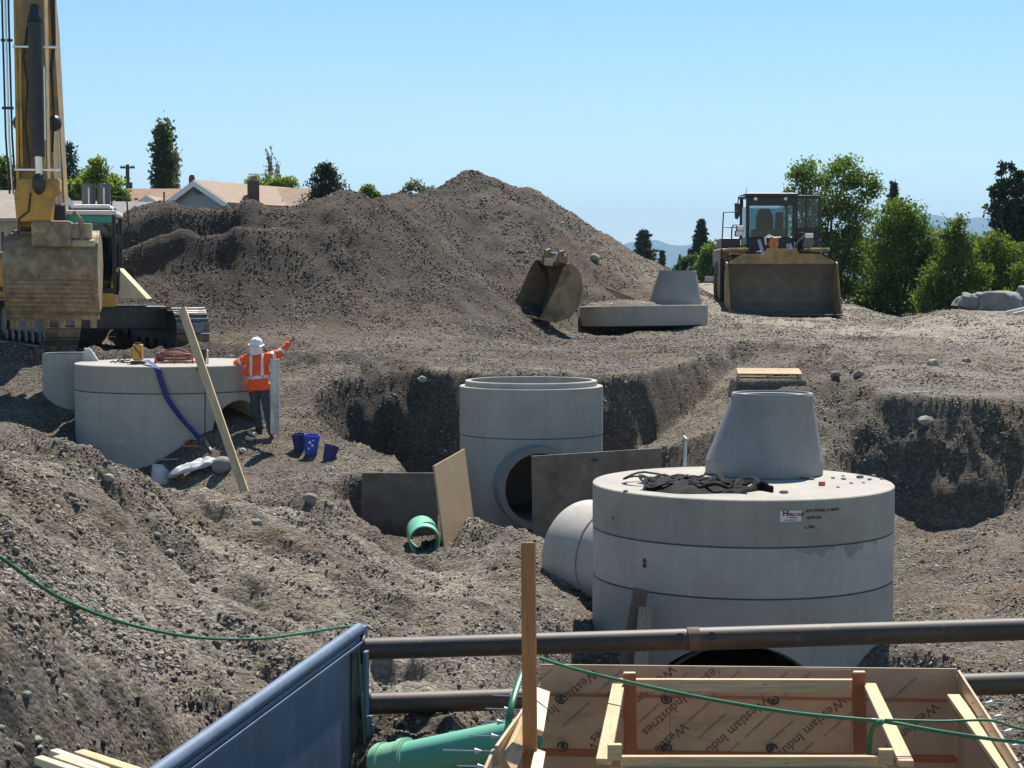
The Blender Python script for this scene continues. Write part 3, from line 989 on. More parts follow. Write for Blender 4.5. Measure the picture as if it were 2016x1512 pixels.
# lifting hole patch and two dimples
def patch_on(c, R0, ang, z, w, h, mat, name, parent, lift=0.004, n=6, shape=None):
    m = MB(); vs = []; fs = []
    k = 10
    for j in range(k + 1):
        for i in range(n + 1):
            s, t = i / n, j / k
            wd = 1.0 if shape is None else shape(t)
            a = ang + (s - 0.5) * w / R0 * wd
            vs.append((c[0] + (R0 + lift) * math.sin(a), c[1] - (R0 + lift) * math.cos(a), z + (t - 0.5) * h))
    for j in range(k):
        for i in range(n):
            fs.append((j * (n + 1) + i, j * (n + 1) + i + 1, (j + 1) * (n + 1) + i + 1, (j + 1) * (n + 1) + i))
    m.add(vs, fs)
    return m.build(name, mat, parent, smooth=60, world=True)
def ang_of(c, R0, u, Y):
    return math.asin(max(-1, min(1, ((u - CX) / FPX * Y - c[0]) / R0)))
a8 = ang_of(S1, R1, 1271, 20.3)
for dz in (0.028, -0.030):
    patch_on(S1, R1, a8, at(1271, 1111, 20.2).z + dz, 0.055, 0.058, MT['mortar'], 'lifting_mark', v1, shape=lambda t: math.sqrt(max(0.02, 1 - (2 * t - 1) ** 2)))
patch_on(S1, R1, ang_of(S1, R1, 1207, 20.9), at(1207, 1016, 20.9).z, 0.03, 0.05, MT['mortar'], 'lifting_mark', v1, shape=lambda t: math.sqrt(max(0.02, 1 - (2 * t - 1) ** 2)))
# ragged damp patches under the slab joint on the right
def ragged_patch(u, w, h, sd):
    rr = random.Random(sd); n = 26; hh = 0.6; vs = []; fs = []
    a0 = ang_of(S1, R1, u, 20.5)
    for i in range(n + 1):
        hh = min(1.0, max(0.12, hh + rr.uniform(-0.3, 0.3))) * (0.25 if i in (0, n) else 1)
        a = a0 + (i / n - 0.5) * w / R1
        for z in (-3.026, -3.026 - h * hh):
            vs.append((S1.x + (R1 + 0.001) * math.sin(a), S1.y - (R1 + 0.001) * math.cos(a), z))
    for i in range(n): fs.append((2 * i, 2 * i + 1, 2 * i + 3, 2 * i + 2))
    MB().add(vs, fs).build('damp_patch', MT['concrete_damp'], v1, smooth=60, world=True)
for q in ((1592, 0.50, 0.11, 2), (1676, 0.34, 0.15, 5), (1722, 0.16, 0.08, 9)):
    ragged_patch(*q)
# maker's sticker and stencilled red lines
def curved_text(s, size, u, v, mat, parent, name, bold=0.0, lift=0.006):
    a0 = ang_of(S1, R1, u, 20.1)
    z = at(u, v, 20.05).z
    o = text_mesh(name, s, size, mat, None, Matrix.Identity(4), bold)
    for vt in o.data.vertices:
        x, y = vt.co.x, vt.co.y
        a = a0 + x / R1
        vt.co = (S1.x + (R1 + lift) * math.sin(a), S1.y - (R1 + lift) * math.cos(a), z + y)
    world_parent(o, parent)
    return o
ast = ang_of(S1, R1, 1552.5, 20.05)
stk = patch_on(S1, R1, ast, at(1552, 1010, 20.05).z, 0.252, 0.122, MT['sticker'], 'sticker', v1, 0.004, 8)
tag(stk, 'white sticker with dark red lettering')
curved_text('H', 0.085, 1535, 1009, MT['ink_wine'], stk, 'sticker_print', 0.004, 0.007)
curved_text('2', 0.035, 1545, 1004.5, MT['ink_wine'], stk, 'sticker_print', 0.001, 0.007)
curved_text('PRE-CAST', 0.046, 1545.5, 1009.5, MT['ink_wine'], stk, 'sticker_print', 0.002, 0.007)
for (u, v, w_) in ((1557, 1012.5, 0.10), (1553, 1017.5, 0.15)):      # two lines too small to read
    patch_on(S1, R1, ang_of(S1, R1, u, 20.05), at(u, v, 20.05).z, w_, 0.009, MT['ink_wine'], 'sticker_print', stk, 0.007)
for (s, u, v, sz) in (('SDR TUNNEL 12-48-003', 1581, 1003, 0.043), ('18,700 LBS', 1582, 1016.5, 0.043), ('L. 7500', 1579, 1035, 0.043)):
    curved_text(s, sz, u, v, MT['ink_red'], v1, 'stencil_print', 0.0015)
# two offcuts propped against the base, and the offset patch board behind
def leaning(name, label, cat, u0, v0, Y0, u1, v1_, Y1, w, t, mat, group=None, up=None):
    p0, p1 = at(u0, v0, Y0), at(u1, v1_, Y1)
    x = (p1 - p0).normalized()
    up = Vector((0, -1, 0)) if up is None else Vector(up)
    o = board(name, p0, p1, w, t, mat, None, up=up)
    return tag(o, label, cat, group)
leaning('timber_prop', 'dark brown plank leaning on the front vault left of its opening', 'plank', 1226, 1345, 19.65, 1262, 1160, 20.0, 0.17, 0.05, MT['wood_dark'])
leaning('timber_offcut', 'short grey-brown board end propped in front of the dark plank', 'plank', 1258, 1345, 19.45, 1271, 1196, 19.78, 0.155, 0.045, MT['wood_grey'])

# --- cone section standing on the lid
def cone_section(name, label, c, zb, zt, rb, rt, dx, mat, group='concrete cone sections'):
    t = thing(name, label, 'concrete cone', (c[0], c[1], zb), group=group)
    m = MB(); n = 72
    H = zt - zb
    prof = [(rb - 0.01, 0, 0), (rb, 0.012, 0), (rb, 0.16, 0.0), (rb - 0.012, 0.20, dx * 0.04)]
    for k in range(1, 9):
        s = k / 8
        prof.append((rb - 0.012 + (rt + 0.008 - rb) * s, 0.20 + (H - 0.25) * s, dx * (0.04 + 0.96 * s)))
    prof += [(rt, H - 0.03, dx), (rt - 0.012, H, dx), (rt - 0.045, H, dx), (rt - 0.055, H - 0.025, dx), (rt - 0.19, H - 0.025, dx), (rt - 0.19, H - 0.5, dx)]
    m.lathe(prof, n)
    m.build('cone_wall', mat, t, smooth=28)
    return t
cone_section('concrete_cone', 'grey concrete cone section standing on the lid of the front vault', (3.26, 22.58), -2.466, -1.42, 0.755, 0.525, 0.10, MT['concrete_cone'])
# worn hole in the cone's flank
m = MB().ico((0, 0, 0), (0.035, 0.012, 0.10), 2)
# --- concrete pipe leaving the vault to the back left
d = Vector((-0.55, 0.835, -0.02)).normalized()
p0 = Vector((S1.x, S1.y, -3.74)) + d * 1.45
pp = thing('concrete_pipe', 'fat pale concrete pipe bending out of the left side of the front vault', 'pipe', tuple(p0))
m = MB()
def ring_pipe(m, a, b, ro, ri): m.pipe(a, b, ro, ri, 72)
ring_pipe(m, p0 - d * 0.3, p0 + d * 1.02, 0.765, 0.62)
m.build('pipe_barrel', MT['concrete_pale'], pp, smooth=40, world=True, bevel=0.012)
m = MB(); ring_pipe(m, p0 + d * 1.035, p0 + d * 1.82, 0.775, 0.62)
m.build('bell_end', MT['concrete_pale'], pp, smooth=40, world=True, bevel=0.014)
m = MB(); ring_pipe(m, p0 + d * 1.015, p0 + d * 1.04, 0.755, 0.63)
m.build('mortar_joint', MT['mortar'], pp, smooth=40, world=True)

# --- clutter on the lid
sl = thing('sling_heap', 'tangled heap of black slings on the pale lid of the front vault', 'slings', (2.2, 20.6, S1.z))
rr = random.Random(4)
zt = S1.z
def lidp(u, v):
    Y = -zt * FPX / 1.0
    # point of the lid plane seen at pixel (u,v)
    p = at(u, v, 1.0)
    k = zt / p.z
    return Vector((p.x * k, k, zt))
for k in range(20):
    u0 = 1275 + rr.uniform(0, 175); v0 = 953 + rr.uniform(-6, 12) + (u0 - 1275) * 0.035
    c0 = lidp(u0, v0)
    pts = []
    L = rr.uniform(0.16, 0.42); W = rr.uniform(0.10, 0.30); h0 = rr.uniform(0.02, 0.085)
    ph = rr.uniform(0, 6.28)
    n = 22
    for i in range(n + 1):
        a = ph + 2 * math.pi * i / n * rr.uniform(0.97, 1.03)
        pts.append(c0 + Vector((math.cos(a) * L, math.sin(a) * W, h0 + 0.03 * math.sin(3 * a + ph))))
    MB().tube(pts, 0.030, 6, False, ry=0.012).build('sling_loop', MT['tarp'], sl, smooth=50, world=True)
vs = []; fs = []
nx, ny = 44, 14
for j in range(ny):
    for i in range(nx):
        s, t = i / (nx - 1), j / (ny - 1)
        u = 1270 + 200 * s; vc = 958 + 12 * s; hw = 6 + 3 * math.sin(s * 5) + 2 * (1 - s)
        p = lidp(u + math.sin(t * 7 + s * 9) * 3, vc + (t - 0.5) * 2 * hw)
        e = max(0, 1 - (2 * t - 1) ** 4)
        z = (0.015 + 0.06 * abs(math.sin(s * 17 + t * 4)) * abs(math.cos(t * 6 + s * 8)) + 0.045 * (1 - s)) * e + 0.004
        vs.append((p.x, p.y, zt + z))
for j in range(ny - 1):
    for i in range(nx - 1):
        fs.append((j * nx + i, j * nx + i + 1, (j + 1) * nx + i + 1, (j + 1) * nx + i))
MB().add(vs, fs).build('folded_webbing', MT['tarp'], sl, smooth=60, world=True)
tail = [lidp(1455 + 65 * k / 9, 966 + math.sin(k * 0.8) * 2 + k * 0.2) + Vector((0, 0, 0.025 + 0.02 * math.sin(k * 1.3))) for k in range(10)]
MB().tube(tail, 0.07, 8, True, ry=0.02).build('webbing_tail', MT['tarp'], sl, smooth=50, world=True)
tag(MB().box(lidp(1618, 956) + Vector((0, 0, 0.025)), (0.07, 0.05, 0.05), (0, 0, 0.5)).build('brick_chip', MT['brick_red'], bevel=0.006), 'small red brick chip lying on the pale lid', 'brick')
tag(board('wood_shim', lidp(1576, 943) + Vector((0, 0, 0.014)), lidp(1602, 945) + Vector((0, 0, 0.014)), 0.05, 0.02, MT['wood_dark'], None), 'thin dark wood sliver at the foot of the cone', 'wood scrap')
for k, (u, v, s) in enumerate(((1543, 971, 0.045), (1693, 941, 0.05), (1640, 942, 0.025), (1660, 938, 0.02), (1712, 945, 0.03), (1676, 952, 0.022), (1720, 938, 0.03), (1700, 951, 0.02), (1380, 940, 0.02), (1650, 960, 0.02), (1232, 968, 0.03), (1736, 944, 0.025), (1661, 944, 0.03))):
    tag(MB().ico(lidp(u, v) + Vector((0, 0, s * 0.35)), (s * 1.2, s, s * 0.5), 2, 0.12, (0, 0, k), k).build('pebble', MT['rock'], smooth=60), 'small pebble lying loose on the pale lid of the front vault', 'pebble', 'pebbles on the vault lid')

# --- the middle manhole in its pit
S2 = Vector((0.34, 31.0, -1.82)); R2 = 1.27
mh = thing('concrete_manhole', 'tall grey concrete manhole open at the top, standing in the middle pit', 'manhole', (S2.x, S2.y, -4.5))
def hollow(name, c, Ro, Ri, z0, z1, mat, parent, n=96, step=None):
    m = MB()
    prof = [(Ri, z0), (Ro, z0), (Ro, z1 - 0.01), (Ro - 0.01, z1)]
    if step:
        prof += [(step[0], z1), (step[0], z1 + step[1] - 0.012), (step[0] - 0.012, z1 + step[1]), (Ri, z1 + step[1])]
    else:
        prof += [(Ri, z1)]
    m.lathe(prof + [(Ri, z0)], n, (c[0], c[1], 0))
    return m.build(name, mat, parent, smooth=30, world=True)
hollow('riser_section', S2, R2, 1.08, -2.66, -1.82, MT['concrete'], mh, step=(1.17, 0.095))
joint(S2, R2, -2.668, mh, 0.008)
b2 = hollow('base_section', S2, R2 - 0.003, 1.08, -4.6, -2.675, MT['concrete'], mh)
dd = Vector((0.16, -0.987, 0)).normalized()
pc = Vector((S2.x - 0.13, S2.y, -3.47))
cut = MB().cyl(pc + dd * 0.5, pc + dd * 2.0, 0.70, n=48).build('cut', MT['black_in'])
boolean_cut(b2, [cut])
m = MB(); m.pipe(pc - dd * 1.0, pc + dd * 1.7, 0.71, 0.6, 56)  # inner length added unseen, up to the far wall, to keep the mouth dark
m.build('pipe_stub', MT['concrete_dark'], mh, smooth=40, world=True, bevel=0.01)

# --- far slab with its cone, up on the pad
fs_c = at(1268, 600, 50.8)
fsl = thing('vault_lid', 'round concrete lid lying on the pad below the dirt mound', 'vault lid', (fs_c.x, fs_c.y, -1.25), (R(-1.0), R(-0.8), 0))
m = MB()
m.lathe([(1.83, 0), (1.85, 0.02), (1.85, 0.56), (1.83, 0.58)], 72, (0, 0, 0), True, True)
m.build('slab', MT['concrete_slab'], fsl, smooth=30)
cone_section('concrete_cone', 'dark grey concrete cone on the far lid beside the wheel loader', (at(1331, 600, 50.9).x, 51.1), -0.665, 0.345, 0.76, 0.55, 0.06, MT['concrete_cone'])
for k, (u, v) in enumerate(((1196, 600), (1206, 597), (1262, 603), (1250, 600), (1168, 599), (1225, 601), (1184, 603), (1272, 601))):
    p = at(u, v, 50.0 + 0.1 * k)
    s = 0.06 + 0.03 * (k % 3)
    tag(MB().ico((p.x, p.y, -0.66 + s * 0.3), (s * 1.8, s, s * 0.6), 2, 0.15, (0, 0, k), k).build('rubble_chunk', MT['rock'], smooth=50), 'chunk of rubble lying loose on the far concrete lid', 'rubble', 'rubble on the far lid')
# earth spilt on the far lid
vs = []; fs = []
rr = random.Random(8); nx, ny = 46, 20
for j in range(ny):
    for i in range(nx):
        s, t = i / (nx - 1), j / (ny - 1)
        a = (s - 0.5) * 2; b = (t - 0.5) * 2
        e = max(0, 1 - a * a) * max(0, 1 - b * b)
        vs.append((fs_c.x - 0.55 + a * 1.15, 50.7 + b * 1.0, -0.70 + 0.17 * e + (rr.uniform(0, 0.05) if e > 0.05 else 0)))
for j in range(ny - 1):
    for i in range(nx - 1):
        fs.append((j * nx + i, j * nx + i + 1, (j + 1) * nx + i + 1, (j + 1) * nx + i))
tag(MB().add(vs, fs).build('spilt_earth', MT['soil'], smooth=50), kind='stuff')
# rusty sheet lying on the foot of the heap
a, b, c, e = at(1150, 563, 53.2), at(1192, 569, 53.0), at(1250, 592, 52.9), at(1172, 592, 52.7)
tag(MB().hexa([a, b, c, e], (0.02, 0.03, 0.05)).build('rusty_sheet', MT['rust'], bevel=0.004), 'bent rusty steel sheet lying on the foot of the mound', 'steel sheet')

# --- the left vault and the small manhole behind it
S3 = Vector((-6.39, 33.2, -1.51)); R3 = 1.86
v3 = thing('concrete_vault', 'round concrete vault on the left with tools on its top, worker beside it', 'vault', (S3.x, S3.y, -4.6))
ring_wall('top_slab', S3, R3, -1.99, -1.51, MT['concrete_slab'], v3)
joint(S3, R3, -1.997, v3, 0.008)
b3 = ring_wall('base_section', S3, R3 - 0.004, -4.6, -2.004, MT['concrete'], v3)
dr = Vector((0.76, -0.65, 0)).normalized()
cut = MB().cyl(Vector((S3.x, S3.y, -2.72)) - dr * 0.9, Vector((S3.x, S3.y, -2.72)) + dr * 2.4, 0.57, n=48).build('cut', MT['black_in'])
boolean_cut(b3, [cut])
S4 = Vector((-8.62, 34.05, -1.37))
v4 = thing('concrete_manhole', 'narrow concrete manhole half hidden behind the left vault', 'manhole', (S4.x, S4.y, -4.2))
hollow('riser_section', S4, 0.50, 0.38, -4.3, -1.37, MT['concrete'], v4, 64)
m = MB(); m.prism([(0, 0), (0.34, 0), (0.12, 0.34), (0.0, 0.36)], (0, 0.08, 0), at(166, 722, 33.6))
tag(m.build('pale_wedge', MT['sack'], bevel=0.01), 'pale wedge of plastic between manhole and left vault', 'wedge')

# --- plates and pipes in the pit
a, b = at(1046, 898, 27.0), at(1301, 882, 27.9)
m = MB(); m.hexa([a, b, Vector((b.x + 0.03, b.y - 0.10, -4.7)), Vector((a.x + 0.03, a.y - 0.10, -4.7))], (0.01, 0.035, 0))
pl2 = tag(m.build('steel_plate', MT['plate'], bevel=0.003), 'wide brown steel plate standing on edge before the middle manhole', 'steel plate')
a = at(1172, 905, 27.4)
mm = MB().box((0, 0, 0), (0.10, 0.012, 0.05)).build('lifting_slot', MT['black'], None)
mm.location = a + Vector((0, -0.02, 0)); world_parent(mm, pl2)
TLc, TRc, BLc, BRc = at(855, 917, 26.5), at(915, 883, 27.6), at(877, 1092, 26.1), at(943, 1060, 27.1)
BRc = TRc + (BLc - TLc)
nrm = (TRc - TLc).cross(BLc - TLc).normalized()
m = MB(); m.hexa([TLc, TRc, BRc, BLc], nrm * (0.03 if nrm.y > 0 else -0.03))
tag(m.build('plywood_sheet', MT['plywood'], bevel=0.003), 'sunlit tan plywood sheet leaning beside the green pipe mouth', 'plywood')
a, b = at(712, 931, 27.95), at(862, 931, 27.75)
m = MB(); m.hexa([a, b, Vector((b.x, b.y - 0.06, -4.3)), Vector((a.x, a.y - 0.06, -4.3))], (0, 0.035, 0))
tag(m.build('steel_plate', MT['plate'], bevel=0.003), 'shaded steel plate holding up the earth behind the green pipe mouth', 'steel plate')
c0 = at(836, 1066, 25.75)
gp = thing('green_pipe', 'cut end of a green plastic pipe poking out of the gravel', 'pipe', tuple(c0))
dg_ = Vector((-0.10, 1, 0.03)).normalized()
MB().pipe(c0, c0 + dg_ * 0.95, 0.232, 0.214, 48).build('pipe_wall', MT['green_pvc'], gp, smooth=40, world=True)
# marker stake
tag(MB().tube([at(1348, 935, 27.6), at(1349, 868, 27.6), at(1346, 861, 27.6), at(1352, 866, 27.5)], [0.035, 0.035, 0.03, 0.02], 8).build('marker_stake', MT['steel_bright'], smooth=40), 'thin upright metal stake behind the front vault', 'stake')
# pallet on the pad edge
pz = at(1521, 744, 33.4)
pal = thing('wooden_pallet', 'pale wooden pallet lying at the edge of the dig', 'pallet', (pz.x, 33.9, pz.z - 0.02), (R(3), 0, R(-6)))
for k in range(3):
    board('stringer', (-0.58 + 0.58 * k, -0.5, 0.065), (-0.58 + 0.58 * k, 0.5, 0.065), 0.05, 0.09, MT['wood'], pal, world=False)
for k in range(7):
    board('deck_board', (-0.61, -0.45 + 0.15 * k, 0.121), (0.61, -0.45 + 0.15 * k, 0.121), 0.10, 0.02, MT['wood'], pal, world=False)
for k in (-0.45, 0, 0.45):
    board('bottom_board', (-0.61, k, 0.009), (0.61, k, 0.009), 0.10, 0.018, MT['wood_grey'], pal, world=False)
tag(MB().hexa([at(1455, 748, 33.25), at(1587, 746, 33.25), at(1596, 790, 33.1), at(1448, 790, 33.1)], (0, 1.3, 0)).build('gravel_bed', MT['soil'], bevel=0.05), kind='structure')
# ---------------------------------------------------------------- trench shield in the foreground
zs = -2.745
pf = Vector((-1.19, 14.0, zs))            # far top corner of the blue panel
pn = Vector((-2.33, 8.0, zs))              # near top corner, out of frame
pd = (pn - pf).normalized()
pside = Vector((pd.y, -pd.x, 0)).normalized()   # horizontal, away from the trench when negative
if pside.x > 0: pside = -pside
ts = thing('trench_shield', 'blue steel trench shield with two long pipe spreaders', 'trench shield', (pf.x, pf.y, -5.2))
up = Vector((0, 0, 1))
# skin with the square rail on top
m = MB(); m.hexa([pf - up * 0.10 + pside * 0.02, pn - up * 0.10 + pside * 0.02, pn - up * 2.4 + pside * 0.02, pf - up * 2.4 + pside * 0.02], pside * 0.06)
m.build('side_panel', MT['shield_blue'], ts, world=True, bevel=0.004)
m = MB(); m.tube([pf + pside * 0.05 - up * 0.05, pn + pside * 0.05 - up * 0.05], 0.05, 14)
m.build('top_rail', MT['shield_blue'], ts, smooth=40, world=True)
m = MB(); m.hexa([pf - up * 0.135 - pside * 0.004, pn - up * 0.135 - pside * 0.004, pn - up * 0.155 - pside * 0.004, pf - up * 0.155 - pside * 0.004], pside * 0.02)
m.build('weld_strip', MT['shield_blue'], ts, world=True)
# end post: two flanges and a web
for nm, o0, w, dpt in (('end_post', 0.0, 0.17, 0.16), ):
    a = pf - pd * 0.10
    m = MB(); m.hexa([a - up * 0.03 - pside * 0.0, a + pd * 0.10 - up * 0.03 - pside * 0.0, a + pd * 0.10 - up * 2.4 - pside * 0.0, a - up * 2.4 - pside * 0.0], pside * 0.10)
    m.build('end_post', MT['shield_blue'], ts, world=True, bevel=0.006)
a = pf + pd * 0.20
m = MB(); m.hexa([a - up * 0.16, a + pd * 0.16 - up * 0.16, a + pd * 0.20 - up * 2.4, a + pd * 0.06 - up * 2.4], pside * 0.025)
m.build('dark_channel', MT['steel_dark'], ts, world=True, bevel=0.003)
m = MB(); m.hexa([a - pd * 0.12 - up * 0.2 - pside * 0.06, a - pd * 0.04 - up * 0.2 - pside * 0.06, a + pd * 0.0 - up * 2.4 - pside * 0.06, a - pd * 0.10 - up * 2.4 - pside * 0.06], pside * 0.03)
m.build('post_flange', MT['shield_blue'], ts, world=True, bevel=0.003)
# collars
qd = Vector((1, 0.118, 0.0)).normalized()
q_top = at(706, 1278, 14.02)
q_low = at(718, 1386, 14.02)
for q, rise in ((q_top, 0.006), (q_low, 0.004)):
    dirv = Vector((qd.x, qd.y, rise)).normalized()
    c0 = q
    m = MB(); m.cyl(c0 - dirv * 0.02, c0 + dirv * 2.78, 0.088, n=28)
    sp = m.build('spreader_pipe', MT['spreader'], ts, smooth=40, world=True)
    m = MB(); m.cyl(c0 + dirv * 2.72, c0 + dirv * 6.6, 0.094, n=28)
    sl_ = m.build('spreader_sleeve', MT['spreader'], ts, smooth=40, world=True)
    m = MB(); m.cyl(c0 - dirv * 0.05, c0 + dirv * 0.05, 0.125, n=20)
    m.build('collar', MT['steel_dark'], ts, smooth=40, world=True)
    if q is q_top:
        m = MB(); m.cyl(c0 + dirv * 2.70, c0 + dirv * 2.80, 0.099, n=28)
        m.build('rusty_band', MT['rust'], sl_, smooth=40, world=True)
        for s in (2.63, 2.90):
            cc = c0 + dirv * s
            m = MB(); nrm = Vector((0.05, -0.93, 0.36)).normalized()
            m.cyl(cc + nrm * 0.078, cc + nrm * 0.1015, 0.030, n=18)
            m.build('pin_hole', MT['black'], sp, smooth=40, world=True)
            m = MB(); m.pipe(cc + nrm * 0.078, cc + nrm * 0.103, 0.038, 0.028, 18)
            m.build('pin_rim', MT['spreader'], sp, smooth=40, world=True)
# green tag box and pins at the foot of the post
for (u, v, w, h) in ((727, 1440, 0.05, 0.26), (734, 1450, 0.03, 0.2)):
    MB().box(at(u, v, 13.85), (w, 0.04, h)).build('latch_plate', MT['shield_blue'], ts, world=True, bevel=0.003)
# ---------------------------------------------------------------- formwork box
fbL, fbR = at(1064, 1309, 12.35), at(1884, 1321, 12.2)
zt0 = fbL.z
ft = thing('formwork_box', 'open-topped box of brown film-faced plywood formwork with lumber frame', 'formwork', (fbL.x, fbL.y, -5.0))
side = Vector((-0.105, -1, 0)).normalized()
back = (fbR - fbL); back.z = 0; back.normalize()
def panel(name, a, b, h, thick, mat, parent=ft, slope=None):
    """upright sheet from a to b (top edge), h deep; local x along, z up for the grain"""
    L = (b - a).length
    x = (b - a).normalized()
    z = Vector((0, 0, 1)); z = (z - x * z.dot(x)).normalized()
    y = z.cross(x)
    o = MB().box((0, 0, 0), (L, thick, h)).build(name, mat, None, bevel=0.0025, segs=1)
    mw = Matrix((x, y, z)).transposed().to_4x4()
    mw.translation = (a + b) / 2 - z * h / 2
    o.matrix_basis = mw
    world_parent(o, parent)
    return o
mid = fbL + (fbR - fbL) * 0.315
mid2 = fbL + (fbR - fbL) * 0.75
gap = (fbR - fbL).normalized() * 0.0015
H = 1.22
def below(p, k): return Vector((p.x, p.y, p.z - k))
p_up = []
for (a, b) in ((fbL, mid - gap), (mid + gap, mid2 - gap), (mid2 + gap + Vector((0, 0, 0.012)), fbR + Vector((0, 0, 0.012)))):
    p_up.append(panel('plywood_panel', a, b, 0.62, 0.018, MT['form_ply']))
    panel('plywood_panel', below(a, 0.634), below(b, 0.634), 0.9, 0.018, MT['form_ply'])
# white sheet edge on top
panel('top_edge', fbL + Vector((0, 0.001, 0.005)), fbR + Vector((0, 0.001, 0.017)), 0.004, 0.017, MT['ply_edge'])
# rails let through the ply: seams
for k in (0.16, ):
    pass
panel('pour_ledge', below(fbL, 0.20) + Vector((0, -0.016, 0)), below(fbR, 0.20) + Vector((0, -0.016, 0)), 0.018, 0.010, MT['wood_red'])
panel('pour_ledge', below(fbL, 0.60) + Vector((0, -0.018, 0)), below(fbR, 0.60) + Vector((0, -0.018, 0)), 0.05, 0.016, MT['wood_red'])
# right side wall
rs1 = fbR + side * 3.4
panel('side_panel', fbR + Vector((0.012, 0, 0.0)), rs1 + Vector((0.012, 0, -0.03)), 1.5, 0.018, MT['form_ply'])
panel('top_edge', fbR + Vector((0.012, 0, 0.006)), rs1 + Vector((0.012, 0, -0.024)), 0.004, 0.018, MT['ply_edge'])
board('waler', at(1877, 1372, 11.95), at(2013, 1560, 9.7), 0.086, 0.038, MT['wood'], ft, up=(0, 0, 1))
board('waler', at(1881, 1380, 11.95), at(2020, 1576, 9.7), 0.05, 0.09, MT['wood_red'], ft, up=(0, 0, 1))
# left side wall: two sheets and braces
la = at(1060, 1362, 12.0); lb = at(984, 1470, 10.35)
panel('side_panel', la + Vector((-0.02, 0, 0)), lb + Vector((-0.02, 0, 0)), 1.3, 0.02, MT['plywood'])
panel('top_edge', la + Vector((-0.02, 0, 0.006)), lb + Vector((-0.02, 0, 0.006)), 0.004, 0.022, MT['ply_edge'])
lc = at(978, 1474, 10.3); ld = at(948, 1545, 9.4)
panel('side_panel', lc + Vector((-0.02, 0, 0)), ld + Vector((-0.02, 0, 0)), 1.2, 0.02, MT['plywood'])
board('brace', at(1046, 1405, 11.5), at(998, 1512, 10.2), 0.11, 0.038, MT['wood'], ft, up=(0.8, -0.3, 0.5))
board('brace', at(1068, 1362, 12.1), at(1054, 1440, 11.0), 0.10, 0.038, MT['wood_pale'], ft, up=(0.3, -0.1, 0.9))
board('brace', at(1062, 1482, 10.8), at(1050, 1545, 9.9), 0.07, 0.038, MT['wood_pale'], ft, up=(0.3, -0.1, 0.9))
# inner frame
f1, f2, f3, f4 = at(1217, 1349, 11.9), at(1686, 1350, 11.85), at(1754, 1500, 9.75), at(1188, 1500, 9.85)
board('frame_rail', f1, f2, 0.04, 0.09, MT['wood'], ft)
board('frame_rail', f1 + Vector((0, -0.03, 0)), f4, 0.085, 0.038, MT['wood'], ft)
board('frame_rail', at(1712, 1350, 11.8), at(1784, 1504, 9.7), 0.085, 0.038, MT['wood'], ft)
board('frame_rail', f4 + Vector((0.10, 0.02, -0.02)), f3 + Vector((-0.02, 0.02, -0.02)), 0.04, 0.10, MT['wood'], ft)
board('frame_face', f4 + Vector((0.03, -0.03, -0.10)), f3 + Vector((0.03, -0.03, -0.10)), 0.02, 0.14, MT['wood'], ft)
for (u, v0, v1_, Y, w) in ((1239, 1326, 1620, 11.82, 0.088), (1691, 1324, 1620, 11.78, 0.088)):
    board('stud', at(u, v0, Y), at(u + 5, v1_, Y), 0.088, 0.038, MT['wood_red'], ft, up=(0, -1, 0))
    board('stud_cap', at(u - 11, v0 - 1, Y), at(u + 12, v0 - 1, Y), 0.04, 0.010, MT['wood_pale'], ft)
for (u, v, Y) in ((1210, 1480, 9.78), (1744, 1490, 9.66)):
    board('block', at(u - 14, v, Y), at(u + 14, v, Y), 0.045, 0.09, MT['wood'], ft)
# wire tie buttons and clamp shadows on the sheet
for k, (u, v) in enumerate(((1104, 1376), (1207, 1369), (1312, 1376), (1522, 1378), (1632, 1384), (1822, 1373), (1108, 1468), (1312, 1472), (1519, 1472), (1628, 1478), (1832, 1480), (1790, 1482))):
    p = at(u, v, 12.26)
    t_ = MB()
    t_.tube([p + Vector((0.035 * math.cos(a), -0.012, 0.028 * math.sin(a))) for a in [0.5 + k * 0.7 + 5.0 * i / 10 for i in range(11)]], 0.007, 6)
    t_.cyl(p + Vector((0, 0.002, 0)), p + Vector((0, -0.012, 0)), 0.018, n=10)
    t_.build('tie_wedge', MT['steel_dark'], ft, smooth=40, world=True)
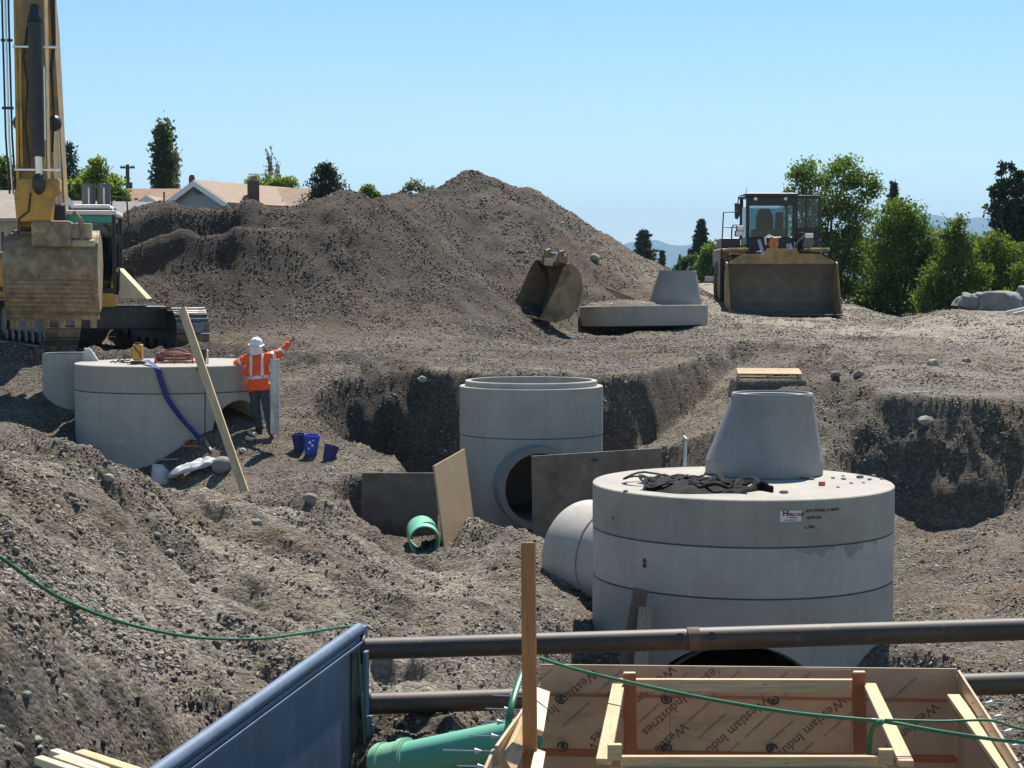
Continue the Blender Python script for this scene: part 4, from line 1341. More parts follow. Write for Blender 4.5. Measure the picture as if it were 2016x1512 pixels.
# printed mill marks run diagonally, upside down
pm_x = back
for (u, v, s, sz) in ((1172, 1318, 'Westlam Industries', 0.10), (1322, 1311, 'Westlam Industries', 0.10), (1425, 1296, 'Westlam Industries', 0.10), (1548, 1308, 'Westlam Industries', 0.0),
                      (1506, 1371, 'Westlam Industries', 0.10), (1655, 1368, 'Westlam Industries', 0.10), (1836, 1378, 'Westlam Industries', 0.10), (1346, 1424, 'Westlam Industries', 0.10),
                      (1168, 1464, 'Westlam Industries', 0.10), (1775, 1308, 'Westlam Industries', 0.0), (1300, 1466, 'Westlam Industries', 0.10)):
    if sz <= 0: continue
    ang = 180 + 43
    p = at(u, v, 12.24)
    bx = Vector((back.x, back.y, 0)).normalized(); bz = Vector((0, 0, 1)); by = Vector((-bx.y, bx.x, 0))
    c_, s_ = math.cos(R(ang)), math.sin(R(ang))
    ex = bx * c_ + bz * s_; ey = -bx * s_ + bz * c_
    mw = Matrix((ex, ey, ex.cross(ey))).transposed().to_4x4()
    pl = fbL + back * ((p - fbL).dot(back))
    mw.translation = Vector((p.x, fbL.y + (p.x - fbL.x) * back.y / back.x - 0.0125, p.z))
    o = text_mesh('mill_print', s, sz, MT['ink'], ft, mw)
    # drop what would lie off the sheet
    bm = bmesh.new(); bm.from_mesh(o.data)
    kill = [f for f in bm.faces if not (fbL.z - 0.6 < (mw @ f.calc_center_median()).z < fbL.z - 0.012 and fbL.x + 0.02 < (mw @ f.calc_center_median()).x < fbR.x - 0.03)]
    bmesh.ops.delete(bm, geom=kill, context='FACES')
    bm.to_mesh(o.data); bm.free()
for (u, v) in ((1085, 1318), (1225, 1318), (1355, 1325), (1455, 1320), (1550, 1318), (1595, 1322), (1800, 1330), (1395, 1384), (1160, 1386), (1298, 1388), (1520, 1402), (1430, 1404), (1560, 1418), (1675, 1398), (1890, 1420), (1600, 1460), (1455, 1462)):
    p = at(u, v, 12.24)
    bx = Vector((back.x, back.y, 0)).normalized(); bz = Vector((0, 0, 1))
    c_, s_ = math.cos(R(223)), math.sin(R(223))
    ex = bx * c_ + bz * s_; ey = -bx * s_ + bz * c_
    mw = Matrix((ex, ey, ex.cross(ey))).transposed().to_4x4()
    if p.x > fbR.x - 0.05: continue
    mw.translation = Vector((p.x, fbL.y + (p.x - fbL.x) * back.y / back.x - 0.0122, min(p.z, fbL.z - 0.02)))
    o = text_mesh('mill_print', 'www.westlam.com', 0.034, MT['ink_faint'], ft, mw)
# tie rods with plastic cones sticking out of the side walls
def tie(a, b, k=0.62):
    t_ = MB().cyl(a, b, 0.0045, n=6)
    o = t_.build('form_tie', MT['steel_bright'], ft, smooth=40, world=True)
    c = a + (b - a) * k
    dv = (b - a).normalized()
    MB().cyl(c - dv * 0.022, c + dv * 0.022, 0.020, 0.006, 12).build('tie_cone', MT['white'], o, smooth=40, world=True)
for (u0, u1, v, Y) in ((970, 1026, 1370, 11.95), (956, 1014, 1396, 11.6), (942, 1000, 1421, 11.3), (925, 994, 1449, 10.95), (872, 978, 1478, 10.6), (900, 966, 1509, 10.2), (986, 1030, 1352, 12.2)):
    tie(at(u0, v - 1, Y), at(u1 + 20, v + 2, Y), 0.55)
for (u0, u1, v, Y) in ((1982, 1926, 1384, 11.5), (2000, 1942, 1411, 11.15), (2020, 1962, 1440, 10.8), (2030, 1985, 1468, 10.4)):
    tie(at(u0, v, Y), at(u1 - 15, v, Y), 0.5)
# tall orange post
tp = board('timber_post', at(1044, 1560, 10.7), at(1040, 1068, 10.9), 0.088, 0.038, MT['wood_orange'], None, up=(-0.24, -0.97, 0))
tag(tp, 'tall orange-brown timber post rising in front of the formwork', 'timber post')
# green sewer pipe running into the form
g0, g1 = at(752, 1506, 12.75), at(1050, 1445, 12.15)
gs = thing('sewer_pipe', 'long green sewer pipe with a pale coupling running into the formwork', 'pipe', tuple(g0))
dgp = (g1 - g0).normalized()
MB().pipe(g0, g1, 0.13, 0.116, 40).build('pipe_barrel', MT['green_pvc'], gs, smooth=40, world=True)
MB().pipe(g0 - dgp * 0.03, g0 + dgp * 0.26, 0.150, 0.128, 40).build('coupling', MT['green_coupling'], gs, smooth=40, world=True)
for k in (0.0, 0.20):
    MB().pipe(g0 + dgp * k, g0 + dgp * (k + 0.05), 0.163, 0.128, 40).build('coupling_ring', MT['green_coupling'], gs, smooth=40, world=True)
# hoses
def smooth_path(pts, n=10):
    pts = [Vector(p) for p in pts]
    out = []
    for i in range(len(pts) - 1):
        p0 = pts[max(i - 1, 0)]; p1 = pts[i]; p2 = pts[i + 1]; p3 = pts[min(i + 2, len(pts) - 1)]
        for k in range(n):
            t = k / n
            out.append(0.5 * ((2 * p1) + (p2 - p0) * t + (2 * p0 - 5 * p1 + 4 * p2 - p3) * t * t + (3 * p1 - p0 - 3 * p2 + p3) * t ** 3))
    out.append(pts[-1])
    return out
h1 = [at(-60, 1062, 8.6), at(0, 1097, 9.0), at(120, 1178, 9.8), at(250, 1228, 10.7), at(380, 1254, 11.7), at(500, 1258, 12.6), at(600, 1246, 13.3), at(665, 1236, 13.8), at(690, 1236, 13.95), at(703, 1262, 13.86), at(712, 1380, 13.80), at(722, 1540, 13.75)]
tag(MB().tube(smooth_path(h1), 0.0105, 10).build('garden_hose', MT['hose_green'], smooth=50), 'green hose sagging across the gravel slope onto the blue shield', 'hose')
h2 = [at(1064, 1296, 11.9), at(1130, 1317, 11.6), at(1250, 1346, 11.2), at(1400, 1377, 10.7), at(1560, 1403, 10.2), at(1690, 1416, 9.95), at(1738, 1420, 9.9), at(1850, 1440, 9.9), at(1960, 1456, 9.95), at(2040, 1464, 10)]
tag(MB().tube(smooth_path(h2), 0.0115, 10).build('garden_hose', MT['hose_green'], smooth=50), 'pale green hose stretched across the top of the formwork', 'hose')
h3 = [at(1742, 1417, 9.86), at(1850, 1420, 9.9), at(1945, 1418, 9.95), at(1990, 1430, 10), at(2050, 1444, 10)]
tag(MB().tube(smooth_path(h3), 0.008, 8).build('tie_rope', MT['hose_green'], smooth=50), 'thin green cord tied to the formwork frame, running off right', 'rope')
h4 = [at(1738, 1421, 9.87), at(1722, 1428, 9.9), at(1713, 1455, 9.95), at(1708, 1512, 10), at(1706, 1560, 10)]
tag(MB().tube(smooth_path(h4), 0.016, 8).build('green_rope', MT['hose_green'], smooth=50), 'dark green rope end hanging inside the formwork', 'rope')
h5 = [at(1030, 1318, 11.5), at(1020, 1345, 11.3), at(1008, 1385, 11.1), at(1000, 1430, 11.0), at(990, 1470, 10.9)]
tag(MB().tube(smooth_path(h5), 0.022, 8, ry=0.01).build('green_strap', MT['hose_green'], smooth=50), 'dark green strap hanging left of the orange post', 'strap')
# offcuts at the lower left
for k, (a, b, w, mt) in enumerate((((75, 1496, 8.9), (175, 1530, 8.6), 0.05, 'wood_pale'), ((105, 1482, 9.1), (210, 1520, 8.8), 0.05, 'wood_pale'), ((112, 1494, 9.0), (230, 1535, 8.7), 0.06, 'wood_pale'), ((155, 1484, 9.2), (270, 1522, 8.9), 0.07, 'wood'))):
    tag(board('lumber_offcut', at(*a), at(*b), w, 0.04, MT[mt], None), ('pale lumber offcut at the lower left, lowest of the four', 'pale lumber offcut at the lower left, uppermost of the white ones', 'pale lumber offcut at the lower left, in the middle of the pile', 'tan lumber offcut with a dark end at the lower left')[k], 'lumber', 'offcuts at the lower left')
# ---------------------------------------------------------------- excavator at the left edge
EO = Vector((-9.72, 39.2, -1.38))
EY = R(8)
ex = thing('excavator', 'large yellow excavator facing the viewer with its bucket hanging low', 'excavator', tuple(EO), (0, 0, EY))
Y_, YD = MT['yellow'], MT['yellow_dull']
def part(m, name, mat, parent=ex, smooth=None, bevel=0.0, segs=2):
    return m.build(name, mat, parent, smooth=smooth, bevel=bevel, segs=segs)
# house
part(MB().box((-0.35, 0.9, 1.62), (2.3, 3.4, 0.95)), 'machine_deck', Y_, bevel=0.05)
m = MB(); m.prism([(-1.5, 2.6), (0.8, 2.6), (0.75, 3.2), (0.4, 3.6), (-0.9, 3.6), (-1.45, 3.2)], (0, 0, 1.3), (0, 0, 1.1), (1, 0, 0), (0, 1, 0))
part(m, 'counterweight', Y_, bevel=0.08)
part(MB().box((-1.1, -1.0, 1.55), (0.98, 2.0, 0.95)), 'storage_box', Y_, bevel=0.04)
part(MB().box((-1.1, -2.02, 1.55), (0.8, 0.05, 0.7)), 'box_door', Y_, bevel=0.02)
part(MB().box((-1.35, -2.055, 1.25), (0.14, 0.02, 0.09)), 'door_latch', MT['black'], bevel=0.01)
part(MB().box((-1.05, 0.4, 2.32), (0.95, 1.6, 0.42)), 'engine_hood', MT['white'], bevel=0.05)
part(MB().box((-1.05, -0.46, 2.25), (1.0, 0.1, 0.5)), 'hood_front', MT['black'], bevel=0.02)
# exhaust and air cleaner behind the cab
for dx in (0.16, 0.50):
    part(MB().cyl((dx, 1.3, 2.0), (dx, 1.3, 3.65), 0.15, n=18), 'exhaust_stack', MT['grey_plastic'], smooth=40)
    part(MB().box((dx + 0.02, 1.13, 3.32), (0.035, 0.02, 0.46)), 'stack_strip', MT['white'])
part(MB().box((0.35, 1.3, 2.75), (0.85, 0.5, 0.7)), 'air_cleaner', MT['grey_plastic'], bevel=0.04)
CO = -0.60
# cab on the viewer's right
cab = part(MB().box((1.08 + CO, -1.0, 1.18), (1.06, 1.8, 0.14)), 'cab_floor', MT['black'], bevel=0.02)
for x in (0.58 + CO, 1.58 + CO):
    for y, t in ((-1.86, 0.09), (-0.2, 0.10)):
        part(MB().box((x, y, 2.02), (0.085, t, 1.62)), 'cab_pillar', MT['black'], bevel=0.015)
part(MB().box((1.08 + CO, -1.0, 2.86), (1.12, 1.86, 0.10)), 'cab_roof', MT['white'], bevel=0.03)
part(MB().box((1.05 + CO, -0.7, 2.99), (0.8, 0.9, 0.16)), 'roof_hatch', MT['white'], bevel=0.04)
part(MB().box((1.05 + CO, -1.18, 2.94), (0.9, 0.1, 0.08)), 'hatch_lip', MT['black'], bevel=0.01)
part(MB().box((1.08 + CO, -1.90, 2.72), (0.94, 0.05, 0.13)), 'sun_visor', MT['green_cab'], bevel=0.01)
part(MB().box((1.08 + CO, -1.89, 2.0), (0.92, 0.012, 1.28)), 'windshield', MT['glass'])
part(MB().box((1.08 + CO, -0.19, 2.2), (0.9, 0.012, 0.9)), 'rear_window', MT['glass'])
part(MB().box((1.60 + CO, -1.0, 2.15), (0.012, 1.5, 1.0)), 'side_window', MT['glass'])
part(MB().box((1.60 + CO, -1.0, 1.4), (0.03, 1.7, 0.45)), 'cab_door_panel', MT['black'], bevel=0.01)
part(MB().box((1.08 + CO, -0.7, 1.75), (0.5, 0.5, 0.16)), 'seat_cushion', MT['seat'], bevel=0.05)
part(MB().box((1.08 + CO, -0.46, 2.1), (0.48, 0.16, 0.7), (R(-8), 0, 0)), 'seat_back', MT['seat'], bevel=0.06)
for dx in (-0.30, 0.30):
    part(MB().box((1.08 + dx + CO, -1.0, 1.72), (0.14, 0.5, 0.4)), 'control_console', MT['grey_plastic'], bevel=0.04)
    part(MB().tube([(1.08 + dx + CO, -1.2, 1.9), (1.08 + dx + CO, -1.24, 2.1)], 0.02, 8), 'joystick', MT['black'], smooth=40)
part(MB().box((1.08 + CO, -1.92, 1.0), (1.0, 0.2, 0.3)), 'cab_bumper', Y_, bevel=0.03)
part(MB().tube([(1.67 + CO, -1.9, 1.2), (1.70 + CO, -1.95, 1.9), (1.68 + CO, -1.9, 2.6)], 0.018, 8), 'grab_rail', MT['black'], smooth=40)
part(MB().tube([(1.35 + CO, 0.2, 2.9), (1.38 + CO, 0.2, 3.3), (1.7 + CO, 0.2, 3.28), (1.74 + CO, 0.2, 2.6)], 0.02, 8), 'guard_rail', MT['black'], smooth=40)
part(MB().tube([(1.62 + CO, -1.9, 2.75), (1.9 + CO, -1.95, 2.65), (2.0 + CO, -1.95, 2.55)], 0.014, 6), 'mirror_arm', MT['black'], smooth=40)
m = MB(); m.prism([(0, 0), (0.62, 0), (0, 0.68)], (0, 1.5, 0), (1.64 + CO, -1.7, 1.02))
part(m, 'side_step', mat_simple('sunlit_cream_panel', (0.62, 0.53, 0.34), 0.5, dirt=(0.3, 0.24, 0.16), dirt_amt=0.3), bevel=0.02)  # cream tone puts sunlight into the step's colour
# boom and lift cylinders
m = MB()
side_prof = [(-1.0, 1.5), (-1.2, 1.15), (-1.55, 1.5), (-3.6, 6.0), (-4.6, 7.5), (-4.9, 7.9), (-5.05, 8.3), (-4.7, 8.55), (-4.1, 8.3), (-2.7, 6.5)]
m.prism([(p[0], p[1]) for p in side_prof], (0.56, 0, 0), (-0.28, 0, 0), (0, 1, 0), (0, 0, 1))
part(m, 'boom', YD, bevel=0.03)
for sx in (-0.48, 0.22):
    part(MB().cyl((sx, -2.15, 1.2), (sx, -2.75, 3.0), 0.125, n=18), 'lift_cylinder', MT['black'], smooth=40)
    part(MB().cyl((sx, -2.75, 3.0), (sx, -3.22, 4.55), 0.07, n=16), 'cylinder_rod', MT['steel_bright'], smooth=40)
    part(MB().ico((sx, -3.25, 4.62), (0.14, 0.17, 0.17), 2), 'rod_end', MT['black'], smooth=60)
# stick
m = MB()
for z0, z1, hw0, hw1, y0, y1, dp0, dp1 in ((2.45, 8.6, 0.27, 0.27, -4.78, -4.9, 0.42, 0.75),):
    pts0 = [(-hw0, y0 - dp0 / 2), (hw0, y0 - dp0 / 2), (hw0, y0 + dp0 / 2), (-hw0, y0 + dp0 / 2)]
    pts1 = [(-hw1, y1 - dp1 / 2), (hw1, y1 - dp1 / 2), (hw1, y1 + dp1 / 2), (-hw1, y1 + dp1 / 2)]
    m.add([(p[0], p[1], z0) for p in pts0] + [(p[0], p[1], z1) for p in pts1], [(0, 1, 5, 4), (1, 2, 6, 5), (2, 3, 7, 6), (3, 0, 4, 7), (0, 3, 2, 1), (4, 5, 6, 7)])
part(m, 'stick', YD, bevel=0.03)
for x in (-0.20, 0.22):
    m = MB(); m.prism([(-0.025, 3.6), (0.025, 3.6), (0.025, 8.5), (-0.025, 8.5)], (0, -0.05, 0), (x, -5.10, 0))
    part(m, 'stick_rib', Y_, bevel=0.01)
part(MB().box((-0.285, -4.85, 5.2), (0.06, 0.5, 5.6)), 'stick_cheek', Y_, bevel=0.01)
for k, x in enumerate((-0.43, -0.49, -0.55)):
    part(MB().tube([(x, -4.95, 8.6), (x + 0.01, -5.0, 6.5), (x + 0.03, -4.95, 4.2), (x + 0.08, -4.9, 3.1)], 0.02, 8), 'hydraulic_pipe', MT['steel_bright'] if k == 1 else MT['black'], smooth=40)
for z in (4.75, 6.05, 6.95):
    part(MB().box((-0.47, -4.97, z), (0.22, 0.06, 0.05)), 'pipe_clamp', MT['black'], bevel=0.006)
for k in range(3):
    part(MB().tube([(0.34 + 0.02 * k, -5.0, 8.6), (0.38 + 0.03 * k, -5.05, 7.0), (0.40 + 0.02 * k, -5.0, 6.0), (0.36 + 0.01 * k, -5.02, 5.5), (0.40, -5.0, 4.6), (0.36, -5.0, 3.9)], 0.022, 8), 'hydraulic_hose', MT['black'], smooth=40)
part(MB().tube([(-0.05, -5.17, 6.3), (-0.14, -5.2, 5.7), (-0.06, -5.2, 5.2), (-0.12, -5.2, 4.4), (-0.05, -5.15, 3.6)], 0.018, 8), 'hydraulic_hose', MT['black'], smooth=40)
# bucket cylinder in front of the stick
part(MB().cyl((0.13, -5.30, 3.98), (0.11, -5.32, 6.35), 0.132, n=22), 'bucket_cylinder', MT['black'], smooth=40)
part(MB().cyl((0.11, -5.32, 6.35), (0.11, -5.3, 6.7), 0.155, 0.07, n=22), 'cylinder_head', MT['black'], smooth=40)
part(MB().cyl((0.13, -5.30, 3.80), (0.13, -5.30, 3.99), 0.13, n=22), 'cylinder_gland', MT['steel_dark'], smooth=40)
part(MB().cyl((0.14, -5.29, 3.42), (0.13, -5.30, 3.82), 0.072, n=18), 'cylinder_rod', MT['steel_bright'], smooth=40)
part(MB().cyl((0.28, -5.42, 4.1), (0.28, -5.42, 5.5), 0.014, n=8), 'grease_line', MT['steel_bright'], smooth=40)
part(MB().ico((0.14, -5.32, 3.28), (0.13, 0.12, 0.22), 2), 'rod_eye', MT['steel_dark'], smooth=60)
for z in (5.9, 3.55):
    part(MB().box((0.1, -5.2, z), (0.86, 0.05, 0.05)), 'grab_bar', MT['steel_bright'], bevel=0.01)
# link and coupler
m = MB(); m.prism([(-0.30, 2.55), (0.34, 2.55), (0.40, 3.05), (0.52, 3.12), (0.52, 3.38), (-0.22, 3.38), (-0.34, 3.1)], (0, 0.42, 0), (0, -5.3, 0))
part(m, 'bucket_link', Y_, bevel=0.03)
part(MB().box((0.08, -5.05, 2.32), (0.74, 0.62, 0.5)), 'quick_coupler', MT['steel_worn'], bevel=0.04)
part(MB().tube([(0.5, -5.1, 2.75), (0.62, -5.15, 2.6), (0.66, -5.15, 2.3), (0.6, -5.1, 2.1)], 0.05, 8), 'coupler_pin', MT['steel_worn'], smooth=40)
part(MB().tube([(-0.02, -5.32, 3.1), (-0.06, -5.36, 2.75), (-0.25, -5.3, 2.6), (-0.28, -5.25, 2.3)], 0.02, 8), 'coupler_hose', MT['black'], smooth=40)
# bucket: curved back towards the viewer, teeth down
bk = empty('digging_bucket', (0.05, -4.85, 0.12)); bk.parent = ex
outer = [(-0.05, 0.66), (-0.26, 0.90), (-0.40, 1.2), (-0.46, 1.5), (-0.42, 1.78), (-0.30, 2.02), (-0.10, 2.2), (0.14, 2.28)]
inner = [(p[0] + 0.04 + 0.01 * i, p[1]) for i, p in enumerate(outer)]
m = MB(); m.prism(outer + inner[::-1], (1.72, 0, 0), (-0.86, 0, 0), (0, 1, 0), (0, 0, 1))
part(m, 'bucket_shell', MT['steel_worn'], bk, smooth=35)
for x in (-0.90, 0.86):
    m = MB(); m.prism(outer + [(0.55, 2.1), (0.75, 1.6), (0.35, 0.75)], (0.04, 0, 0), (x, 0, 0), (0, 1, 0), (0, 0, 1))
    part(m, 'side_plate', MT['steel_worn'], bk, bevel=0.008)
for k in range(8):
    z = 0.74 + 0.088 * k
    y = np.interp(z, [p[1] for p in outer], [p[0] for p in outer])
    part(MB().box((0, y - 0.012, z), (1.66, 0.03, 0.045)), 'wear_strip', MT['steel_worn'], bk, bevel=0.008)
part(MB().box((0, 0.0, 0.60), (1.76, 0.12, 0.12), (R(-35), 0, 0)), 'cutting_lip', MT['steel_worn'], bk, bevel=0.01)
for k in range(6):
    m = MB(); x = -0.76 + 0.304 * k
    m.add([(x - 0.075, -0.07, 0.64), (x + 0.075, -0.07, 0.64), (x + 0.075, 0.08, 0.64), (x - 0.075, 0.08, 0.64), (x - 0.055, 0.07, 0.36), (x + 0.055, 0.07, 0.36), (x + 0.055, 0.11, 0.36), (x - 0.055, 0.11, 0.36)],
          [(0, 1, 2, 3), (7, 6, 5, 4), (0, 4, 5, 1), (1, 5, 6, 2), (2, 6, 7, 3), (3, 7, 4, 0)])
    part(m, 'tooth', MT['steel_worn'], bk, bevel=0.012)
cream = mat_simple('dusty_sunlit_cream', (0.42, 0.34, 0.22), 0.6, dirt=(0.24, 0.19, 0.13), dirt_amt=0.5)  # pale base paints sunlit tops onto these bucket parts
part(MB().box((0.55, -0.2, 2.26), (0.46, 0.16, 0.30)), 'hinge_ear', cream, bk, bevel=0.02)
part(MB().cyl((0.16, -0.30, 2.02), (0.84, -0.30, 2.02), 0.075, n=18), 'lifting_tube', cream, bk, smooth=50)
m = MB(); m.prism([(0, 0.02), (0.24, 0.26), (0.0, 0.28)], (0, 0.06, 0), (-0.90, -0.14, 2.08))
part(m, 'corner_gusset', cream, bk, bevel=0.006)
part(MB().box((0.0, -0.02, 2.15), (1.2, 0.10, 0.22)), 'hinge_beam', MT['steel_worn'], bk, bevel=0.03)

for o_ in [c_ for c_ in bpy.data.objects if c_.parent == ex and c_.name.split('.')[0] in ('boom', 'lift_cylinder', 'cylinder_rod', 'rod_end', 'stick', 'stick_rib', 'stick_cheek', 'hydraulic_pipe', 'pipe_clamp', 'hydraulic_hose', 'bucket_cylinder', 'cylinder_head', 'cylinder_gland', 'grease_line', 'rod_eye', 'grab_bar', 'bucket_link', 'coupler_hose')]:
    o_.location.x -= 0.27      # the arm stands left of the bucket's middle

# undercarriage: its own heading, built in world space
tdir = Vector((0.47, -0.883, 0)).normalized()
tnor = Vector((tdir.y, -tdir.x, 0)); tnor = -tnor if tnor.x < 0 else tnor     # to the viewer's right
shoe_mesh = None
def track(front, zg):
    global shoe_mesh
    r, Lc = 0.47, 3.9
    c1 = front - tdir * r; c0 = c1 - tdir * Lc
    up = Vector((0, 0, 1))
    prof = []
    n = 14
    for i in range(n + 1):
        a = math.pi / 2 - math.pi * i / n
        prof.append((Lc + r * 0.86 * math.cos(a), r + r * 0.86 * math.sin(a)))
    for i in range(n + 1):
        a = -math.pi / 2 - math.pi * i / n
        prof.append((r * 0.86 * math.cos(a), r + r * 0.86 * math.sin(a)))
    m = MB(); m.prism(prof, tnor * 0.42, Vector((c0.x, c0.y, zg)) - tnor * 0.21, tdir, up)
    tr = m.build('track', MT['steel_dark'], ex, world=True, bevel=0.01)
    peri = 2 * Lc + 2 * math.pi * r
    N = 46
    if shoe_mesh is None:
        s = MB()
        s.box((0, 0, 0), (peri / N * 0.94, 0.72, 0.03))
        s.box((-0.06, 0, 0.028), (0.02, 0.72, 0.035)); s.box((0.05, 0, 0.022), (0.02, 0.72, 0.025))
        tmp = s.build('track_shoe', MT['track'])
        shoe_mesh = tmp.data
        bpy.data.objects.remove(tmp)
    for k in range(N):
        q = (k + 0.5) / N * peri
        if q < Lc: p, t_, nn = (q, 2 * r), Vector((1, 0)), Vector((0, 1))
        elif q < Lc + math.pi * r:
            a = math.pi / 2 - (q - Lc) / r
            p, nn = (Lc + r * math.cos(a), r + r * math.sin(a)), Vector((math.cos(a), math.sin(a)))
        elif q < 2 * Lc + math.pi * r: p, nn = (2 * Lc + math.pi * r - q, 0.0), Vector((0, -1))
        else:
            a = -math.pi / 2 - (q - 2 * Lc - math.pi * r) / r
            p, nn = (r * math.cos(a), r + r * math.sin(a)), Vector((math.cos(a), math.sin(a)))
        z = (tdir * nn.x + up * nn.y).normalized()
        y = tnor
        x = y.cross(z)
        mw = Matrix((x, y, z)).transposed().to_4x4()
        mw.translation = Vector((c0.x, c0.y, zg)) + tdir * p[0] + up * p[1]
        o = bpy.data.objects.new('track_shoe', shoe_mesh)
        COL.objects.link(o)
        o.matrix_basis = mw
        world_parent(o, tr)
    for k in range(6):
        cc = Vector((c0.x, c0.y, zg + 0.16)) + tdir * (0.35 + 0.64 * k)
        MB().cyl(cc - tnor * 0.27, cc + tnor * 0.27, 0.12, n=16).build('track_roller', MT['steel_dark'], tr, smooth=40, world=True)
    for cc in (c0, c1):
        c_ = Vector((cc.x, cc.y, zg + r))
        MB().cyl(c_ - tnor * 0.26, c_ + tnor * 0.26, 0.30, n=24).build('idler_wheel', MT['steel_dark'], tr, smooth=40, world=True)
fr = Vector((-6.75, 37.1, 0))
fl = fr - tnor * 2.75
track(fr, ground_z(-7.6, 38.6) + 0.02)
track(fl, ground_z(-10, 37.4) + 0.02)
cm = (fr + fl) / 2 - tdir * 2.4
m = MB().box((0, 0, 0), (2.3, 2.4, 0.5), (0, 0, math.atan2(tdir.y, tdir.x)))
o = m.build('undercarriage_frame', MT['steel_dark'], ex, bevel=0.04)
o.matrix_basis = Matrix.Rotation(0, 4, 'Z'); o.matrix_basis.translation = (0, 0, 0)
o.location = (cm.x, cm.y, EO.z + 0.62); world_parent(o, ex)
part(MB().cyl((0, 0.2, 0.85), (0, 0.2, 1.2), 0.75, n=32), 'slew_ring', MT['steel_dark'], smooth=40)
# ---------------------------------------------------------------- wheel loader on the pad
LO = Vector((8.40, 56.0, -1.02))
wl = thing('wheel_loader', 'yellow wheel loader facing the viewer with its broad bucket on the ground', 'wheel loader', tuple(LO))
def lp(m, name, mat, parent=wl, smooth=None, bevel=0.0):
    return m.build(name, mat, parent, smooth=smooth, bevel=bevel)
# bucket, open towards the viewer
lb_ = empty('loader_bucket', (-0.02, -1.6, 0)); lb_.parent = wl
bw = 1.73
prof = [(-0.75, 0.02), (-0.1, 0.04), (0.28, 0.12), (0.52, 0.34), (0.60, 0.65), (0.54, 1.0), (0.40, 1.28), (0.22, 1.46)]
outp = [(p[0] + 0.05, p[1] - 0.03) for p in prof]
m = MB(); m.prism(prof + outp[::-1], (2 * bw, 0, 0), (-bw, 0, 0), (0, 1, 0), (0, 0, 1))
dk = mat_simple('bucket_inside', (0.15, 0.122, 0.096), 0.6, 0.35, 0.3, 3, 0.2, 30, dirt=(0.18, 0.145, 0.112), dirt_amt=0.7)
lp(m, 'bucket_shell', dk, lb_, smooth=30)
m = MB()
guard = [(-bw, 1.40), (bw, 1.40), (1.20, 1.66), (0.55, 1.67), (0.46, 1.81), (-0.46, 1.81), (-0.55, 1.67), (-1.20, 1.66)]
m.prism(guard, (0, 0.04, 0), (0, 0.20, 0))
lp(m, 'spill_guard', MT['yellow_dull'], lb_, bevel=0.006)
for x in (-bw, bw - 0.05):
    m = MB(); m.prism([(-0.75, 0.0), (-0.1, 0.0), (0.3, 0.08), (0.56, 0.3), (0.64, 0.65), (0.5, 1.1), (0.22, 1.46), (0.08, 1.42), (-0.35, 0.7)], (0.05, 0, 0), (x, 0, 0), (0, 1, 0), (0, 0, 1))
    lp(m, 'side_plate', MT['yellow_dull'], lb_, bevel=0.008)
lp(MB().box((0, -0.80, 0.02), (2 * bw + 0.02, 0.22, 0.04)), 'cutting_edge', MT['steel_dark'], lb_, bevel=0.006)
lb_.scale = (1, 1, 1.14)
# tyres
def wheel(x, y):
    t = MB()
    t.lathe([(0.42, -0.33), (0.80, -0.36), (0.91, -0.28), (0.94, 0.0), (0.91, 0.28), (0.80, 0.36), (0.42, 0.33)], 40)
    o = lp(t, 'tyre', MT['rubber'], wl, smooth=35)
    o.rotation_euler = (0, R(90), 0); o.location = (x, y, 0.93)
    lugs = MB()
    for k in range(22):
        a = 2 * math.pi * k / 22
        for s in (-1, 1):
            aa = a + (0.14 if s > 0 else 0)
            lugs.box((0.945 * math.cos(aa), 0.945 * math.sin(aa), s * 0.18), (0.06, 0.10, 0.30), (0, 0, aa))
    l = lp(lugs, 'tread', MT['rubber'], o); tag(l, kind='stuff')
    h = MB(); h.lathe([(0.0, -0.20), (0.30, -0.22), (0.42, -0.30), (0.42, 0.30), (0.30, 0.22), (0.0, 0.20)], 28)
    lp(h, 'rim', MT['yellow_dull'], o, smooth=35)
for x in (-1.12, 1.12):
    wheel(x, 0.0); wheel(x, 3.5)
# frames and arms
lp(MB().box((0, 0.2, 1.05), (1.5, 1.6, 0.9)), 'front_frame', MT['yellow_dull'], bevel=0.04)
lp(MB().box((0, 3.3, 1.6), (1.9, 3.6, 1.3)), 'rear_body', MT['yellow'], bevel=0.08)
lp(MB().box((0, 4.9, 1.4), (2.5, 0.7, 0.9)), 'counterweight', MT['yellow'], bevel=0.08)
lp(MB().box((0, -0.42, 1.62), (1.35, 0.12, 0.75)), 'arm_tower', MT['steel_dark'], bevel=0.03)
for sx in (-0.48, 0.48):
    m = MB(); m.prism([(0.3, 1.95), (0.05, 2.05), (-0.72, 1.45), (-0.98, 0.95), (-0.9, 0.75), (-0.6, 1.05), (0.25, 1.65)], (0.14, 0, 0), (sx - 0.07, 0, 0), (0, 1, 0), (0, 0, 1))
    lp(m, 'lift_arm', MT['yellow_dull'], bevel=0.02)
    lp(MB().cyl((sx * 1.3, 0.3, 1.1), (sx * 1.12, -0.85, 1.5), 0.09, n=14), 'lift_cylinder', MT['steel_dark'], smooth=40)
lp(MB().tube([(-0.62, -0.6, 2.35), (-0.48, -0.9, 1.75)], 0.05, 10), 'hydraulic_pipe', MT['steel_bright'], smooth=40)
lp(MB().cyl((0.30, -0.75, 2.20), (0.36, -1.0, 1.78), 0.085, n=18), 'cylinder_rod', MT['steel_bright'], smooth=40)
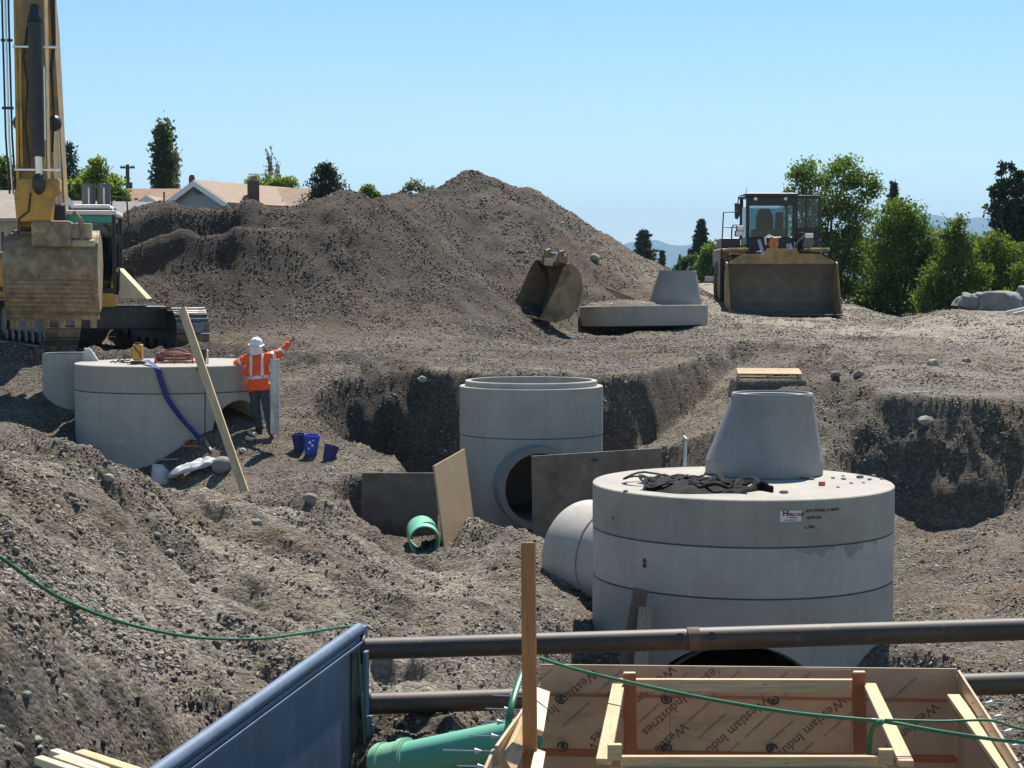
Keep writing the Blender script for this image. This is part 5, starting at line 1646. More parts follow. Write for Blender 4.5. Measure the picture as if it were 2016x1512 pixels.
# bell crank standing up in the middle
m = MB(); m.prism([(-0.09, 1.55), (0.09, 1.55), (0.085, 2.05), (0.15, 2.2), (0.13, 2.42), (-0.13, 2.42), (-0.15, 2.2), (-0.085, 2.05)], (0, 0.18, 0), (-0.20, -1.0, 0))
lp(m, 'bell_crank', MT['amber'], bevel=0.02)
lp(MB().cyl((-0.42, -0.92, 2.38), (0.02, -0.92, 2.38), 0.07, n=14), 'crank_pin', MT['steel_dark'], smooth=40)
lp(MB().tube([(-0.44, -0.95, 2.2), (-0.48, -0.98, 2.4), (-0.36, -1.0, 2.5), (-0.24, -0.95, 2.44)], 0.025, 8), 'crank_hose', MT['white'], smooth=40)
for k in range(5):
    lp(MB().tube([(-0.75 + 0.06 * k, -0.5, 2.25), (-0.7 + 0.1 * k, -0.62, 1.95), (-0.6 + 0.12 * k, -0.55, 1.6)], 0.022, 6), 'hydraulic_hose', MT['black'], smooth=40)
# fenders and platforms
for sx in (-1, 1):
    lp(MB().box((sx * 1.28, 0.1, 2.05), (0.62, 1.9, 0.10)), 'front_fender', MT['yellow_dull'], bevel=0.03)
    lp(MB().box((sx * 1.30, 1.7, 2.30), (0.60, 1.5, 0.30)), 'platform', MT['black'], bevel=0.03)
    lp(MB().box((sx * 1.32, 3.6, 1.85), (0.3, 2.2, 0.6)), 'rear_fender', MT['steel_worn'], bevel=0.06)
    lp(MB().box((sx * 1.62, 0.95, 1.0), (0.12, 0.5, 1.6)), 'step', MT['black'], bevel=0.02)
# cab
cx0, cy0 = 0.05, 2.2
lp(MB().box((cx0, cy0, 2.05), (1.56, 1.6, 0.9)), 'cab_base', MT['black'], bevel=0.03)
for x in (-0.76, 0.76):
    for y in (-0.78, 0.78):
        lp(MB().box((cx0 + x, cy0 + y, 3.13), (0.11, 0.11, 1.35)), 'cab_pillar', MT['black'], bevel=0.015)
lp(MB().box((cx0, cy0, 3.86), (1.72, 1.9, 0.12)), 'cab_roof', MT['black'], bevel=0.03)
lp(MB().box((cx0, cy0 + 0.1, 3.935), (1.5, 1.5, 0.035)), 'roof_cap', MT['white'], bevel=0.01)
lp(MB().box((cx0, cy0 - 0.80, 3.66), (1.42, 0.06, 0.30)), 'roof_visor', MT['black'], bevel=0.01)
lp(MB().box((cx0, cy0 - 0.79, 3.0), (1.42, 0.012, 1.0)), 'windshield', MT['glass'])
lp(MB().box((cx0, cy0 + 0.79, 3.0), (1.42, 0.012, 1.0)), 'rear_window', MT['glass'])
lp(MB().box((cx0 - 0.77, cy0, 3.0), (0.012, 1.4, 1.0)), 'side_window', MT['glass'])
lp(MB().box((cx0, cy0 - 0.55, 2.58), (1.2, 0.3, 0.35)), 'dashboard', MT['black'], bevel=0.05)
lp(MB().box((cx0, cy0 + 0.25, 2.65), (0.55, 0.5, 0.2)), 'seat_cushion', MT['seat'], bevel=0.06)
m = MB(); m.prism([(-0.30, 2.7), (0.30, 2.7), (0.27, 3.25), (0.16, 3.48), (-0.16, 3.48), (-0.27, 3.25)], (0, 0.16, 0), (cx0 - 0.02, cy0 + 0.42, 0))
lp(m, 'seat_back', MT['seat'], bevel=0.05)
lp(MB().box((cx0 + 0.45, cy0 + 0.35, 3.05), (0.24, 0.3, 0.6)), 'side_console', MT['seat'], bevel=0.06)
lp(MB().tube([(cx0 + 0.22 * math.cos(a), cy0 - 0.32 + 0.07 * math.sin(a), 2.88 + 0.2 * math.sin(a)) for a in [2 * math.pi * k / 20 for k in range(21)]], 0.018, 6, False), 'steering_wheel', MT['black'], smooth=40)
for x in (-0.52, 0.46):
    lp(MB().cyl((cx0 + x, cy0 - 0.90, 3.74), (cx0 + x, cy0 - 0.84, 3.74), 0.055, n=14), 'roof_lamp', MT['lens'], smooth=40)
lp(MB().tube([(cx0 - 0.7, cy0, 3.9), (cx0 - 0.7, cy0, 4.15)], 0.008, 5), 'antenna', MT['black'])
# opened door
dr_ = empty('cab_door', (1.30, cy0 - 0.55, 0), (0, 0, R(-6))); dr_.parent = wl
for (c, s) in (((0, 0, 3.82), (0.82, 0.07, 0.10)), ((-0.38, 0, 2.8), (0.08, 0.07, 2.0)), ((0.38, 0, 2.8), (0.09, 0.07, 2.0)), ((-0.06, 0, 3.3), (0.05, 0.06, 0.95)), ((0, 0, 2.74), (0.82, 0.07, 0.14)), ((0, 0, 2.2), (0.82, 0.07, 0.9))):
    lp(MB().box(c, s), 'door_frame', MT['black'], dr_, bevel=0.01)
lp(MB().box((0, 0.02, 3.3), (0.72, 0.012, 0.95)), 'door_glass', MT['glass'], dr_)
lp(MB().box((-0.18, -0.05, 2.3), (0.30, 0.02, 0.3)), 'door_pocket', MT['grey_plastic'], dr_, bevel=0.02)
# mirrors
lp(MB().tube([(cx0 - 0.80, cy0 - 0.9, 3.80), (-1.05, cy0 - 1.1, 3.78), (-1.08, cy0 - 1.1, 3.55)], 0.02, 8), 'mirror_arm', MT['black'], smooth=40)
m = MB(); m.prism([(-0.10, 3.60), (0.09, 3.58), (0.07, 3.18), (0.0, 3.05), (-0.09, 3.1)], (0, 0.06, 0), (-1.08, cy0 - 1.12, 0))
lp(m, 'mirror', MT['black'], bevel=0.02)
lp(MB().tube([(0.42, -0.1, 1.95), (0.72, -0.2, 2.35), (0.9, -0.2, 2.5), (1.05, -0.2, 2.5)], 0.03, 8), 'mirror_arm', MT['grey_plastic'], smooth=40)
m = MB(); m.prism([(-0.17, -0.12), (0.12, -0.2), (0.2, 0.05), (0.12, 0.22), (-0.08, 0.2)], (0, 0.05, 0), (0.98, -0.25, 2.26))
lp(m, 'mirror', MT['grey_plastic'], bevel=0.02)
lp(MB().box((1.02, -0.25, 2.50), (0.26, 0.12, 0.15)), 'work_lamp', MT['lens'], bevel=0.02)
# hand rails on the left
lp(MB().tube([(-1.62, 0.9, 1.0), (-1.60, 0.9, 2.4), (-1.56, 0.9, 3.28), (-1.1, 0.9, 3.30), (-0.98, 0.95, 3.2), (-0.96, 0.95, 2.4)], 0.022, 8), 'hand_rail', MT['black'], smooth=40)
lp(MB().tube([(-1.60, 0.92, 2.8), (-1.0, 0.95, 2.8)], 0.016, 8), 'hand_rail', MT['black'], smooth=40)
lp(MB().tube([(-1.38, 0.3, 2.1), (-1.36, 0.3, 2.78), (-1.30, 0.3, 2.86), (-1.12, 0.3, 2.86)], 0.022, 8), 'hand_rail', MT['black'], smooth=40)
for (x, z) in ((-1.12, 2.74), (-1.16, 2.58)):
    lp(MB().box((x, 0.1, z), (0.2, 0.14, 0.14)), 'headlamp', MT['lens'], bevel=0.02)
    lp(MB().box((x, 0.2, z), (0.24, 0.14, 0.18)), 'lamp_housing', MT['black'], bevel=0.02)
lp(MB().box((1.18, -0.3, 1.86), (0.42, 0.08, 0.05)), 'lamp_bracket', MT['lens'], bevel=0.01)
lp(MB().box((0.9, -0.3, 1.68), (0.30, 0.10, 0.08)), 'valve_block', MT['steel_bright'], bevel=0.02)

# ---------------------------------------------------------------- spare digging bucket at the foot of the mound
sb_c = at(1066, 612, 48.3)
sb = thing('spare_bucket', 'spare excavator bucket with dark mouth lying against the mound', 'digging bucket', (sb_c.x, sb_c.y, ground_z(sb_c.x, sb_c.y) - 0.05), (R(-8), R(5), R(-44)))
prof = [(-0.55, 0.02), (-0.1, 0.02), (0.45, 0.22), (0.74, 0.62), (0.78, 1.05), (0.58, 1.42), (0.30, 1.60), (0.02, 1.62)]
ip = [(p[0] - 0.04, p[1] + 0.03) for p in prof]
bx0, bx1 = -0.58, 0.58
m = MB(); m.prism(prof + ip[::-1], (bx1 - bx0, 0, 0), (bx0, 0, 0), (0, 1, 0), (0, 0, 1))
rusty = mat_simple('bucket_rust_yellow', (0.28, 0.195, 0.105), 0.6, 0.2, 0.3, 4, 0.2, 30, dirt=(0.13, 0.09, 0.06), dirt_amt=0.9, dscale=2)
lp(m, 'bucket_shell', rusty, sb, smooth=30)
for x in (bx0 - 0.04, bx1):
    m = MB(); m.prism([(-0.75, 0.0), (-0.1, 0.0), (0.47, 0.2), (0.77, 0.6), (0.81, 1.07), (0.6, 1.45), (0.3, 1.63), (0.0, 1.65), (-0.12, 1.45), (-0.35, 0.8)], (0.04, 0, 0), (x, 0, 0), (0, 1, 0), (0, 0, 1))
    lp(m, 'side_plate', rusty, sb, bevel=0.006)
for x in (-0.28, 0.24):
    m = MB(); m.prism([(-0.10, 1.55), (0.36, 1.55), (0.30, 1.92), (0.14, 2.02), (-0.02, 1.95)], (0.06, 0, 0), (x, 0, 0), (0, 1, 0), (0, 0, 1))
    lp(m, 'hinge_ear', rusty, sb, bevel=0.008)
lp(MB().cyl((-0.34, 0.14, 1.88), (0.36, 0.14, 1.88), 0.045, n=14), 'hinge_pin', MT['steel_bright'], sb, smooth=40)
lp(MB().box((0, -0.08, 1.62), (0.28, 0.10, 0.20)), 'hook_block', MT['wood_pale'], sb, bevel=0.01)
for k in range(5):
    lp(MB().box((-0.5 + 0.25 * k, -0.82, 0.03), (0.10, 0.24, 0.06)), 'tooth', MT['steel_worn'], sb, bevel=0.01)
# ---------------------------------------------------------------- worker beside the left vault
WX, WY = -4.56, 31.9
WZ = ground_z(WX, WY)
wk = thing('person', 'worker in orange high-visibility jacket and white hard hat, arm raised, seen from behind', 'person', (WX, WY, WZ))
skin = mat_simple('skin', (0.36, 0.19, 0.13), 0.6, 0, 0.1)
orange = NT('hivis_orange')
v_ = orange.coord('Object')
orange.set(Base_Color=orange.ramp(orange.noise(v_, 6, 4, 0.6), [(0.3, (0.82, 0.085, 0.012)), (0.7, (0.95, 0.13, 0.02))]), Roughness=0.7)
orange.bump(orange.noise(v_, 9, 4, 0.6), 0.5, 0.03)
orange = orange.m
reflect = mat_simple('reflective_tape', (0.72, 0.70, 0.68), 0.35, 0.1, 0.08)
jean = mat_simple('dark_trousers', (0.055, 0.058, 0.066), 0.85, 0, 0.25, 9, 0.5, 12)
boot = mat_simple('work_boot', (0.035, 0.028, 0.022), 0.8, 0, 0.3, 20)
hatm = mat_simple('hard_hat_white', (0.72, 0.72, 0.72), 0.3, 0, 0.05)
cloth = mat_simple('white_cloth', (0.70, 0.69, 0.70), 0.85, 0, 0.05)
def remeshed(m, name, mat, parent, voxel, smooth_it=6, fold=0.0):
    o = m.build(name, mat, parent)
    r = o.modifiers.new('r', 'REMESH'); r.mode = 'VOXEL'; r.voxel_size = voxel
    s = o.modifiers.new('s', 'SMOOTH'); s.factor = 0.5; s.iterations = smooth_it
    bake_mods(o)
    o.data.materials.clear(); o.data.materials.append(mat)
    if fold > 0:
        from mathutils import noise as mn
        nv_ = len(o.data.vertices)
        co_ = np.empty(nv_ * 3, np.float32); no_ = np.empty(nv_ * 3, np.float32)
        o.data.vertices.foreach_get('co', co_); o.data.vertices.foreach_get('normal', no_)
        co_ = co_.reshape(-1, 3); no_ = no_.reshape(-1, 3)
        for q in range(nv_):
            p_ = Vector(co_[q])
            k_ = mn.noise(Vector((p_.x * 9, p_.y * 9, p_.z * 17))) + 0.5 * mn.noise(Vector((p_.x * 21 + p_.z * 9, p_.y * 21, p_.z * 30)))
            co_[q] += no_[q] * fold * k_
        o.data.vertices.foreach_set('co', co_.ravel())
        o.data.update()
    o.data.polygons.foreach_set('use_smooth', [True] * len(o.data.polygons))
    return o
J = dict(pel=(-0.06, 0.02, 0.95), waist=(-0.075, 0.03, 1.10), chest=(-0.09, 0.05, 1.33), neck=(-0.095, 0.06, 1.47), head=(-0.11, 0.09, 1.62),
         hl=(-0.15, 0.02, 0.92), hr=(0.03, 0.01, 0.92), kl=(-0.13, 0.08, 0.50), kr=(0.10, 0.0, 0.50), al=(-0.07, 0.13, 0.10), ar=(0.16, -0.03, 0.09),
         sl=(-0.28, 0.06, 1.40), sr=(0.10, 0.05, 1.42), el=(-0.47, 0.20, 1.30), wl=(-0.52, 0.42, 1.315), er=(0.31, 0.12, 1.49), wr=(0.47, 0.22, 1.68))
# body: one continuous skin with head, ears, nose, hands with fingers
b = MB()
b.capsule(J['pel'], J['chest'], 0.13, 0.14); b.capsule(J['chest'], J['neck'], 0.10, 0.065); b.capsule(J['neck'], J['head'], 0.058, 0.06)
b.ico(J['head'], (0.078, 0.098, 0.118), 3)
b.ico((J['head'][0] + 0.0, J['head'][1] + 0.10, J['head'][2] - 0.01), (0.018, 0.028, 0.03), 2)
for s in (-1, 1): b.ico((J['head'][0] + s * 0.08, J['head'][1], J['head'][2] - 0.005), (0.014, 0.024, 0.036), 2)
for a_, k_ in (('sl', 'el'), ('sr', 'er')): b.capsule(J[a_], J[k_], 0.055, 0.045)
for a_, k_ in (('el', 'wl'), ('er', 'wr')): b.capsule(J[a_], J[k_], 0.045, 0.030)
for a_, k_ in (('hl', 'kl'), ('hr', 'kr')): b.capsule(J[a_], J[k_], 0.085, 0.06)
for a_, k_ in (('kl', 'al'), ('kr', 'ar')): b.capsule(J[a_], J[k_], 0.058, 0.042)
b.capsule(J['sl'], J['sr'], 0.08, 0.08); b.capsule(J['hl'], J['hr'], 0.10, 0.10)
def hand(w, d, side, curl):
    w = Vector(w); d = Vector(d).normalized(); side = Vector(side); side = (side - d * side.dot(d)).normalized(); nrm = d.cross(side)
    palm = w + d * 0.06
    b.capsule(w, w + d * 0.08, 0.026, 0.030)
    b.ico(palm + d * 0.01, (0.03, 0.03, 0.03), 2)
    for i, L in enumerate((0.070, 0.080, 0.075, 0.058)):
        r0 = w + d * 0.085 + side * (0.030 - 0.020 * i)
        p1 = r0 + (d + nrm * curl * 0.3) * L * 0.5
        p2 = p1 + (d * (1 - curl) + nrm * curl) * L * 0.5
        b.capsule(r0, p1, 0.0095, 0.009); b.capsule(p1, p2, 0.009, 0.0075)
    t0 = w + d * 0.035 + side * 0.025
    t1 = t0 + (d * 0.6 + side * 0.8) * 0.035
    b.capsule(t0, t1, 0.0115, 0.010); b.capsule(t1, t1 + (d * 0.85 + side * 0.5) * 0.03, 0.010, 0.008)
hand(J['wr'], Vector(J['wr']) - Vector(J['er']), (-0.6, 0.2, 0.6), 0.25)
hand(J['wl'], (-0.15, 1, -0.05), (0.9, 0.1, 0.1), 0.15)
remeshed(b, 'body', skin, wk, 0.0065, 2)
# jacket
j = MB()
j.capsule((-0.065, 0.015, 0.98), (-0.085, 0.04, 1.22), 0.165, 0.165, 18); j.capsule((-0.085, 0.04, 1.2), (-0.09, 0.05, 1.36), 0.165, 0.15, 18)
j.capsule((-0.21, 0.05, 1.36), (0.05, 0.045, 1.37), 0.115, 0.115); j.capsule((-0.15, 0.03, 0.90), (0.03, 0.02, 0.90), 0.14, 0.14)
j.capsule((-0.19, 0.04, 1.15), (0.02, 0.03, 1.15), 0.14, 0.14)
j.capsule((-0.15, 0.06, 1.45), (-0.04, 0.06, 1.45), 0.065, 0.065)
j.capsule(J['sl'], J['el'], 0.098, 0.075); j.capsule(J['sr'], J['er'], 0.098, 0.076)
j.capsule(J['el'], Vector(J['wl']) - Vector((0, 0.03, 0)), 0.078, 0.058)
j.capsule(J['er'], Vector(J['wr']) - (Vector(J['wr']) - Vector(J['er'])).normalized() * 0.03, 0.074, 0.055)
jk = remeshed(j, 'jacket', orange, wk, 0.011, 8, 0.016)
# reflective tape: cut from the jacket's own surface and lifted clear of it
def tape(name, test, lift=0.004):
    me = jk.data
    co = [v.co.copy() for v in me.vertices]; no = [v.normal.copy() for v in me.vertices]
    fs = [list(p.vertices) for p in me.polygons if test(p.center, p.normal)]
    used = sorted({i for f in fs for i in f}); mp = {i: k for k, i in enumerate(used)}
    if not fs: return
    m = MB(); m.add([co[i] + no[i] * lift for i in used], [[mp[i] for i in f] for f in fs])
    m.build(name, reflect, jk, smooth=80, fix=False)
er, wr, sr, el, sl_, wl_ = (Vector(J[k]) for k in ('er', 'wr', 'sr', 'el', 'sl', 'wl'))
def along(a, b_, p): return (p - a).dot(b_ - a) / (b_ - a).length_squared
torso = lambda c: -0.28 < c.x < 0.12 and c.z < 1.42
tape('reflective_stripe', lambda c, n: torso(c) and abs(c.z - 1.065 - 0.10 * (c.x + 0.08)) < 0.027)
for xx in (-0.185, 0.02):
    tape('reflective_stripe', lambda c, n, xx=xx: abs(c.x - xx - 0.02 * (1.3 - c.z)) < 0.024 and c.z > 1.06 and c.z < 1.49 and abs(n.x) < 0.75)
tape('reflective_stripe', lambda c, n: 0.05 < c.x and 0.35 < along(sr, er, c) < 0.60 and c.x > 0.16)
tape('reflective_stripe', lambda c, n: c.x > 0.30 and 0.12 < along(er, wr, c) < 0.34)
tape('reflective_stripe', lambda c, n: c.x < -0.33 and 0.35 < along(sl_, el, c) < 0.62)
# trousers and boots
p = MB()
p.capsule((-0.13, 0.02, 0.86), (0.02, 0.01, 0.86), 0.115, 0.115)
for h, k_, a_ in (('hl', 'kl', 'al'), ('hr', 'kr', 'ar')):
    p.capsule(J[h], J[k_], 0.108, 0.088); p.capsule(J[k_], Vector(J[a_]) + Vector((0, 0, 0.02)), 0.088, 0.075)
remeshed(p, 'trousers', jean, wk, 0.012, 6, 0.016)
for a_ in ('al', 'ar'):
    q = MB(); c = Vector(J[a_])
    q.capsule(c + Vector((0, -0.03, -0.045)), c + Vector((0.02, 0.14, -0.055)), 0.046, 0.044); q.capsule(c + Vector((0, -0.01, -0.03)), c + Vector((0, 0, 0.08)), 0.052, 0.052)
    remeshed(q, 'boot', boot, wk, 0.01, 3)
# hard hat with brim, and the neck cloth under it
hc = Vector(J['head']) + Vector((0, -0.005, 0.035))
h = MB(); h.lathe([(0.118, -0.005), (0.121, 0.02), (0.115, 0.065), (0.092, 0.105), (0.055, 0.128), (0.02, 0.137), (0.0005, 0.138)], 32)
hat = h.build('hard_hat', hatm, wk, smooth=60)
hat.location = hc; hat.rotation_euler = (R(8), R(4), 0); hat.scale = (0.98, 1.15, 1.0)
br = MB(); br.lathe([(0.110, 0.0), (0.148, -0.006), (0.152, 0.0), (0.116, 0.012)], 32)
bb = br.build('brim', hatm, hat, smooth=60)
rg = MB(); rg.box((0, 0, 0.118), (0.02, 0.2, 0.03)); rg.build('crest_ridge', hatm, hat, bevel=0.008)
nk = MB()
vs = []; n = 14
for jj in range(5):
    for i in range(n):
        a = -math.pi * 0.98 + math.pi * 0.96 * i / (n - 1) + 0.0
        rr_ = 0.098 + 0.018 * jj / 4 + 0.006 * math.sin(i * 2.1)
        vs.append((hc.x + rr_ * math.cos(a), hc.y + rr_ * math.sin(a) * 1.05, hc.z - 0.005 - 0.045 * jj))
nk.add(vs, [(q * n + i, q * n + i + 1, (q + 1) * n + i + 1, (q + 1) * n + i) for q in range(4) for i in range(n - 1)])
nk.build('neck_cloth', cloth, wk, smooth=70)

# ---------------------------------------------------------------- things round the left vault
p0, p1 = at(489, 990, 28.6), at(358, 607, 31.0)
tag(board('long_plank', p0, p1, 0.14, 0.045, MT['wood'], None, up=(-0.15, -0.95, 0.1)), 'long pale plank leaning up against the left vault past its rim', 'plank')
pt = at(541, 838, 31.2)
tag(MB().cyl((pt.x, pt.y, pt.z - 0.15), at(541, 707, 31.3), 0.082, n=20).build('pipe_post', MT['pvc_white'], smooth=40, bevel=0.006), 'pale round pipe standing upright at the right of the worker', 'pipe')
zt3 = S3.z
def on3(u, v):
    p = at(u, v, 1.0); k = zt3 / p.z
    return Vector((p.x * k, k, zt3))
# yellow pump box
c = Vector((at(272, 700, 32.4).x, 32.4, zt3))
pb = thing('yellow_pump', 'small upright yellow pump standing on the left vault', 'pump', tuple(c))
part(MB().box((0, 0, 0.22), (0.17, 0.16, 0.30)), 'pump_body', MT['yellow'], pb, bevel=0.02)
part(MB().box((0, 0, 0.03), (0.26, 0.2, 0.06)), 'base_plate', MT['rust'], pb, bevel=0.01)
part(MB().cyl((0, 0, 0.37), (0, 0, 0.40), 0.06, n=14), 'pump_cap', MT['black'], pb, smooth=40)
part(MB().tube([(-0.06, -0.09, 0.34), (-0.02, -0.095, 0.27), (0.05, -0.095, 0.2), (0.07, -0.09, 0.12)], 0.01, 6), 'pump_cable', MT['black'], pb, smooth=40)
part(MB().box((-0.105, 0, 0.2), (0.04, 0.1, 0.2)), 'pump_flange', MT['yellow_dull'], pb, bevel=0.01)
# blue lay-flat hose over the edge
a = math.atan2(at(300, 716, 31.4).x - S3.x, 1)
hp = [at(287, 712, 32.3) + Vector((0, 0, 0.03)), at(300, 716, 31.55), at(310, 728, 31.33), at(318, 752, 31.32), at(330, 785, 31.31), at(345, 808, 31.30), at(362, 830, 31.30), at(388, 858, 31.34), at(394, 868, 31.3)]
hp[1].z = zt3 + 0.025
vs = []; sp = smooth_path(hp, 8)
m = MB(); m.tube(sp, 0.055, 8, ry=0.055)
vs = []
for i, q in enumerate(sp):
    for dx, dy in ((-0.055, -0.0), (0.0, -0.03), (0.055, 0.0), (0.0, 0.02)):
        vs.append(q + Vector((dx, dy - 0.02, 0.012 if abs(dx) > 0 else 0)))
fs = [(i * 4 + k, i * 4 + (k + 1) % 4, (i + 1) * 4 + (k + 1) % 4, (i + 1) * 4 + k) for i in range(len(sp) - 1) for k in range(4)]
tag(MB().add(vs, fs).build('layflat_hose', MT['blue_hose'], smooth=60), 'flat blue hose hanging over the front of the left vault', 'hose')
tag(MB().box(on3(306, 714) + Vector((0, 0.45, 0.09)), (0.16, 0.12, 0.16), (0, 0, 0.3)).build('navy_fitting', MT['navy_plastic'], bevel=0.02), 'dark blue box fitting beside the yellow pump', 'fitting')
# red coiled bundle in a low wooden crate
cc = Vector((at(345, 710, 32.8).x, 32.8, zt3))
cr = thing('cable_crate', 'low wooden crate of red cable on top of the left vault', 'crate', tuple(cc))
for x in (-0.33, 0.02, 0.36):
    board('crate_post', (x, -0.2, 0.0), (x, -0.2, 0.17), 0.03, 0.03, MT['wood_red'], cr, up=(0, 1, 0), world=False)
board('crate_rail', (-0.36, -0.2, 0.03), (0.40, -0.2, 0.03), 0.02, 0.035, MT['wood_red'], cr, world=False)
board('crate_rail', (-0.36, 0.2, 0.13), (0.40, 0.2, 0.13), 0.02, 0.05, MT['wood_red'], cr, world=False)
for k in range(4):
    pts = [(0.02 + 0.27 * math.cos(q), 0.14 * math.sin(q), 0.07 + 0.03 * k + 0.05 * math.sin(q * 0.5) * (k % 2)) for q in [2 * math.pi * i / 20 for i in range(21)]]
    part(MB().tube(pts, 0.02, 6, False), 'cable_loop', mat_simple('red_cable', (0.22, 0.075, 0.06), 0.6), cr, smooth=50)
part(MB().tube([(-0.3 + 0.06 * i, -0.02, 0.16 + 0.10 * math.sin(math.pi * i / 10)) for i in range(11)], 0.022, 6), 'cable_loop', mat_simple('red_cable_top', (0.24, 0.085, 0.07), 0.6), cr, smooth=50)
tag(board('pale_batten', on3(340, 716) + Vector((-0.15, 0.35, 0.02)), on3(395, 716) + Vector((0, 0.35, 0.02)), 0.07, 0.035, MT['wood_pale'], None), 'pale batten lying on the left vault before the red cable', 'batten')
# dark bracket where the plank passes the rim
b0 = at(402, 716, 31.6)
br_ = thing('rim_clamp', 'dark steel clamp on the rim of the left vault beside the plank', 'clamp', tuple(b0))
MB().box(b0 + Vector((-0.02, 0, 0.10)), (0.10, 0.08, 0.34)).build('clamp_arm', MT['steel_dark'], br_, world=True, bevel=0.01)
MB().box(b0 + Vector((0.06, 0.02, 0.12)), (0.03, 0.05, 0.26)).build('clamp_screw', MT['steel_bright'], br_, world=True, bevel=0.008)
MB().box(b0 + Vector((-0.03, -0.15, -0.05)), (0.14, 0.10, 0.12)).build('clamp_jaw', MT['steel_dark'], br_, world=True, bevel=0.01)
tag(MB().tube([at(404, 745, 31.3), at(404, 800, 31.26), at(403, 870, 31.22)], 0.012, 6).build('hanging_cable', MT['black'], smooth=40), 'thin dark cable hanging down the front of the left vault', 'cable')
# litter on top at the left of the pump
for k, (u, v) in enumerate(((225, 716), (238, 713), (250, 717))):
    tag(MB().tube([on3(u, v) + Vector((0.05 * i - 0.1, 0.1 + 0.05 * math.sin(i * 1.7 + k), 0.02 + 0.02 * (i % 2))) for i in range(6)], 0.014, 6).build('wire_scrap', MT['black'], smooth=40), 'short black wire scrap lying left of the yellow pump', 'wire', 'wire scraps by the pump')
# debris in the shade at its foot
def on_ground(u, v, y0=9.0, y1=60.0, n=400):
    """first point of the ground seen at pixel (u, v)"""
    q = at(u, v, 1.0)
    ys = np.exp(np.linspace(math.log(y0), math.log(y1), n))
    zs_, _, _, _ = height(q.x * ys, ys)
    hit = np.nonzero(zs_ >= q.z * ys)[0]
    i = int(hit[0]) if len(hit) else n - 1
    return Vector((q.x * ys[i], ys[i], float(zs_[i])))
def sack(name, label, cat, u, v, Yn, size, rot, seed, mat):
    p = on_ground(u, v, Yn)
    return tag(MB().ico(p + Vector((0, 0, size[2] * 0.6)), size, 3, 0.05, rot, seed).build(name, mat, smooth=70), label, cat)
sp_ = on_ground(385, 935, 26.5)
MBs = MB(); vs = []; fs = []; nx, ny = 34, 18
from mathutils import noise as mn
ax_ = Vector((0.90, 0.28, 0.22)).normalized(); ay_ = Vector((-0.25, 0.95, 0.1)).normalized()
for side_ in (0, 1):
    for jj in range(ny):
        for ii in range(nx):
            s_, t_ = ii / (nx - 1) * 2 - 1, jj / (ny - 1) * 2 - 1
            wd = 0.17 * max(0.0, 1 - abs(s_) ** 3.2) ** 0.5 * (1.0 - 0.25 * s_) + 0.012
            e = max(0.0, 1 - t_ * t_) ** 0.5 * max(0.0, 1 - s_ ** 4)
            hgt_ = (0.11 * e * (1 + 0.55 * mn.noise(Vector((s_ * 3.1, t_ * 2.0, 4.0)))) + 0.02 * mn.noise(Vector((s_ * 9, t_ * 6, 1.0))) * e) * (1 if side_ == 0 else -0.25)
            vs.append(sp_ + Vector((0.0, 0, 0.10)) + ax_ * s_ * 0.44 + ay_ * t_ * wd + Vector((0, 0, hgt_)))
for side_ in (0, 1):
    o_ = side_ * nx * ny
    for jj in range(ny - 1):
        for ii in range(nx - 1):
            fs.append((o_ + jj * nx + ii, o_ + jj * nx + ii + 1, o_ + (jj + 1) * nx + ii + 1, o_ + (jj + 1) * nx + ii))
MBs.add(vs, fs)
tag(MBs.build('white_sack', MT['sack'], smooth=70), 'long limp white sack lying in the shade of the left vault', 'sack')
s2 = on_ground(315, 955, 26.5)
m = MB(); m.lathe([(0.002, 0.0), (0.155, 0.0), (0.165, 0.06), (0.16, 0.26), (0.155, 0.33), (0.145, 0.35), (0.14, 0.30), (0.13, 0.05), (0.002, 0.04)], 24)
for i, vv in enumerate(m.v):
    m.v[i] = (vv[0] * (1 + 0.06 * math.sin(i)), vv[1], vv[2] * (1 - 0.35 * max(0, vv[0]) / 0.16))
o = m.build('white_pail', MT['sack'], smooth=50); o.location = s2 + Vector((0, 0, -0.02)); o.rotation_euler = (R(-6), R(4), 0)
tag(o, 'crumpled white plastic pail in the shade below the left vault', 'pail')
m = MB(); q = on_ground(345, 945, 26.5)
m.tube([q + Vector((-0.12, 0, 0.03)), q + Vector((0.0, 0.02, 0.09)), q + Vector((0.12, 0.05, 0.15))], [0.05, 0.09, 0.07], 8)
tag(m.build('paper_scrap', MT['concrete_pale'], smooth=60), 'crumpled pale scrap between the white pail and the long sack', 'scrap')
rb = on_ground(438, 930, 26.5)
tag(MB().ico(rb + Vector((0, 0, 0.10)), (0.19, 0.16, 0.16), 3, 0.04, (0.2, 0, 0.5), 3).build('round_boulder', MT['rock'], smooth=70), 'round brown boulder at the foot of the long plank', 'boulder')
for k, (a, b_, lab) in enumerate((((295, 908), (370, 873), 'thin stick lying along the foot of the left vault'), ((294, 909), (350, 911), 'thin stick lying flat in the shade left of the sack'), ((372, 866), (398, 870), 'short stick lying just below the blue hose'), ((402, 868), (416, 893), 'short stick lying upright of the round boulder'), ((358, 882), (392, 884), 'short reddish stick in the shade above the sack'))):
    pa, pb_ = on_ground(a[0], a[1], 26.5), on_ground(b_[0], b_[1], 26.5)
    tag(board('timber_stick', pa + Vector((0, 0, 0.03)), pb_ + Vector((0, 0, 0.03)), 0.04, 0.035, MT['wood_grey'] if k != 4 else MT['wood_red'], None), lab, 'stick')
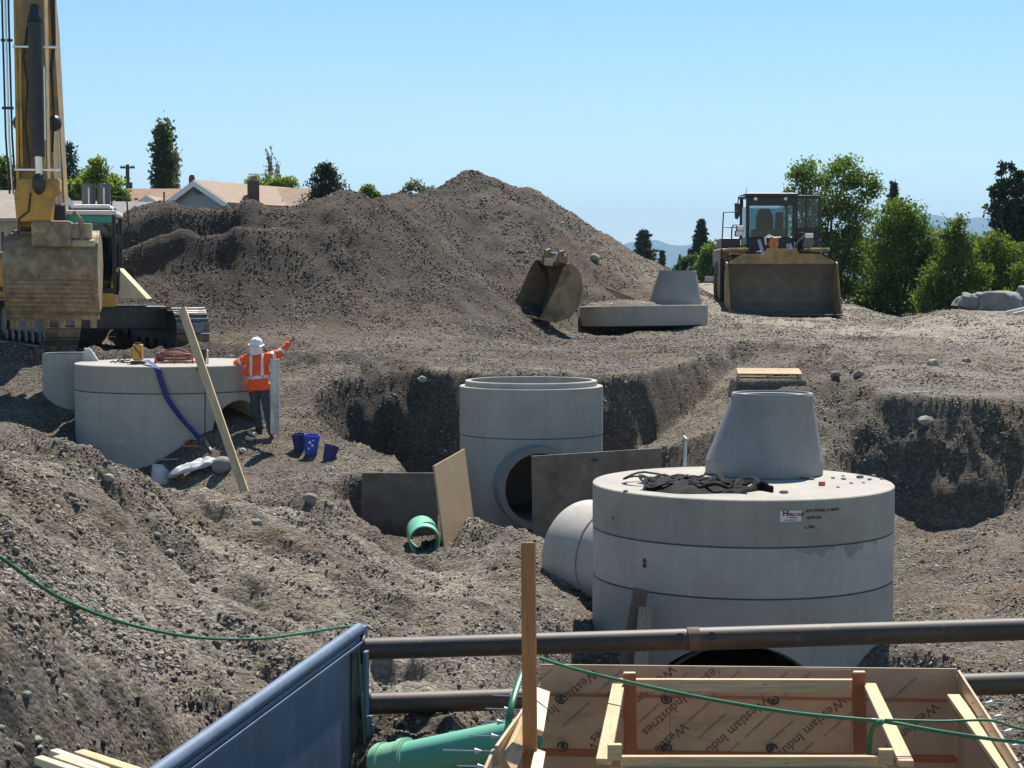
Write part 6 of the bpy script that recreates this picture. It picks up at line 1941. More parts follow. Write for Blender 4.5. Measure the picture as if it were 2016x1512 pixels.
for k, (u, v) in enumerate(((497, 858), (489, 868), (477, 893))):
    g_ = on_ground(u, v, 26.5)
    tag(MB().ico(g_ + Vector((0, 0, 0.03)), (0.09, 0.05, 0.04), 2, 0.3, (0.2, 0.3, k), k).build('litter_scrap', MT['sack'], smooth=30), ('white scrap of litter nearest the worker boots', 'white scrap of litter left of the worker boots', 'white scrap of litter beside the plank')[k], 'litter')
# buckets
def bucket(u, v, Yn, r, h, mat, label, tilt, Yfix=None):
    g_ = on_ground(u, v, Yn)
    t = thing('plastic_bucket', label, 'bucket', tuple(g_ - Vector((0, 0, 0.02))), tilt, 'blue buckets on the bench')
    m = MB(); m.lathe([(0.002, 0.0), (r * 0.78, 0.0), (r * 0.98, h - 0.03), (r * 1.05, h - 0.03), (r * 1.05, h), (r * 0.94, h), (r * 0.74, 0.02), (0.002, 0.02)], 28)
    part(m, 'bucket_wall', mat, t, smooth=40)
    part(MB().tube([(r * 1.06 * math.cos(q), r * 1.06 * math.sin(q), h - 0.05 - 0.12 * math.sin(q)) for q in [math.pi * i / 12 for i in range(13)]], 0.004, 5), 'bail_handle', MT['steel_bright'], t, smooth=40)
    return t
b1 = bucket(612, 893, 28, 0.140, 0.36, MT['blue_plastic'], 'bright blue bucket standing between two darker ones', (R(4), R(5), 0))
for (x, z, s) in ((-0.02, 0.24, 0.05), (0.03, 0.19, 0.045), (-0.03, 0.13, 0.035), (0.04, 0.28, 0.03)):
    pm = MB(); pm.cyl((x, -0.138 + 0.15 * (0.3 - z) * 0.25, z), (x, -0.120 + 0.15 * (0.3 - z) * 0.25, z), s * 0.55, n=10)
    part(pm, 'print_mark', MT['white'], b1)
bucket(590, 886, 28, 0.125, 0.30, MT['navy_plastic'], 'dark navy bucket half behind the bright blue one', (R(2), R(-4), 0.3))
bucket(646, 905, 28, 0.13, 0.28, MT['navy_plastic'], 'dark blue bucket tipped over to the right of the bright one', (R(-6), R(16), 0.2))
# pipes by the boulders at the right edge
for k, (a, b_) in enumerate((((1982, 616, 46.0), (2040, 603, 45.6)), ((1996, 619, 45.6), (2050, 608, 45.2)))):
    tag(MB().cyl(at(*a), at(*b_), 0.05, n=12).build('pale_pipe', MT['pvc_white'], smooth=40), ('thin pale pipe end by the boulders, the upper of two', 'thin pale pipe end by the boulders, the lower of two')[k], 'pipe')
# boulders on the bank
def boulder(name, label, u, v, Y, size, seed, rot=(0, 0, 0)):
    p = at(u, v, Y)
    m = MB(); vs, fs = ico_data(4); rr = random.Random(seed)
    from mathutils import noise as mn
    out = []
    q = Euler(rot).to_matrix()
    for vv in vs:
        k = 1 + 0.22 * mn.noise(vv * 1.4 + Vector((seed, 0, 0))) + 0.08 * mn.noise(vv * 4 + Vector((0, seed, 0))) + 0.03 * mn.noise(vv * 11)
        w = Vector((max(-0.78, min(0.78, vv.x)), max(-0.8, min(0.8, vv.y)), max(-0.5, min(0.75, vv.z)))) * k
        out.append(p + q @ Vector((w.x * size[0], w.y * size[1], w.z * size[2])))
    m.add(out, fs)
    return tag(m.build(name, MT['rock'], smooth=40), label, 'boulder')
boulder('boulder', 'big flat-topped grey boulder on the bank at the right edge', 1963, 598, 50.6, (0.80, 0.7, 0.46), 3)
boulder('boulder', 'lower sloping grey boulder left of the big flat-topped one', 1918, 602, 50.8, (0.62, 0.5, 0.34), 8, (0, 0.35, 0))
boulder('boulder', 'grey boulder cut off by the right edge of the picture', 2022, 590, 52, (0.4, 0.4, 0.5), 12)
# single cobbles that stand out
cob = [(613, 990, 24, 'pale round cobble right of the foot of the long plank'), (215, 960, 20, 'pale cobble on the crest below the left vault'), (505, 1033, 20, 'brown cobble high on the slope right of the pile crest'),
       (378, 1148, 15, 'pale cobble in the middle of the left slope'), (333, 1092, 16, 'flat pale cobble on the left slope'), (202, 1180, 18, 'brown cobble just above the sagging hose'), (52, 1386, 16, 'large pinkish cobble at the lower left'),
       (428, 1276, 15, 'pale cobble just below the sagging hose'), (157, 1045, 15, 'grey cobble on the upper left slope'), (18, 1060, 20, 'grey cobble at the left edge on the slope'), (105, 965, 15, 'small grey cobble near the left crest'), (180, 950, 15, 'pale flat cobble on the left crest'),
       (1822, 846, 24, 'round cobble set in the shaded right-hand wall'), (1837, 719, 20, 'flat white stone lying on the pad at right'), (1903, 713, 16, 'brown stone on the pad near the right crest'), (1690, 742, 16, 'grey stone at the crest right of the cone'), (1645, 746, 16, 'pale stone at the crest just right of the cone'),
       (870, 1035, 12, 'small stone in front of the tan plywood sheet'), (1170, 516, 18, 'pale stone on the mound right of the spare bucket'), (833, 760, 16, 'flat white stone behind the middle manhole'), (700, 1286, 0, ''), (745, 1312, 16, 'pale stone between the two spreader pipes at their left end'), (768, 1296, 15, 'brown stone hidden close under the upper spreader pipe')]
for k, (u, v, s, lab) in enumerate(cob):
    if s <= 0: continue
    g_ = on_ground(u, v)
    s = s * g_.y / FPX * 1.05
    vs, fs = ico_data(3)
    from mathutils import noise as mn
    q = Euler((k * 0.7, k * 0.3, k * 1.1)).to_matrix() if False else Euler((0.15, 0.2, k)).to_matrix()
    pts = [g_ + Vector((0, 0, s * 0.12)) + q @ (Vector((vv.x * s * 0.62, vv.y * s * 0.5, vv.z * s * 0.4)) * (1 + 0.35 * mn.noise(vv * 1.3 + Vector((k * 3, 0, 0))) + 0.15 * mn.noise(vv * 3.1 + Vector((0, k * 3, 0))))) for vv in vs]
    tag(MB().add(pts, fs).build('cobble', MT['stone'], smooth=60), lab, 'stone')
# ---------------------------------------------------------------- trees
def leaf_mesh(centers, size, seed, mat, name, parent, droop=0.0, aspect=1.6, upbias=0.3):
    """one small bent quad for each leaf spray"""
    g = np.random.default_rng(seed)
    n = len(centers)
    d = g.normal(size=(n, 3)); d[:, 2] -= droop
    d /= np.linalg.norm(d, axis=1, keepdims=True)
    nn = g.normal(size=(n, 3)); nn[:, 2] += upbias * 2
    s = np.cross(d, nn); s /= np.linalg.norm(s, axis=1, keepdims=True) + 1e-9
    L = size * g.uniform(0.6, 1.35, (n, 1))
    W = L / aspect
    c = np.asarray(centers)
    v = np.stack([c - d * L / 2, c + s * W / 2, c + d * L / 2, c - s * W / 2], 1).reshape(-1, 3)
    f = np.arange(n * 4)
    return np_mesh(name, v, f, 4, mat, parent)

def limb(m, a, b, r0, r1, rr, bend=0.12, n=6, sides=7):
    a = Vector(a); b = Vector(b)
    L = (b - a).length
    off = Vector((rr.uniform(-1, 1), rr.uniform(-1, 1), rr.uniform(-0.3, 0.6))) * L * bend
    pts = []
    for k in range(n + 1):
        t = k / n
        pts.append(a.lerp(b, t) + off * math.sin(math.pi * t) + Vector((rr.uniform(-1, 1), rr.uniform(-1, 1), 0)) * L * 0.012)
    m.tube(pts, [r0 + (r1 - r0) * k / n for k in range(n + 1)], sides)
    return pts

def broadleaf(name, label, base, H, lobes, nleaf, lsize, leaf, seed, group=None, trunk_r=0.16, bark='bark', droop=0.3, gap=0.0, cat='tree'):
    """lobes: (dx, dy, z, rx, ry, rz) of the leaf masses relative to the base"""
    rr = random.Random(seed); g = np.random.default_rng(seed)
    t = thing(name, label, cat, tuple(base), group=group)
    m = MB()
    zs_ = sorted(l[2] for l in lobes)
    fork = Vector((0, 0, max(0.3, zs_[0] * 0.55)))
    tips = []
    limb(m, (0, 0, -0.3), fork, trunk_r, trunk_r * 0.75, rr, 0.04)
    for l in lobes:
        c = Vector((l[0], l[1], l[2] - l[5] * 0.3))
        pts = limb(m, fork, c, trunk_r * 0.5, trunk_r * 0.14, rr, 0.10)
        for k in range(5):
            e = c + Vector((g.normal() * l[3] * 0.6, g.normal() * l[4] * 0.6, abs(g.normal()) * l[5] * 0.6))
            limb(m, pts[rr.randint(2, 6)], e, trunk_r * 0.16, 0.012, rr, 0.15, 4, 5)
    m.build('trunk', MT[bark], t, smooth=60)
    w = np.array([l[3] * l[4] * l[5] for l in lobes]) ** 0.75
    w /= w.sum()
    cs = []
    for l, k in zip(lobes, w):
        n = int(nleaf * k)
        nb = max(8, int(n / 42))
        # twig clumps near the shell of the lobe, leaves round each clump
        d = g.normal(size=(nb, 3)); d /= np.linalg.norm(d, axis=1, keepdims=True)
        rad = g.uniform(0.25, 1.0, (nb, 1)) ** 0.55
        cc = d * rad * np.array([l[3], l[4], l[5]]) + np.array([l[0], l[1], l[2]])
        pick = g.integers(0, nb, n)
        sp = g.normal(size=(n, 3)) * (0.17 * (l[3] * l[4] * l[5]) ** (1 / 3) + 0.05)
        sp[:, 2] = sp[:, 2] * 0.75 - np.abs(g.normal(size=n)) * 0.06 * droop
        cs.append(cc[pick] + sp)
    leaf_mesh(np.concatenate(cs), lsize, seed + 1, MT[leaf], 'crown', t, droop)
    return t

def poplar(name, label, base, H, rad, nleaf, lsize, leaf, seed, sparse=False, group=None, bark='bark', zmin=0.12, narrow=0.75):
    rr = random.Random(seed); g = np.random.default_rng(seed)
    t = thing(name, label, 'tree', tuple(base), group=group)
    m = MB()
    limb(m, (0, 0, -0.3), (0.1 * rad, 0, H * 0.97), 0.02 * H + 0.05, 0.02, rr, 0.01, 12)
    nb = 90 if not sparse else 60
    tips = []
    for k in range(nb):
        z0 = H * (zmin + (0.86 - zmin) * (k / nb))
        a = rr.uniform(0, 6.28)
        s = z0 / H
        ro = rad * (math.sin(math.pi * min(1, (s * 0.9 + 0.12))) ** narrow) * rr.uniform(0.45, 1.0)
        e = Vector((math.cos(a) * ro, math.sin(a) * ro, z0 + H * 0.13))
        pts = limb(m, (0, 0, z0), e, 0.004 * H, 0.008, rr, 0.06, 4, 5)
        tips.append((pts, ro))
    m.build('trunk', MT[bark], t, smooth=60)
    cs = []
    per = nleaf // nb
    for pts, ro in tips:
        P = np.array([[p.x, p.y, p.z] for p in pts[1:]])
        k = g.integers(0, len(P), per)
        cs.append(P[k] + g.normal(size=(per, 3)) * np.array([0.2, 0.2, 0.42]) * rad * 0.85)
    leaf_mesh(np.concatenate(cs), lsize, seed + 1, MT[leaf], 'crown', t, 0.0)
    return t

def conifer(name, label, base, H, rad, seed, leaf='needle', group=None, nb=90, per=90, zmin=0.12, lsize=0.22, power=1.0, gappy=0.25):
    rr = random.Random(seed); g = np.random.default_rng(seed)
    t = thing(name, label, 'tree', tuple(base), group=group)
    m = MB()
    limb(m, (0, 0, -0.3), (0, 0, H), 0.018 * H + 0.04, 0.015, rr, 0.005, 10)
    cs = []
    for k in range(nb):
        s = k / nb
        z0 = H * (zmin + (0.98 - zmin) * s)
        a = k * 2.4 + rr.uniform(-0.4, 0.4)
        L = rad * ((1 - s) ** power) * rr.uniform(1 - gappy * 1.6, 1.0) + 0.06 * rad
        e = Vector((math.cos(a) * L, math.sin(a) * L, z0 + L * (0.05 + 0.28 * s) - L * 0.15))
        pts = limb(m, (0, 0, z0), e, 0.006 * H * (1 - s) + 0.01, 0.006, rr, 0.05, 4, 5)
        P = np.array([[p.x, p.y, p.z] for p in pts])
        n = int(per * (0.35 + L / rad))
        u = g.uniform(0.15, 1.0, n) * 4
        i = np.clip(u.astype(int), 0, 3)
        q = P[i] + (P[i + 1] - P[i]) * (u - i)[:, None]
        q = q + g.normal(size=(n, 3)) * np.array([0.10, 0.10, 0.055]) * rad * (0.4 + 0.6 * (1 - s))
        cs.append(q)
    m.build('trunk', MT['bark'], t, smooth=60)
    leaf_mesh(np.concatenate(cs), lsize, seed + 1, MT[leaf], 'crown', t, 0.25, 2.6)
    return t

def tb(u, Y, v=None):
    p = at(u, 560, Y)
    return Vector((p.x, Y, ground_z(p.x, min(Y, 108)) if v is None else at(u, v, Y).z))
def hgt(base, v, Y): return at(CX, v, Y).z - base.z

# right-hand thicket
Y = 76; b = tb(1640, Y); H = hgt(b, 305, Y)
s_ = Y / FPX
def lob(u, v, ru, rv, Y, b, dy=0.0, ry=None):
    p = at(u, v, Y)
    return (p.x - b.x, dy, p.z - b.z, ru * Y / FPX, (ry if ry else ru * Y / FPX * 0.9), rv * Y / FPX)
broadleaf('locust_tree', 'tallest feathery tree just right of the wheel loader', b, H,
          [lob(1600, 345, 42, 30, Y, b), lob(1665, 340, 45, 30, Y, b), lob(1570, 385, 30, 36, Y, b), lob(1705, 370, 30, 26, Y, b, -0.3), lob(1640, 400, 50, 34, Y, b, 0.5), lob(1690, 430, 34, 36, Y, b), lob(1600, 450, 40, 38, Y, b, 0.6), lob(1660, 490, 52, 40, Y, b, 0.4), lob(1690, 550, 42, 46, Y, b), lob(1640, 570, 46, 40, Y, b, 0.8)],
          22000, 0.135, 'leaf_locust', 21, 'trees of the right-hand thicket', 0.17)
Y = 72; b = tb(1770, Y)
broadleaf('leafy_tree', 'rounded bright green tree right of the tallest one', b, 6,
          [lob(1770, 425, 48, 34, Y, b), lob(1740, 470, 38, 42, Y, b), lob(1805, 475, 44, 40, Y, b), lob(1765, 530, 56, 46, Y, b), lob(1820, 545, 40, 40, Y, b), lob(1760, 590, 60, 34, Y, b), lob(1720, 590, 40, 40, Y, b), lob(1800, 430, 26, 22, Y, b), lob(1835, 500, 30, 34, Y, b), lob(1850, 570, 34, 30, Y, b)],
          19000, 0.135, 'leaf_locust', 22, 'trees of the right-hand thicket', 0.12)
Y = 68; b = tb(1880, Y)
broadleaf('leafy_tree', 'thin young tree with an open top before the blue hills', b, 5,
          [lob(1880, 440, 18, 22, Y, b), lob(1868, 462, 24, 16, Y, b), lob(1895, 470, 24, 18, Y, b), lob(1878, 510, 34, 30, Y, b), lob(1850, 545, 36, 36, Y, b), lob(1885, 575, 46, 32, Y, b), lob(1838, 590, 44, 30, Y, b), lob(1915, 540, 30, 34, Y, b), lob(1900, 500, 22, 26, Y, b)],
          12000, 0.125, 'leaf_locust', 23, 'trees of the right-hand thicket', 0.08)
Y = 70; b = tb(1965, Y)
broadleaf('leafy_tree', 'bushy green tree below the dark pine at the right edge', b, 5,
          [lob(1950, 480, 34, 26, Y, b), lob(1925, 515, 30, 34, Y, b), lob(1985, 500, 36, 30, Y, b), lob(1960, 550, 50, 40, Y, b), lob(2010, 550, 40, 46, Y, b), lob(1930, 580, 40, 30, Y, b), lob(1990, 590, 46, 30, Y, b)],
          12000, 0.125, 'leaf_locust', 24, 'trees of the right-hand thicket', 0.1)
Y = 64; b = tb(2012, Y)
broadleaf('leafy_bush', 'green bush at the right edge behind the boulders', b, 3,
          [lob(2012, 545, 24, 30, Y, b), lob(2030, 580, 34, 28, Y, b), lob(1985, 585, 24, 16, Y, b)], 2600, 0.13, 'leaf_locust', 26, 'trees of the right-hand thicket', 0.05, cat='bush')
Y = 95; b = tb(1757, Y, 640)
conifer('pine_tree', 'dark pointed pine top showing over the right-hand thicket', b, hgt(b, 352, Y), 1.7, 31, 'needle_blue', nb=70, per=80, zmin=0.35)
Y = 88; b = tb(1990, Y, 640)
broadleaf('pine_tree', 'tall dark ragged pine at the right edge', b, 8,
          [lob(1972, 335, 8, 18, Y, b), lob(1990, 328, 7, 14, Y, b), lob(1958, 372, 12, 20, Y, b), lob(1985, 370, 22, 26, Y, b), lob(2012, 350, 14, 26, Y, b), lob(1980, 410, 32, 26, Y, b), lob(2014, 400, 24, 30, Y, b), lob(1990, 455, 30, 28, Y, b), lob(2025, 450, 30, 40, Y, b), lob(1955, 440, 12, 8, Y, b), lob(2000, 500, 30, 40, Y, b)],
          8500, 0.2, 'needle', 32, None, 0.14, droop=0.0)
# middle distance
Y = 170; b = tb(1266, Y, 575)
conifer('pine_tree', 'dark broad pine behind the tail of the mound', b, hgt(b, 452, Y), 2.1, 33, 'needle_blue', nb=70, per=60, zmin=0.15, lsize=0.5, power=0.6, gappy=0.45)
Y = 190; b = tb(1303, Y, 575)
conifer('pine_tree', 'small dark pine right of the broad one behind the mound', b, hgt(b, 492, Y), 1.1, 34, 'needle_blue', nb=40, per=40, zmin=0.1, lsize=0.5, power=0.7, gappy=0.4)
Y = 150; b = tb(1380, Y, 562)
conifer('pine_tree', 'tall pointed dark pine left of the wheel loader', b, hgt(b, 430, Y), 1.55, 35, 'needle_blue', nb=80, per=70, zmin=0.1, lsize=0.42, power=0.75)
Y = 260; b = tb(1338, Y, 560)
conifer('pine_tree', 'tiny far pine in front of the blue hills', b, hgt(b, 500, Y), 0.8, 36, 'needle_blue', nb=30, per=30, zmin=0.1, lsize=0.5)
Y = 120; b = tb(1402, Y, 562)
broadleaf('leafy_bush', 'round green bush between the pointed pine and the loader', b, 4, [lob(1402, 496, 22, 20, Y, b), lob(1392, 525, 22, 18, Y, b), lob(1415, 530, 20, 22, Y, b)], 2800, 0.25, 'leaf_locust', 37, None, 0.1, cat='bush')
Y = 140; b = tb(1358, Y, 562)
broadleaf('leafy_bush', 'reddish-dark bush at the end of the pale track', b, 3, [lob(1355, 515, 16, 14, Y, b), lob(1345, 530, 18, 12, Y, b), lob(1370, 535, 14, 12, Y, b)], 1600, 0.28, 'leaf_dark', 38, None, 0.1, cat='bush')
# behind the mound
Y = 120; b = tb(326, Y, 640)
poplar('poplar_tree', 'tall dark poplar standing behind the house on the left', b, hgt(b, 238, Y), 0.92, 8000, 0.36, 'leaf_poplar', 41, zmin=0.2, narrow=0.35)
Y = 124; b = tb(344, Y, 640)
poplar('poplar_tree', 'thinner pale poplar close at the right of the dark one', b, hgt(b, 280, Y), 0.62, 2600, 0.26, 'leaf_grey', 42, True, bark='bark_pale', zmin=0.2, narrow=0.4)
Y = 125; b = tb(532, Y, 640)
poplar('poplar_tree', 'bare pale poplar top above the green tree behind the chimney', b, hgt(b, 286, Y), 0.55, 700, 0.22, 'leaf_grey', 43, True, bark='bark_pale', zmin=0.3, narrow=0.6)
Y = 127; b = tb(548, Y, 640)
poplar('poplar_tree', 'shorter bare pale poplar right of the taller bare one', b, hgt(b, 308, Y), 0.4, 400, 0.22, 'leaf_grey', 44, True, bark='bark_pale', zmin=0.3, narrow=0.6)
Y = 112; b = tb(530, Y, 640)
broadleaf('leafy_tree', 'yellow-green round tree behind the brown chimney', b, 6, [lob(520, 362, 34, 18, Y, b), lob(560, 366, 30, 18, Y, b), lob(490, 374, 26, 14, Y, b), lob(535, 390, 50, 20, Y, b)], 5200, 0.22, 'leaf_bright', 45, None, 0.14)
Y = 92; b = tb(643, Y, 620)
conifer('spruce_tree', 'dark spruce rising behind the right end of the house', b, hgt(b, 318, Y), 3.3, 46, 'needle', nb=95, per=120, zmin=0.4, lsize=0.22, power=0.95)
Y = 110; b = tb(727, Y, 640)
broadleaf('leafy_tree', 'small green tree top showing over the mound right of the spruce', b, 5, [lob(727, 378, 18, 12, Y, b), lob(715, 390, 16, 10, Y, b), lob(740, 390, 14, 10, Y, b)], 1700, 0.22, 'leaf_locust', 47, None, 0.1)
Y = 115; b = tb(815, Y, 640)
broadleaf('leafy_tree', 'pale feathery tree showing in the dip of the mound', b, 5, [lob(815, 375, 24, 18, Y, b), lob(795, 392, 20, 14, Y, b), lob(845, 378, 20, 14, Y, b), lob(830, 395, 28, 16, Y, b)], 2400, 0.2, 'leaf_grey', 48, None, 0.1, 'bark_pale')
Y = 80; b = tb(195, Y, 620)
broadleaf('leafy_tree', 'bright green maple behind the excavator cab', b, 6, [lob(190, 330, 20, 20, Y, b), lob(165, 360, 34, 30, Y, b), lob(210, 370, 34, 26, Y, b), lob(180, 395, 50, 28, Y, b), lob(235, 395, 24, 20, Y, b), lob(140, 385, 22, 30, Y, b)], 7000, 0.2, 'leaf_bright', 49, None, 0.14)
Y = 95; b = tb(138, Y, 620)
conifer('spruce_tree', 'dark spruce half hidden behind the excavator stick', b, hgt(b, 275, Y), 3.0, 50, 'needle', nb=70, per=100, zmin=0.2, lsize=0.24)
Y = 90; b = tb(12, Y, 620)
broadleaf('leafy_tree', 'dark green tree at the left edge behind the excavator', b, 6, [lob(8, 325, 18, 20, Y, b), lob(-10, 350, 30, 26, Y, b), lob(30, 360, 26, 24, Y, b), lob(10, 385, 40, 24, Y, b)], 5200, 0.22, 'leaf_locust', 51, None, 0.14)
# far tree line that closes the gap at the horizon
cs = []; g = np.random.default_rng(5)
for u0, u1, vt, vb, Yq, n in ((1320, 1440, 528, 560, 300, 2500), (1640, 2100, 470, 640, 100, 16000), (-60, 270, 400, 560, 150, 3500)):
    k = g.integers(0, 60, n); cu = g.uniform(u0, u1, 60); cv = vt + (vb - vt) * g.uniform(0, 1, 60) ** 1.3
    uu = cu[k] + g.normal(size=n) * 9; vv = cv[k] + np.abs(g.normal(size=n)) * 8; yy = Yq + g.normal(size=n) * 4
    cs.append(np.stack([(uu - CX) / FPX * yy, yy, -(vv - HOR) / FPX * yy], 1))
wd = leaf_mesh(np.concatenate(cs), 0.42, 9, MT['leaf_dark'], 'woodland', None, 0.2)
tag(wd, kind='stuff')

# ---------------------------------------------------------------- houses behind the mound
def shingle(name, col):
    t = NT(name)
    v = t.coord('Object')
    c = t.ramp(t.noise(v, 3.0, 5, 0.6), [(0.3, sc(col, 0.82)), (0.7, sc(col, 1.15))])
    w = t.n('ShaderNodeTexWave', wave_type='BANDS', bands_direction='Z')
    w.inputs['Scale'].default_value = 5.5; w.inputs['Distortion'].default_value = 0.6
    t.l(v, w.inputs['Vector'])
    c = t.mix(0.18, c, t.ramp(w.outputs[0], [(0.2, (0.4, 0.4, 0.4)), (0.6, (1.1, 1.1, 1.1))]), 'MULTIPLY')
    t.set(Base_Color=c, Roughness=0.9)
    return t.m
roof_tan = shingle('roof_tan', (0.31, 0.225, 0.155)); roof_red = shingle('roof_rust', (0.33, 0.20, 0.13)); roof_grey = shingle('roof_grey', (0.24, 0.22, 0.20)); roof_pale = shingle('roof_pale', (0.36, 0.30, 0.25))
siding = mat_simple('blue_grey_siding', (0.22, 0.28, 0.33), 0.7, 0, 0.06); trim = mat_simple('white_trim', (0.68, 0.70, 0.72), 0.6, 0, 0.04)
siding_tan = mat_simple('tan_siding', (0.40, 0.36, 0.30), 0.7, 0, 0.06)
brick_dark = mat_simple('dark_brick', (0.10, 0.065, 0.055), 0.9, 0, 0.3, 14, 0.3, 30)
def gable_wing(t, p, yaw, L, W, zw, zr, rmat, wmat, over=0.35, dz=0.0):
    """box with a ridge along local x; p = middle of the ridge on the ground plane"""
    M = Matrix.Translation(Vector(p)) @ Matrix.Rotation(yaw, 4, 'Z')
    def tr(m): m.v = [tuple(M @ Vector(q)) for q in m.v]; return m
    z0 = -3.0
    m = MB(); m.prism([(-W / 2, z0), (W / 2, z0), (W / 2, zw), (0, zr), (-W / 2, zw)], (L, 0, 0), (-L / 2, 0, 0), (0, 1, 0), (0, 0, 1))
    tr(m).build('wall', wmat, t, world=True)
    sl = (zr - zw) / (W / 2)
    for s in (-1, 1):
        e = W / 2 + over
        m = MB(); m.hexa([(-L / 2 - over, 0, zr + 0.05), (L / 2 + over, 0, zr + 0.05), (L / 2 + over, s * e, zr - sl * e + 0.05), (-L / 2 - over, s * e, zr - sl * e + 0.05)], (0, 0, 0.14))
        rf = tr(m).build('roof', rmat, t, world=True)
        for x in (-L / 2 - over - 0.03, L / 2 + over + 0.03):
            m = MB(); m.hexa([(x - 0.03, 0, zr + 0.16), (x + 0.03, 0, zr + 0.16), (x + 0.03, s * e, zr - sl * e + 0.16), (x - 0.03, s * e, zr - sl * e + 0.16)], (0, 0, -0.30))
            tr(m).build('barge_board', trim, rf, world=True)
    return M
Y = 90
h1 = thing('blue_house', 'blue-grey gabled house with tan roof behind the mound', 'house', tuple(at(430, 560, Y)))
def X(u, Yq): return (u - CX) / FPX * Yq
# gable end towards the viewer, ridge running back to the right
gp_ = Vector((X(389, 88), 88, 0))
zr = at(CX, 362, 88).z; zw = at(CX, 400, 88).z
M1 = gable_wing(h1, (gp_.x + 1.9, 88 + 3.4, 0), R(62), 7.6, 3.4, zw, zr, roof_tan, siding)
# attic vent on that gable
c_ = at(389, 376, 87.85); MB().box(c_, (0.28, 0.06, 0.34), (0, 0, R(-28))).build('attic_vent', mat_simple('vent_dark', (0.06, 0.07, 0.08)), h1, world=True)
# long wing running right, end gable at 600
zr2 = at(CX, 375, 92).z; zw2 = at(CX, 408, 92).z
gable_wing(h1, (X(535, 92), 93.5, 0), R(-7), 4.6, 3.4, zw2, zr2, roof_tan, siding)
# chimneys
cp = at(499, 405, 89.5)
m = MB(); m.box((cp.x, 89.5, (at(CX, 357, 89.5).z + at(CX, 420, 89.5).z) / 2), (0.58, 0.55, at(CX, 357, 89.5).z - at(CX, 420, 89.5).z), (0, 0, 0.2))
ch = m.build('chimney', brick_dark, h1, world=True, bevel=0.02)
MB().cyl(at(499, 357, 89.5), at(499, 347, 89.5), 0.16, n=14).build('flue', MT['steel_worn'], ch, smooth=40, world=True)
MB().cyl(at(499, 345, 89.5), at(499, 342, 89.5), 0.26, n=14).build('flue_cap', MT['steel_bright'], ch, smooth=40, world=True)
m = MB(); cq = at(378, 362, 91); m.box((cq.x, 91, cq.z), (0.28, 0.28, 0.75)); m.box((cq.x, 91, cq.z + 0.36), (0.2, 0.2, 0.2)); m.build('chimney', brick_dark, h1, world=True, bevel=0.01)
MB().cyl(at(426, 372, 91), at(426, 362, 91), 0.06, n=8).build('vent_pipe', MT['steel_dark'], h1, smooth=40, world=True)
# small low house at the left
h2 = thing('small_house', 'low house with rust-coloured roof and little gable left of the blue house', 'house', tuple(at(300, 560, 97)))
zr3 = at(CX, 378, 98).z; zw3 = at(CX, 402, 98).z
gable_wing(h2, (X(305, 98), 98, 0), R(2), 2.6, 2.6, zw3, zr3, roof_red, siding_tan)
zr4 = at(CX, 391, 94).z; zw4 = at(CX, 408, 94).z
gable_wing(h2, (X(298, 94), 95.5, 0), R(84), 2.6, 1.5, zw4, zr4, roof_tan, siding, 0.2)
MB().cyl(at(323, 398, 96), at(323, 378, 96), 0.05, n=8).build('vent_pipe', MT['rust'], h2, smooth=40, world=True)
h3 = thing('grey_house', 'grey-roofed house half hidden behind the excavator cab', 'house', tuple(at(200, 560, 72)))
gable_wing(h3, (X(185, 72), 74, 0), R(20), 4.6, 4.4, at(CX, 450, 72).z, at(CX, 405, 74).z, roof_grey, siding_tan)
h4 = thing('pale_house', 'pale-roofed house at the left edge behind the excavator', 'house', tuple(at(0, 560, 70)))
gable_wing(h4, (X(-30, 70), 72, 0), R(-12), 5.0, 4.4, at(CX, 432, 70).z, at(CX, 384, 72).z, roof_pale, siding_tan)
# utility pole
Y = 105; b = tb(253, Y, 600)
up_ = thing('utility_pole', 'wooden utility pole with crossarm and transformer left of the poplar', 'utility pole', tuple(b))
top = at(251, 324, Y)
MB().cyl(b, top, 0.15, 0.11, 10).build('pole', MT['bark'], up_, smooth=40, world=True)
MB().box(at(251, 330, Y), (0.86, 0.1, 0.1)).build('crossarm', MT['bark'], up_, world=True)
MB().cyl(at(256, 377, Y - 0.3), at(256, 359, Y - 0.3), 0.14, n=14).build('transformer', MT['steel_dark'], up_, smooth=40, world=True)
for du in (-12, -7, 8, 12):
    MB().cyl(at(251 + du, 330, Y), at(251 + du, 326, Y), 0.04, n=8).build('insulator', MT['grey_plastic'], up_, smooth=40, world=True)
# low pale kerb and box at the far end of the track
tag(MB().box(at(1405, 549, 95), (0.9, 0.5, 0.28)).build('concrete_block', MT['concrete'], bevel=0.03), 'small concrete block at the far end of the pale track', 'block')
tag(MB().tube([at(1352, 532, 70), at(1359, 524, 70)], 0.05, 6).build('leaning_board', MT['wood_grey'], smooth=40), 'pale board end sticking up behind the far cone', 'board')

# small spoil pile far down the track
pc_ = at(1272, 545, 74)
vs = []; fs = []; n, rg_ = 60, 14
from mathutils import noise as mn
for k in range(rg_ + 1):
    t_ = k / rg_
    for i in range(n):
        a = 2 * math.pi * i / n
        r_ = 2.5 * t_
        z = 1.75 * (1 - t_) ** 0.9 + 0.18 * mn.noise(Vector((math.cos(a) * r_, math.sin(a) * r_, 0)) * 1.3) + 0.06 * mn.noise(Vector((math.cos(a) * r_, math.sin(a) * r_, 3)) * 5)
        vs.append((pc_.x + math.cos(a) * r_ * 1.2, 74 + math.sin(a) * r_, -0.75 + z))
for k in range(rg_):
    for i in range(n):
        fs.append((k * n + i, k * n + (i + 1) % n, (k + 1) * n + (i + 1) % n, (k + 1) * n + i))
tag(MB().add(vs, fs).build('spoil_pile', MT['soil'], smooth=60), 'small gravel pile far off behind the tail of the big mound', 'gravel pile')
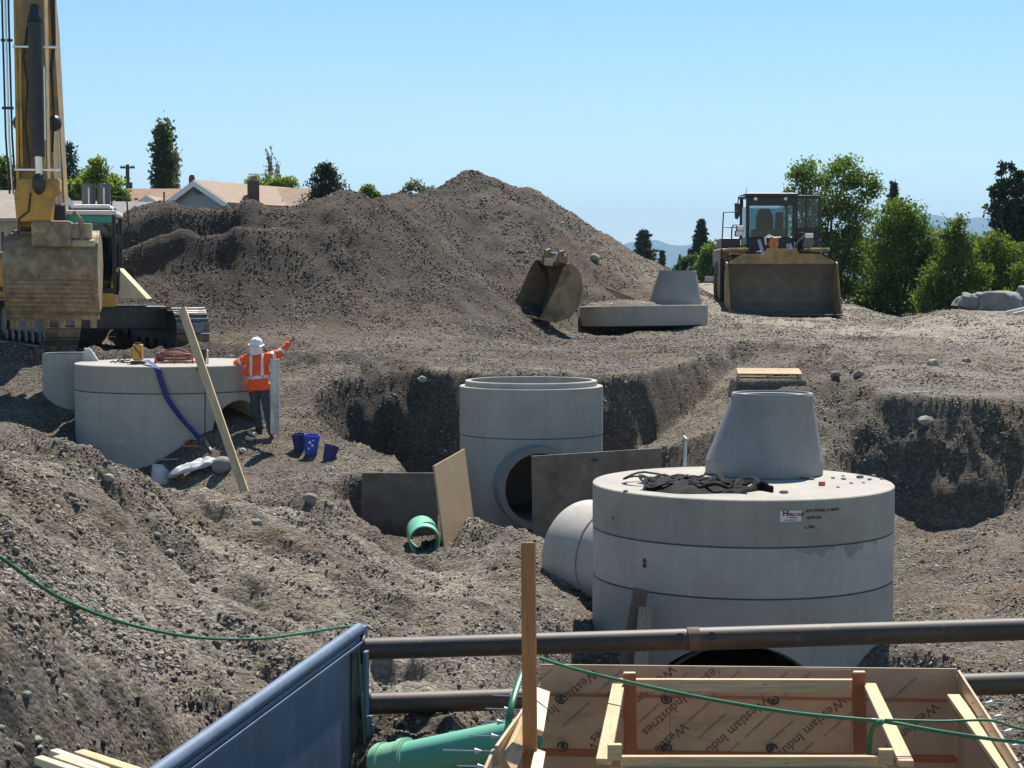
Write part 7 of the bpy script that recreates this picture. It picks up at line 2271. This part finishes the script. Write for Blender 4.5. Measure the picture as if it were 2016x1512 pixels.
# ---------------------------------------------------------------- gravel
def stone_shape(seed, sub=2):
    from mathutils import noise as mn
    vs, fs = ico_data(sub)
    rr = random.Random(seed)
    sx, sy, sz = rr.uniform(0.85, 1.25), rr.uniform(0.65, 0.95), rr.uniform(0.42, 0.68)
    out = []
    for v in vs:
        k = 1 + 0.30 * mn.noise(v * 1.1 + Vector((seed * 3.1, 0, 0))) + 0.12 * mn.noise(v * 2.7 + Vector((0, seed * 2.3, 0)))
        out.append((v.x * sx * k * 0.5, v.y * sy * k * 0.5, v.z * sz * k * 0.5))
    m = MB(); m.add(out, fs)
    o = m.build('stone_shape', MT['stone'], smooth=50)
    me = o.data
    bpy.data.objects.remove(o)
    return me
def clod_shape(seed):
    rr = random.Random(seed)
    vs, fs = ico_data(2)
    from mathutils import noise as mn
    out = []
    for v in vs:
        k = 1 + 0.45 * mn.noise(v * 1.6 + Vector((seed * 1.7, 0, 0))) + rr.uniform(-0.12, 0.12)
        out.append((v.x * k * 0.5, v.y * k * 0.45, v.z * k * 0.36))
    o = MB().add(out, fs).build('clod_shape', MT['clod'])
    me = o.data
    bpy.data.objects.remove(o)
    return me
shapes = [stone_shape(s) for s in range(8)] + [clod_shape(s) for s in range(6)]

N = 480000
g = np.random.default_rng(99)
tt = g.uniform(-0.335, 0.335, N)
yy = np.exp(g.uniform(math.log(8.5), math.log(68.0), N))
xx = tt * yy
# read height and slope back from the terrain grid
fi = (tt - tu[0]) / (tu[-1] - tu[0]) * (NU - 1)
fj = (np.log(yy) - lv[0]) / (lv[-1] - lv[0]) * (NV - 1)
i = fi.astype(int); j = fj.astype(int); a = fi - i; b = fj - j
def bil(A): return (A[j, i] * (1 - a) + A[j, i + 1] * a) * (1 - b) + (A[j + 1, i] * (1 - a) + A[j + 1, i + 1] * a) * b
zz = bil(gz)
e1 = np.stack([gx[j, i + 1] - gx[j, i], gy[j, i + 1] - gy[j, i], gz[j, i + 1] - gz[j, i]], 1)
e2 = np.stack([gx[j + 1, i] - gx[j, i], gy[j + 1, i] - gy[j, i], gz[j + 1, i] - gz[j, i]], 1)
nrm = np.cross(e1, e2); nrm /= np.linalg.norm(nrm, axis=1, keepdims=True)
# stones lie in patches and strings; few on the beaten track
patch = fbm(xx, yy, 1.4, 3, 200) + 0.6 * fbm(xx, yy, 0.35, 2, 210)
dryv = bil(dry); hmv = bil(hm)
keep = (g.uniform(0, 1, N) < np.clip(0.45 + patch * 1.7 - dryv * 0.3 - 0.05 * hmv, 0.06, 1)) & (nrm[:, 2] > 0.12)
# none inside the concrete or on covered ground
for (c, r_) in ((S1, R1), (S2, R2), (S3, R3), (S4, 0.5)):
    keep &= np.hypot(xx - c.x, yy - c.y) > r_ + 0.02
size = np.exp(g.normal(math.log(0.019), 0.52, N))
size = np.clip(size, 0.00105 * yy, 0.07) * (1 + 0.10 * hmv)
xx, yy, zz, size, nrm = xx[keep], yy[keep], zz[keep], size[keep], nrm[keep]
n = len(xx)
spin = g.uniform(0, 2 * np.pi, n)
hk, fine_ = hmv[keep], fbm(xx, yy, 1.8, 3, 230)
is_clod = g.uniform(0, 1, n) < np.clip(0.28 + 0.62 * hk * np.clip((3 - xx) / 7, 0.2, 1) + fine_ * 0.9, 0.08, 0.92)  # extra dark clods on the left heap add to its painted shade
kind = np.where(is_clod, g.integers(8, 14, n), g.integers(0, 8, n))
# the largest in view become stones of their own
v_img = HOR - FPX * (zz / yy); u_img = CX + FPX * xx / yy
px = np.where(kind < 8, size, 0) / yy
vis = (u_img > 5) & (u_img < 2010) & (v_img > 560) & (v_img < 1505)
rank = np.argsort(-np.where(vis, px, 0))[:280]
def basis(k):
    z = Vector(nrm[k]) + Vector((0, 0, 0.5)); z.normalize()
    x = Vector((math.cos(spin[k]), math.sin(spin[k]), 0)); x = (x - z * x.dot(z)).normalized()
    return Matrix((x, z.cross(x), z)).transposed()
for k in rank:
    o = bpy.data.objects.new('stone', shapes[kind[k]])
    COL.objects.link(o)
    mw = (basis(k) @ Matrix.Diagonal((size[k],) * 3)).to_4x4()
    mw.translation = (xx[k], yy[k], zz[k] + size[k] * 0.08)
    o.matrix_basis = mw
    on_dig = yy[k] < 41 and base_height(np.array([xx[k]]), np.array([yy[k]]))[1][0] < 0.5
    o.parent = dig if on_dig else (heap if heap_mask(np.array([xx[k]]), np.array([yy[k]]))[0] > 0.35 else ground)
rest = np.ones(n, bool); rest[rank] = False
# all others: points that carry the stone shapes
idx_ = np.nonzero(rest)[0]
me = bpy.data.meshes.new('gravel')
me.vertices.add(len(idx_))
me.vertices.foreach_set('co', np.stack([xx[idx_], yy[idx_], zz[idx_] + size[idx_] * 0.06], 1).astype(np.float32).ravel())
za = nrm[idx_] + np.array([0, 0, 0.5]); za /= np.linalg.norm(za, axis=1, keepdims=True)
tilt_x = np.arctan2(-za[:, 1], za[:, 2]); tilt_y = np.arcsin(np.clip(za[:, 0], -1, 1))
rot = np.stack([tilt_x, tilt_y, spin[idx_]], 1)
ra = me.attributes.new('rot', 'FLOAT_VECTOR', 'POINT'); ra.data.foreach_set('vector', rot.astype(np.float32).ravel())
sa = me.attributes.new('size', 'FLOAT', 'POINT'); sa.data.foreach_set('value', size[idx_].astype(np.float32))
ka = me.attributes.new('kind', 'INT', 'POINT'); ka.data.foreach_set('value', kind[idx_].astype(np.int32))
me.update()
gv = bpy.data.objects.new('gravel', me)
COL.objects.link(gv)
tag(gv, kind='stuff')
lib = bpy.data.collections.new('stone_library')
for k, s in enumerate(shapes):
    o = bpy.data.objects.new('stone_shape_%d' % k, s)
    lib.objects.link(o)
ng = bpy.data.node_groups.new('scatter_stones', 'GeometryNodeTree')
ng.interface.new_socket('Geometry', in_out='INPUT', socket_type='NodeSocketGeometry')
ng.interface.new_socket('Geometry', in_out='OUTPUT', socket_type='NodeSocketGeometry')
gi = ng.nodes.new('NodeGroupInput'); go = ng.nodes.new('NodeGroupOutput')
ci = ng.nodes.new('GeometryNodeCollectionInfo')
ci.inputs['Collection'].default_value = lib
ci.inputs['Separate Children'].default_value = True
ci.inputs['Reset Children'].default_value = True
ip_ = ng.nodes.new('GeometryNodeInstanceOnPoints')
ip_.inputs['Pick Instance'].default_value = True
def attr(nm, ty):
    x = ng.nodes.new('GeometryNodeInputNamedAttribute'); x.data_type = ty
    x.inputs['Name'].default_value = nm
    return [q for q in x.outputs if q.enabled and q.name == 'Attribute'][0]
ng.links.new(gi.outputs[0], ip_.inputs['Points'])
ng.links.new(ci.outputs[0], ip_.inputs['Instance'])
ng.links.new(attr('kind', 'INT'), ip_.inputs['Instance Index'])
er_ = ng.nodes.new('FunctionNodeEulerToRotation')
ng.links.new(attr('rot', 'FLOAT_VECTOR'), er_.inputs[0])
ng.links.new(er_.outputs[0], ip_.inputs['Rotation'])
ng.links.new(attr('size', 'FLOAT'), ip_.inputs['Scale'])
ng.links.new(ip_.outputs[0], go.inputs[0])
md = gv.modifiers.new('scatter', 'NODES')
md.node_group = ng
# ---------------------------------------------------------------- haze
m = MB().box((0, 6500, 237), (26000, 14600, 566))
hz = bpy.data.materials.new('haze_air')
hz.use_nodes = True
ht = hz.node_tree
ht.nodes.clear()
ho = ht.nodes.new('ShaderNodeOutputMaterial')
hv_ = ht.nodes.new('ShaderNodeVolumePrincipled')
hv_.inputs['Color'].default_value = (0.40, 0.68, 1.0, 1)
hv_.inputs['Density'].default_value = 0.0001
hv_.inputs['Anisotropy'].default_value = 0.0
ht.links.new(hv_.outputs[0], ho.inputs['Volume'])
tag(m.build('haze', hz), kind='stuff')
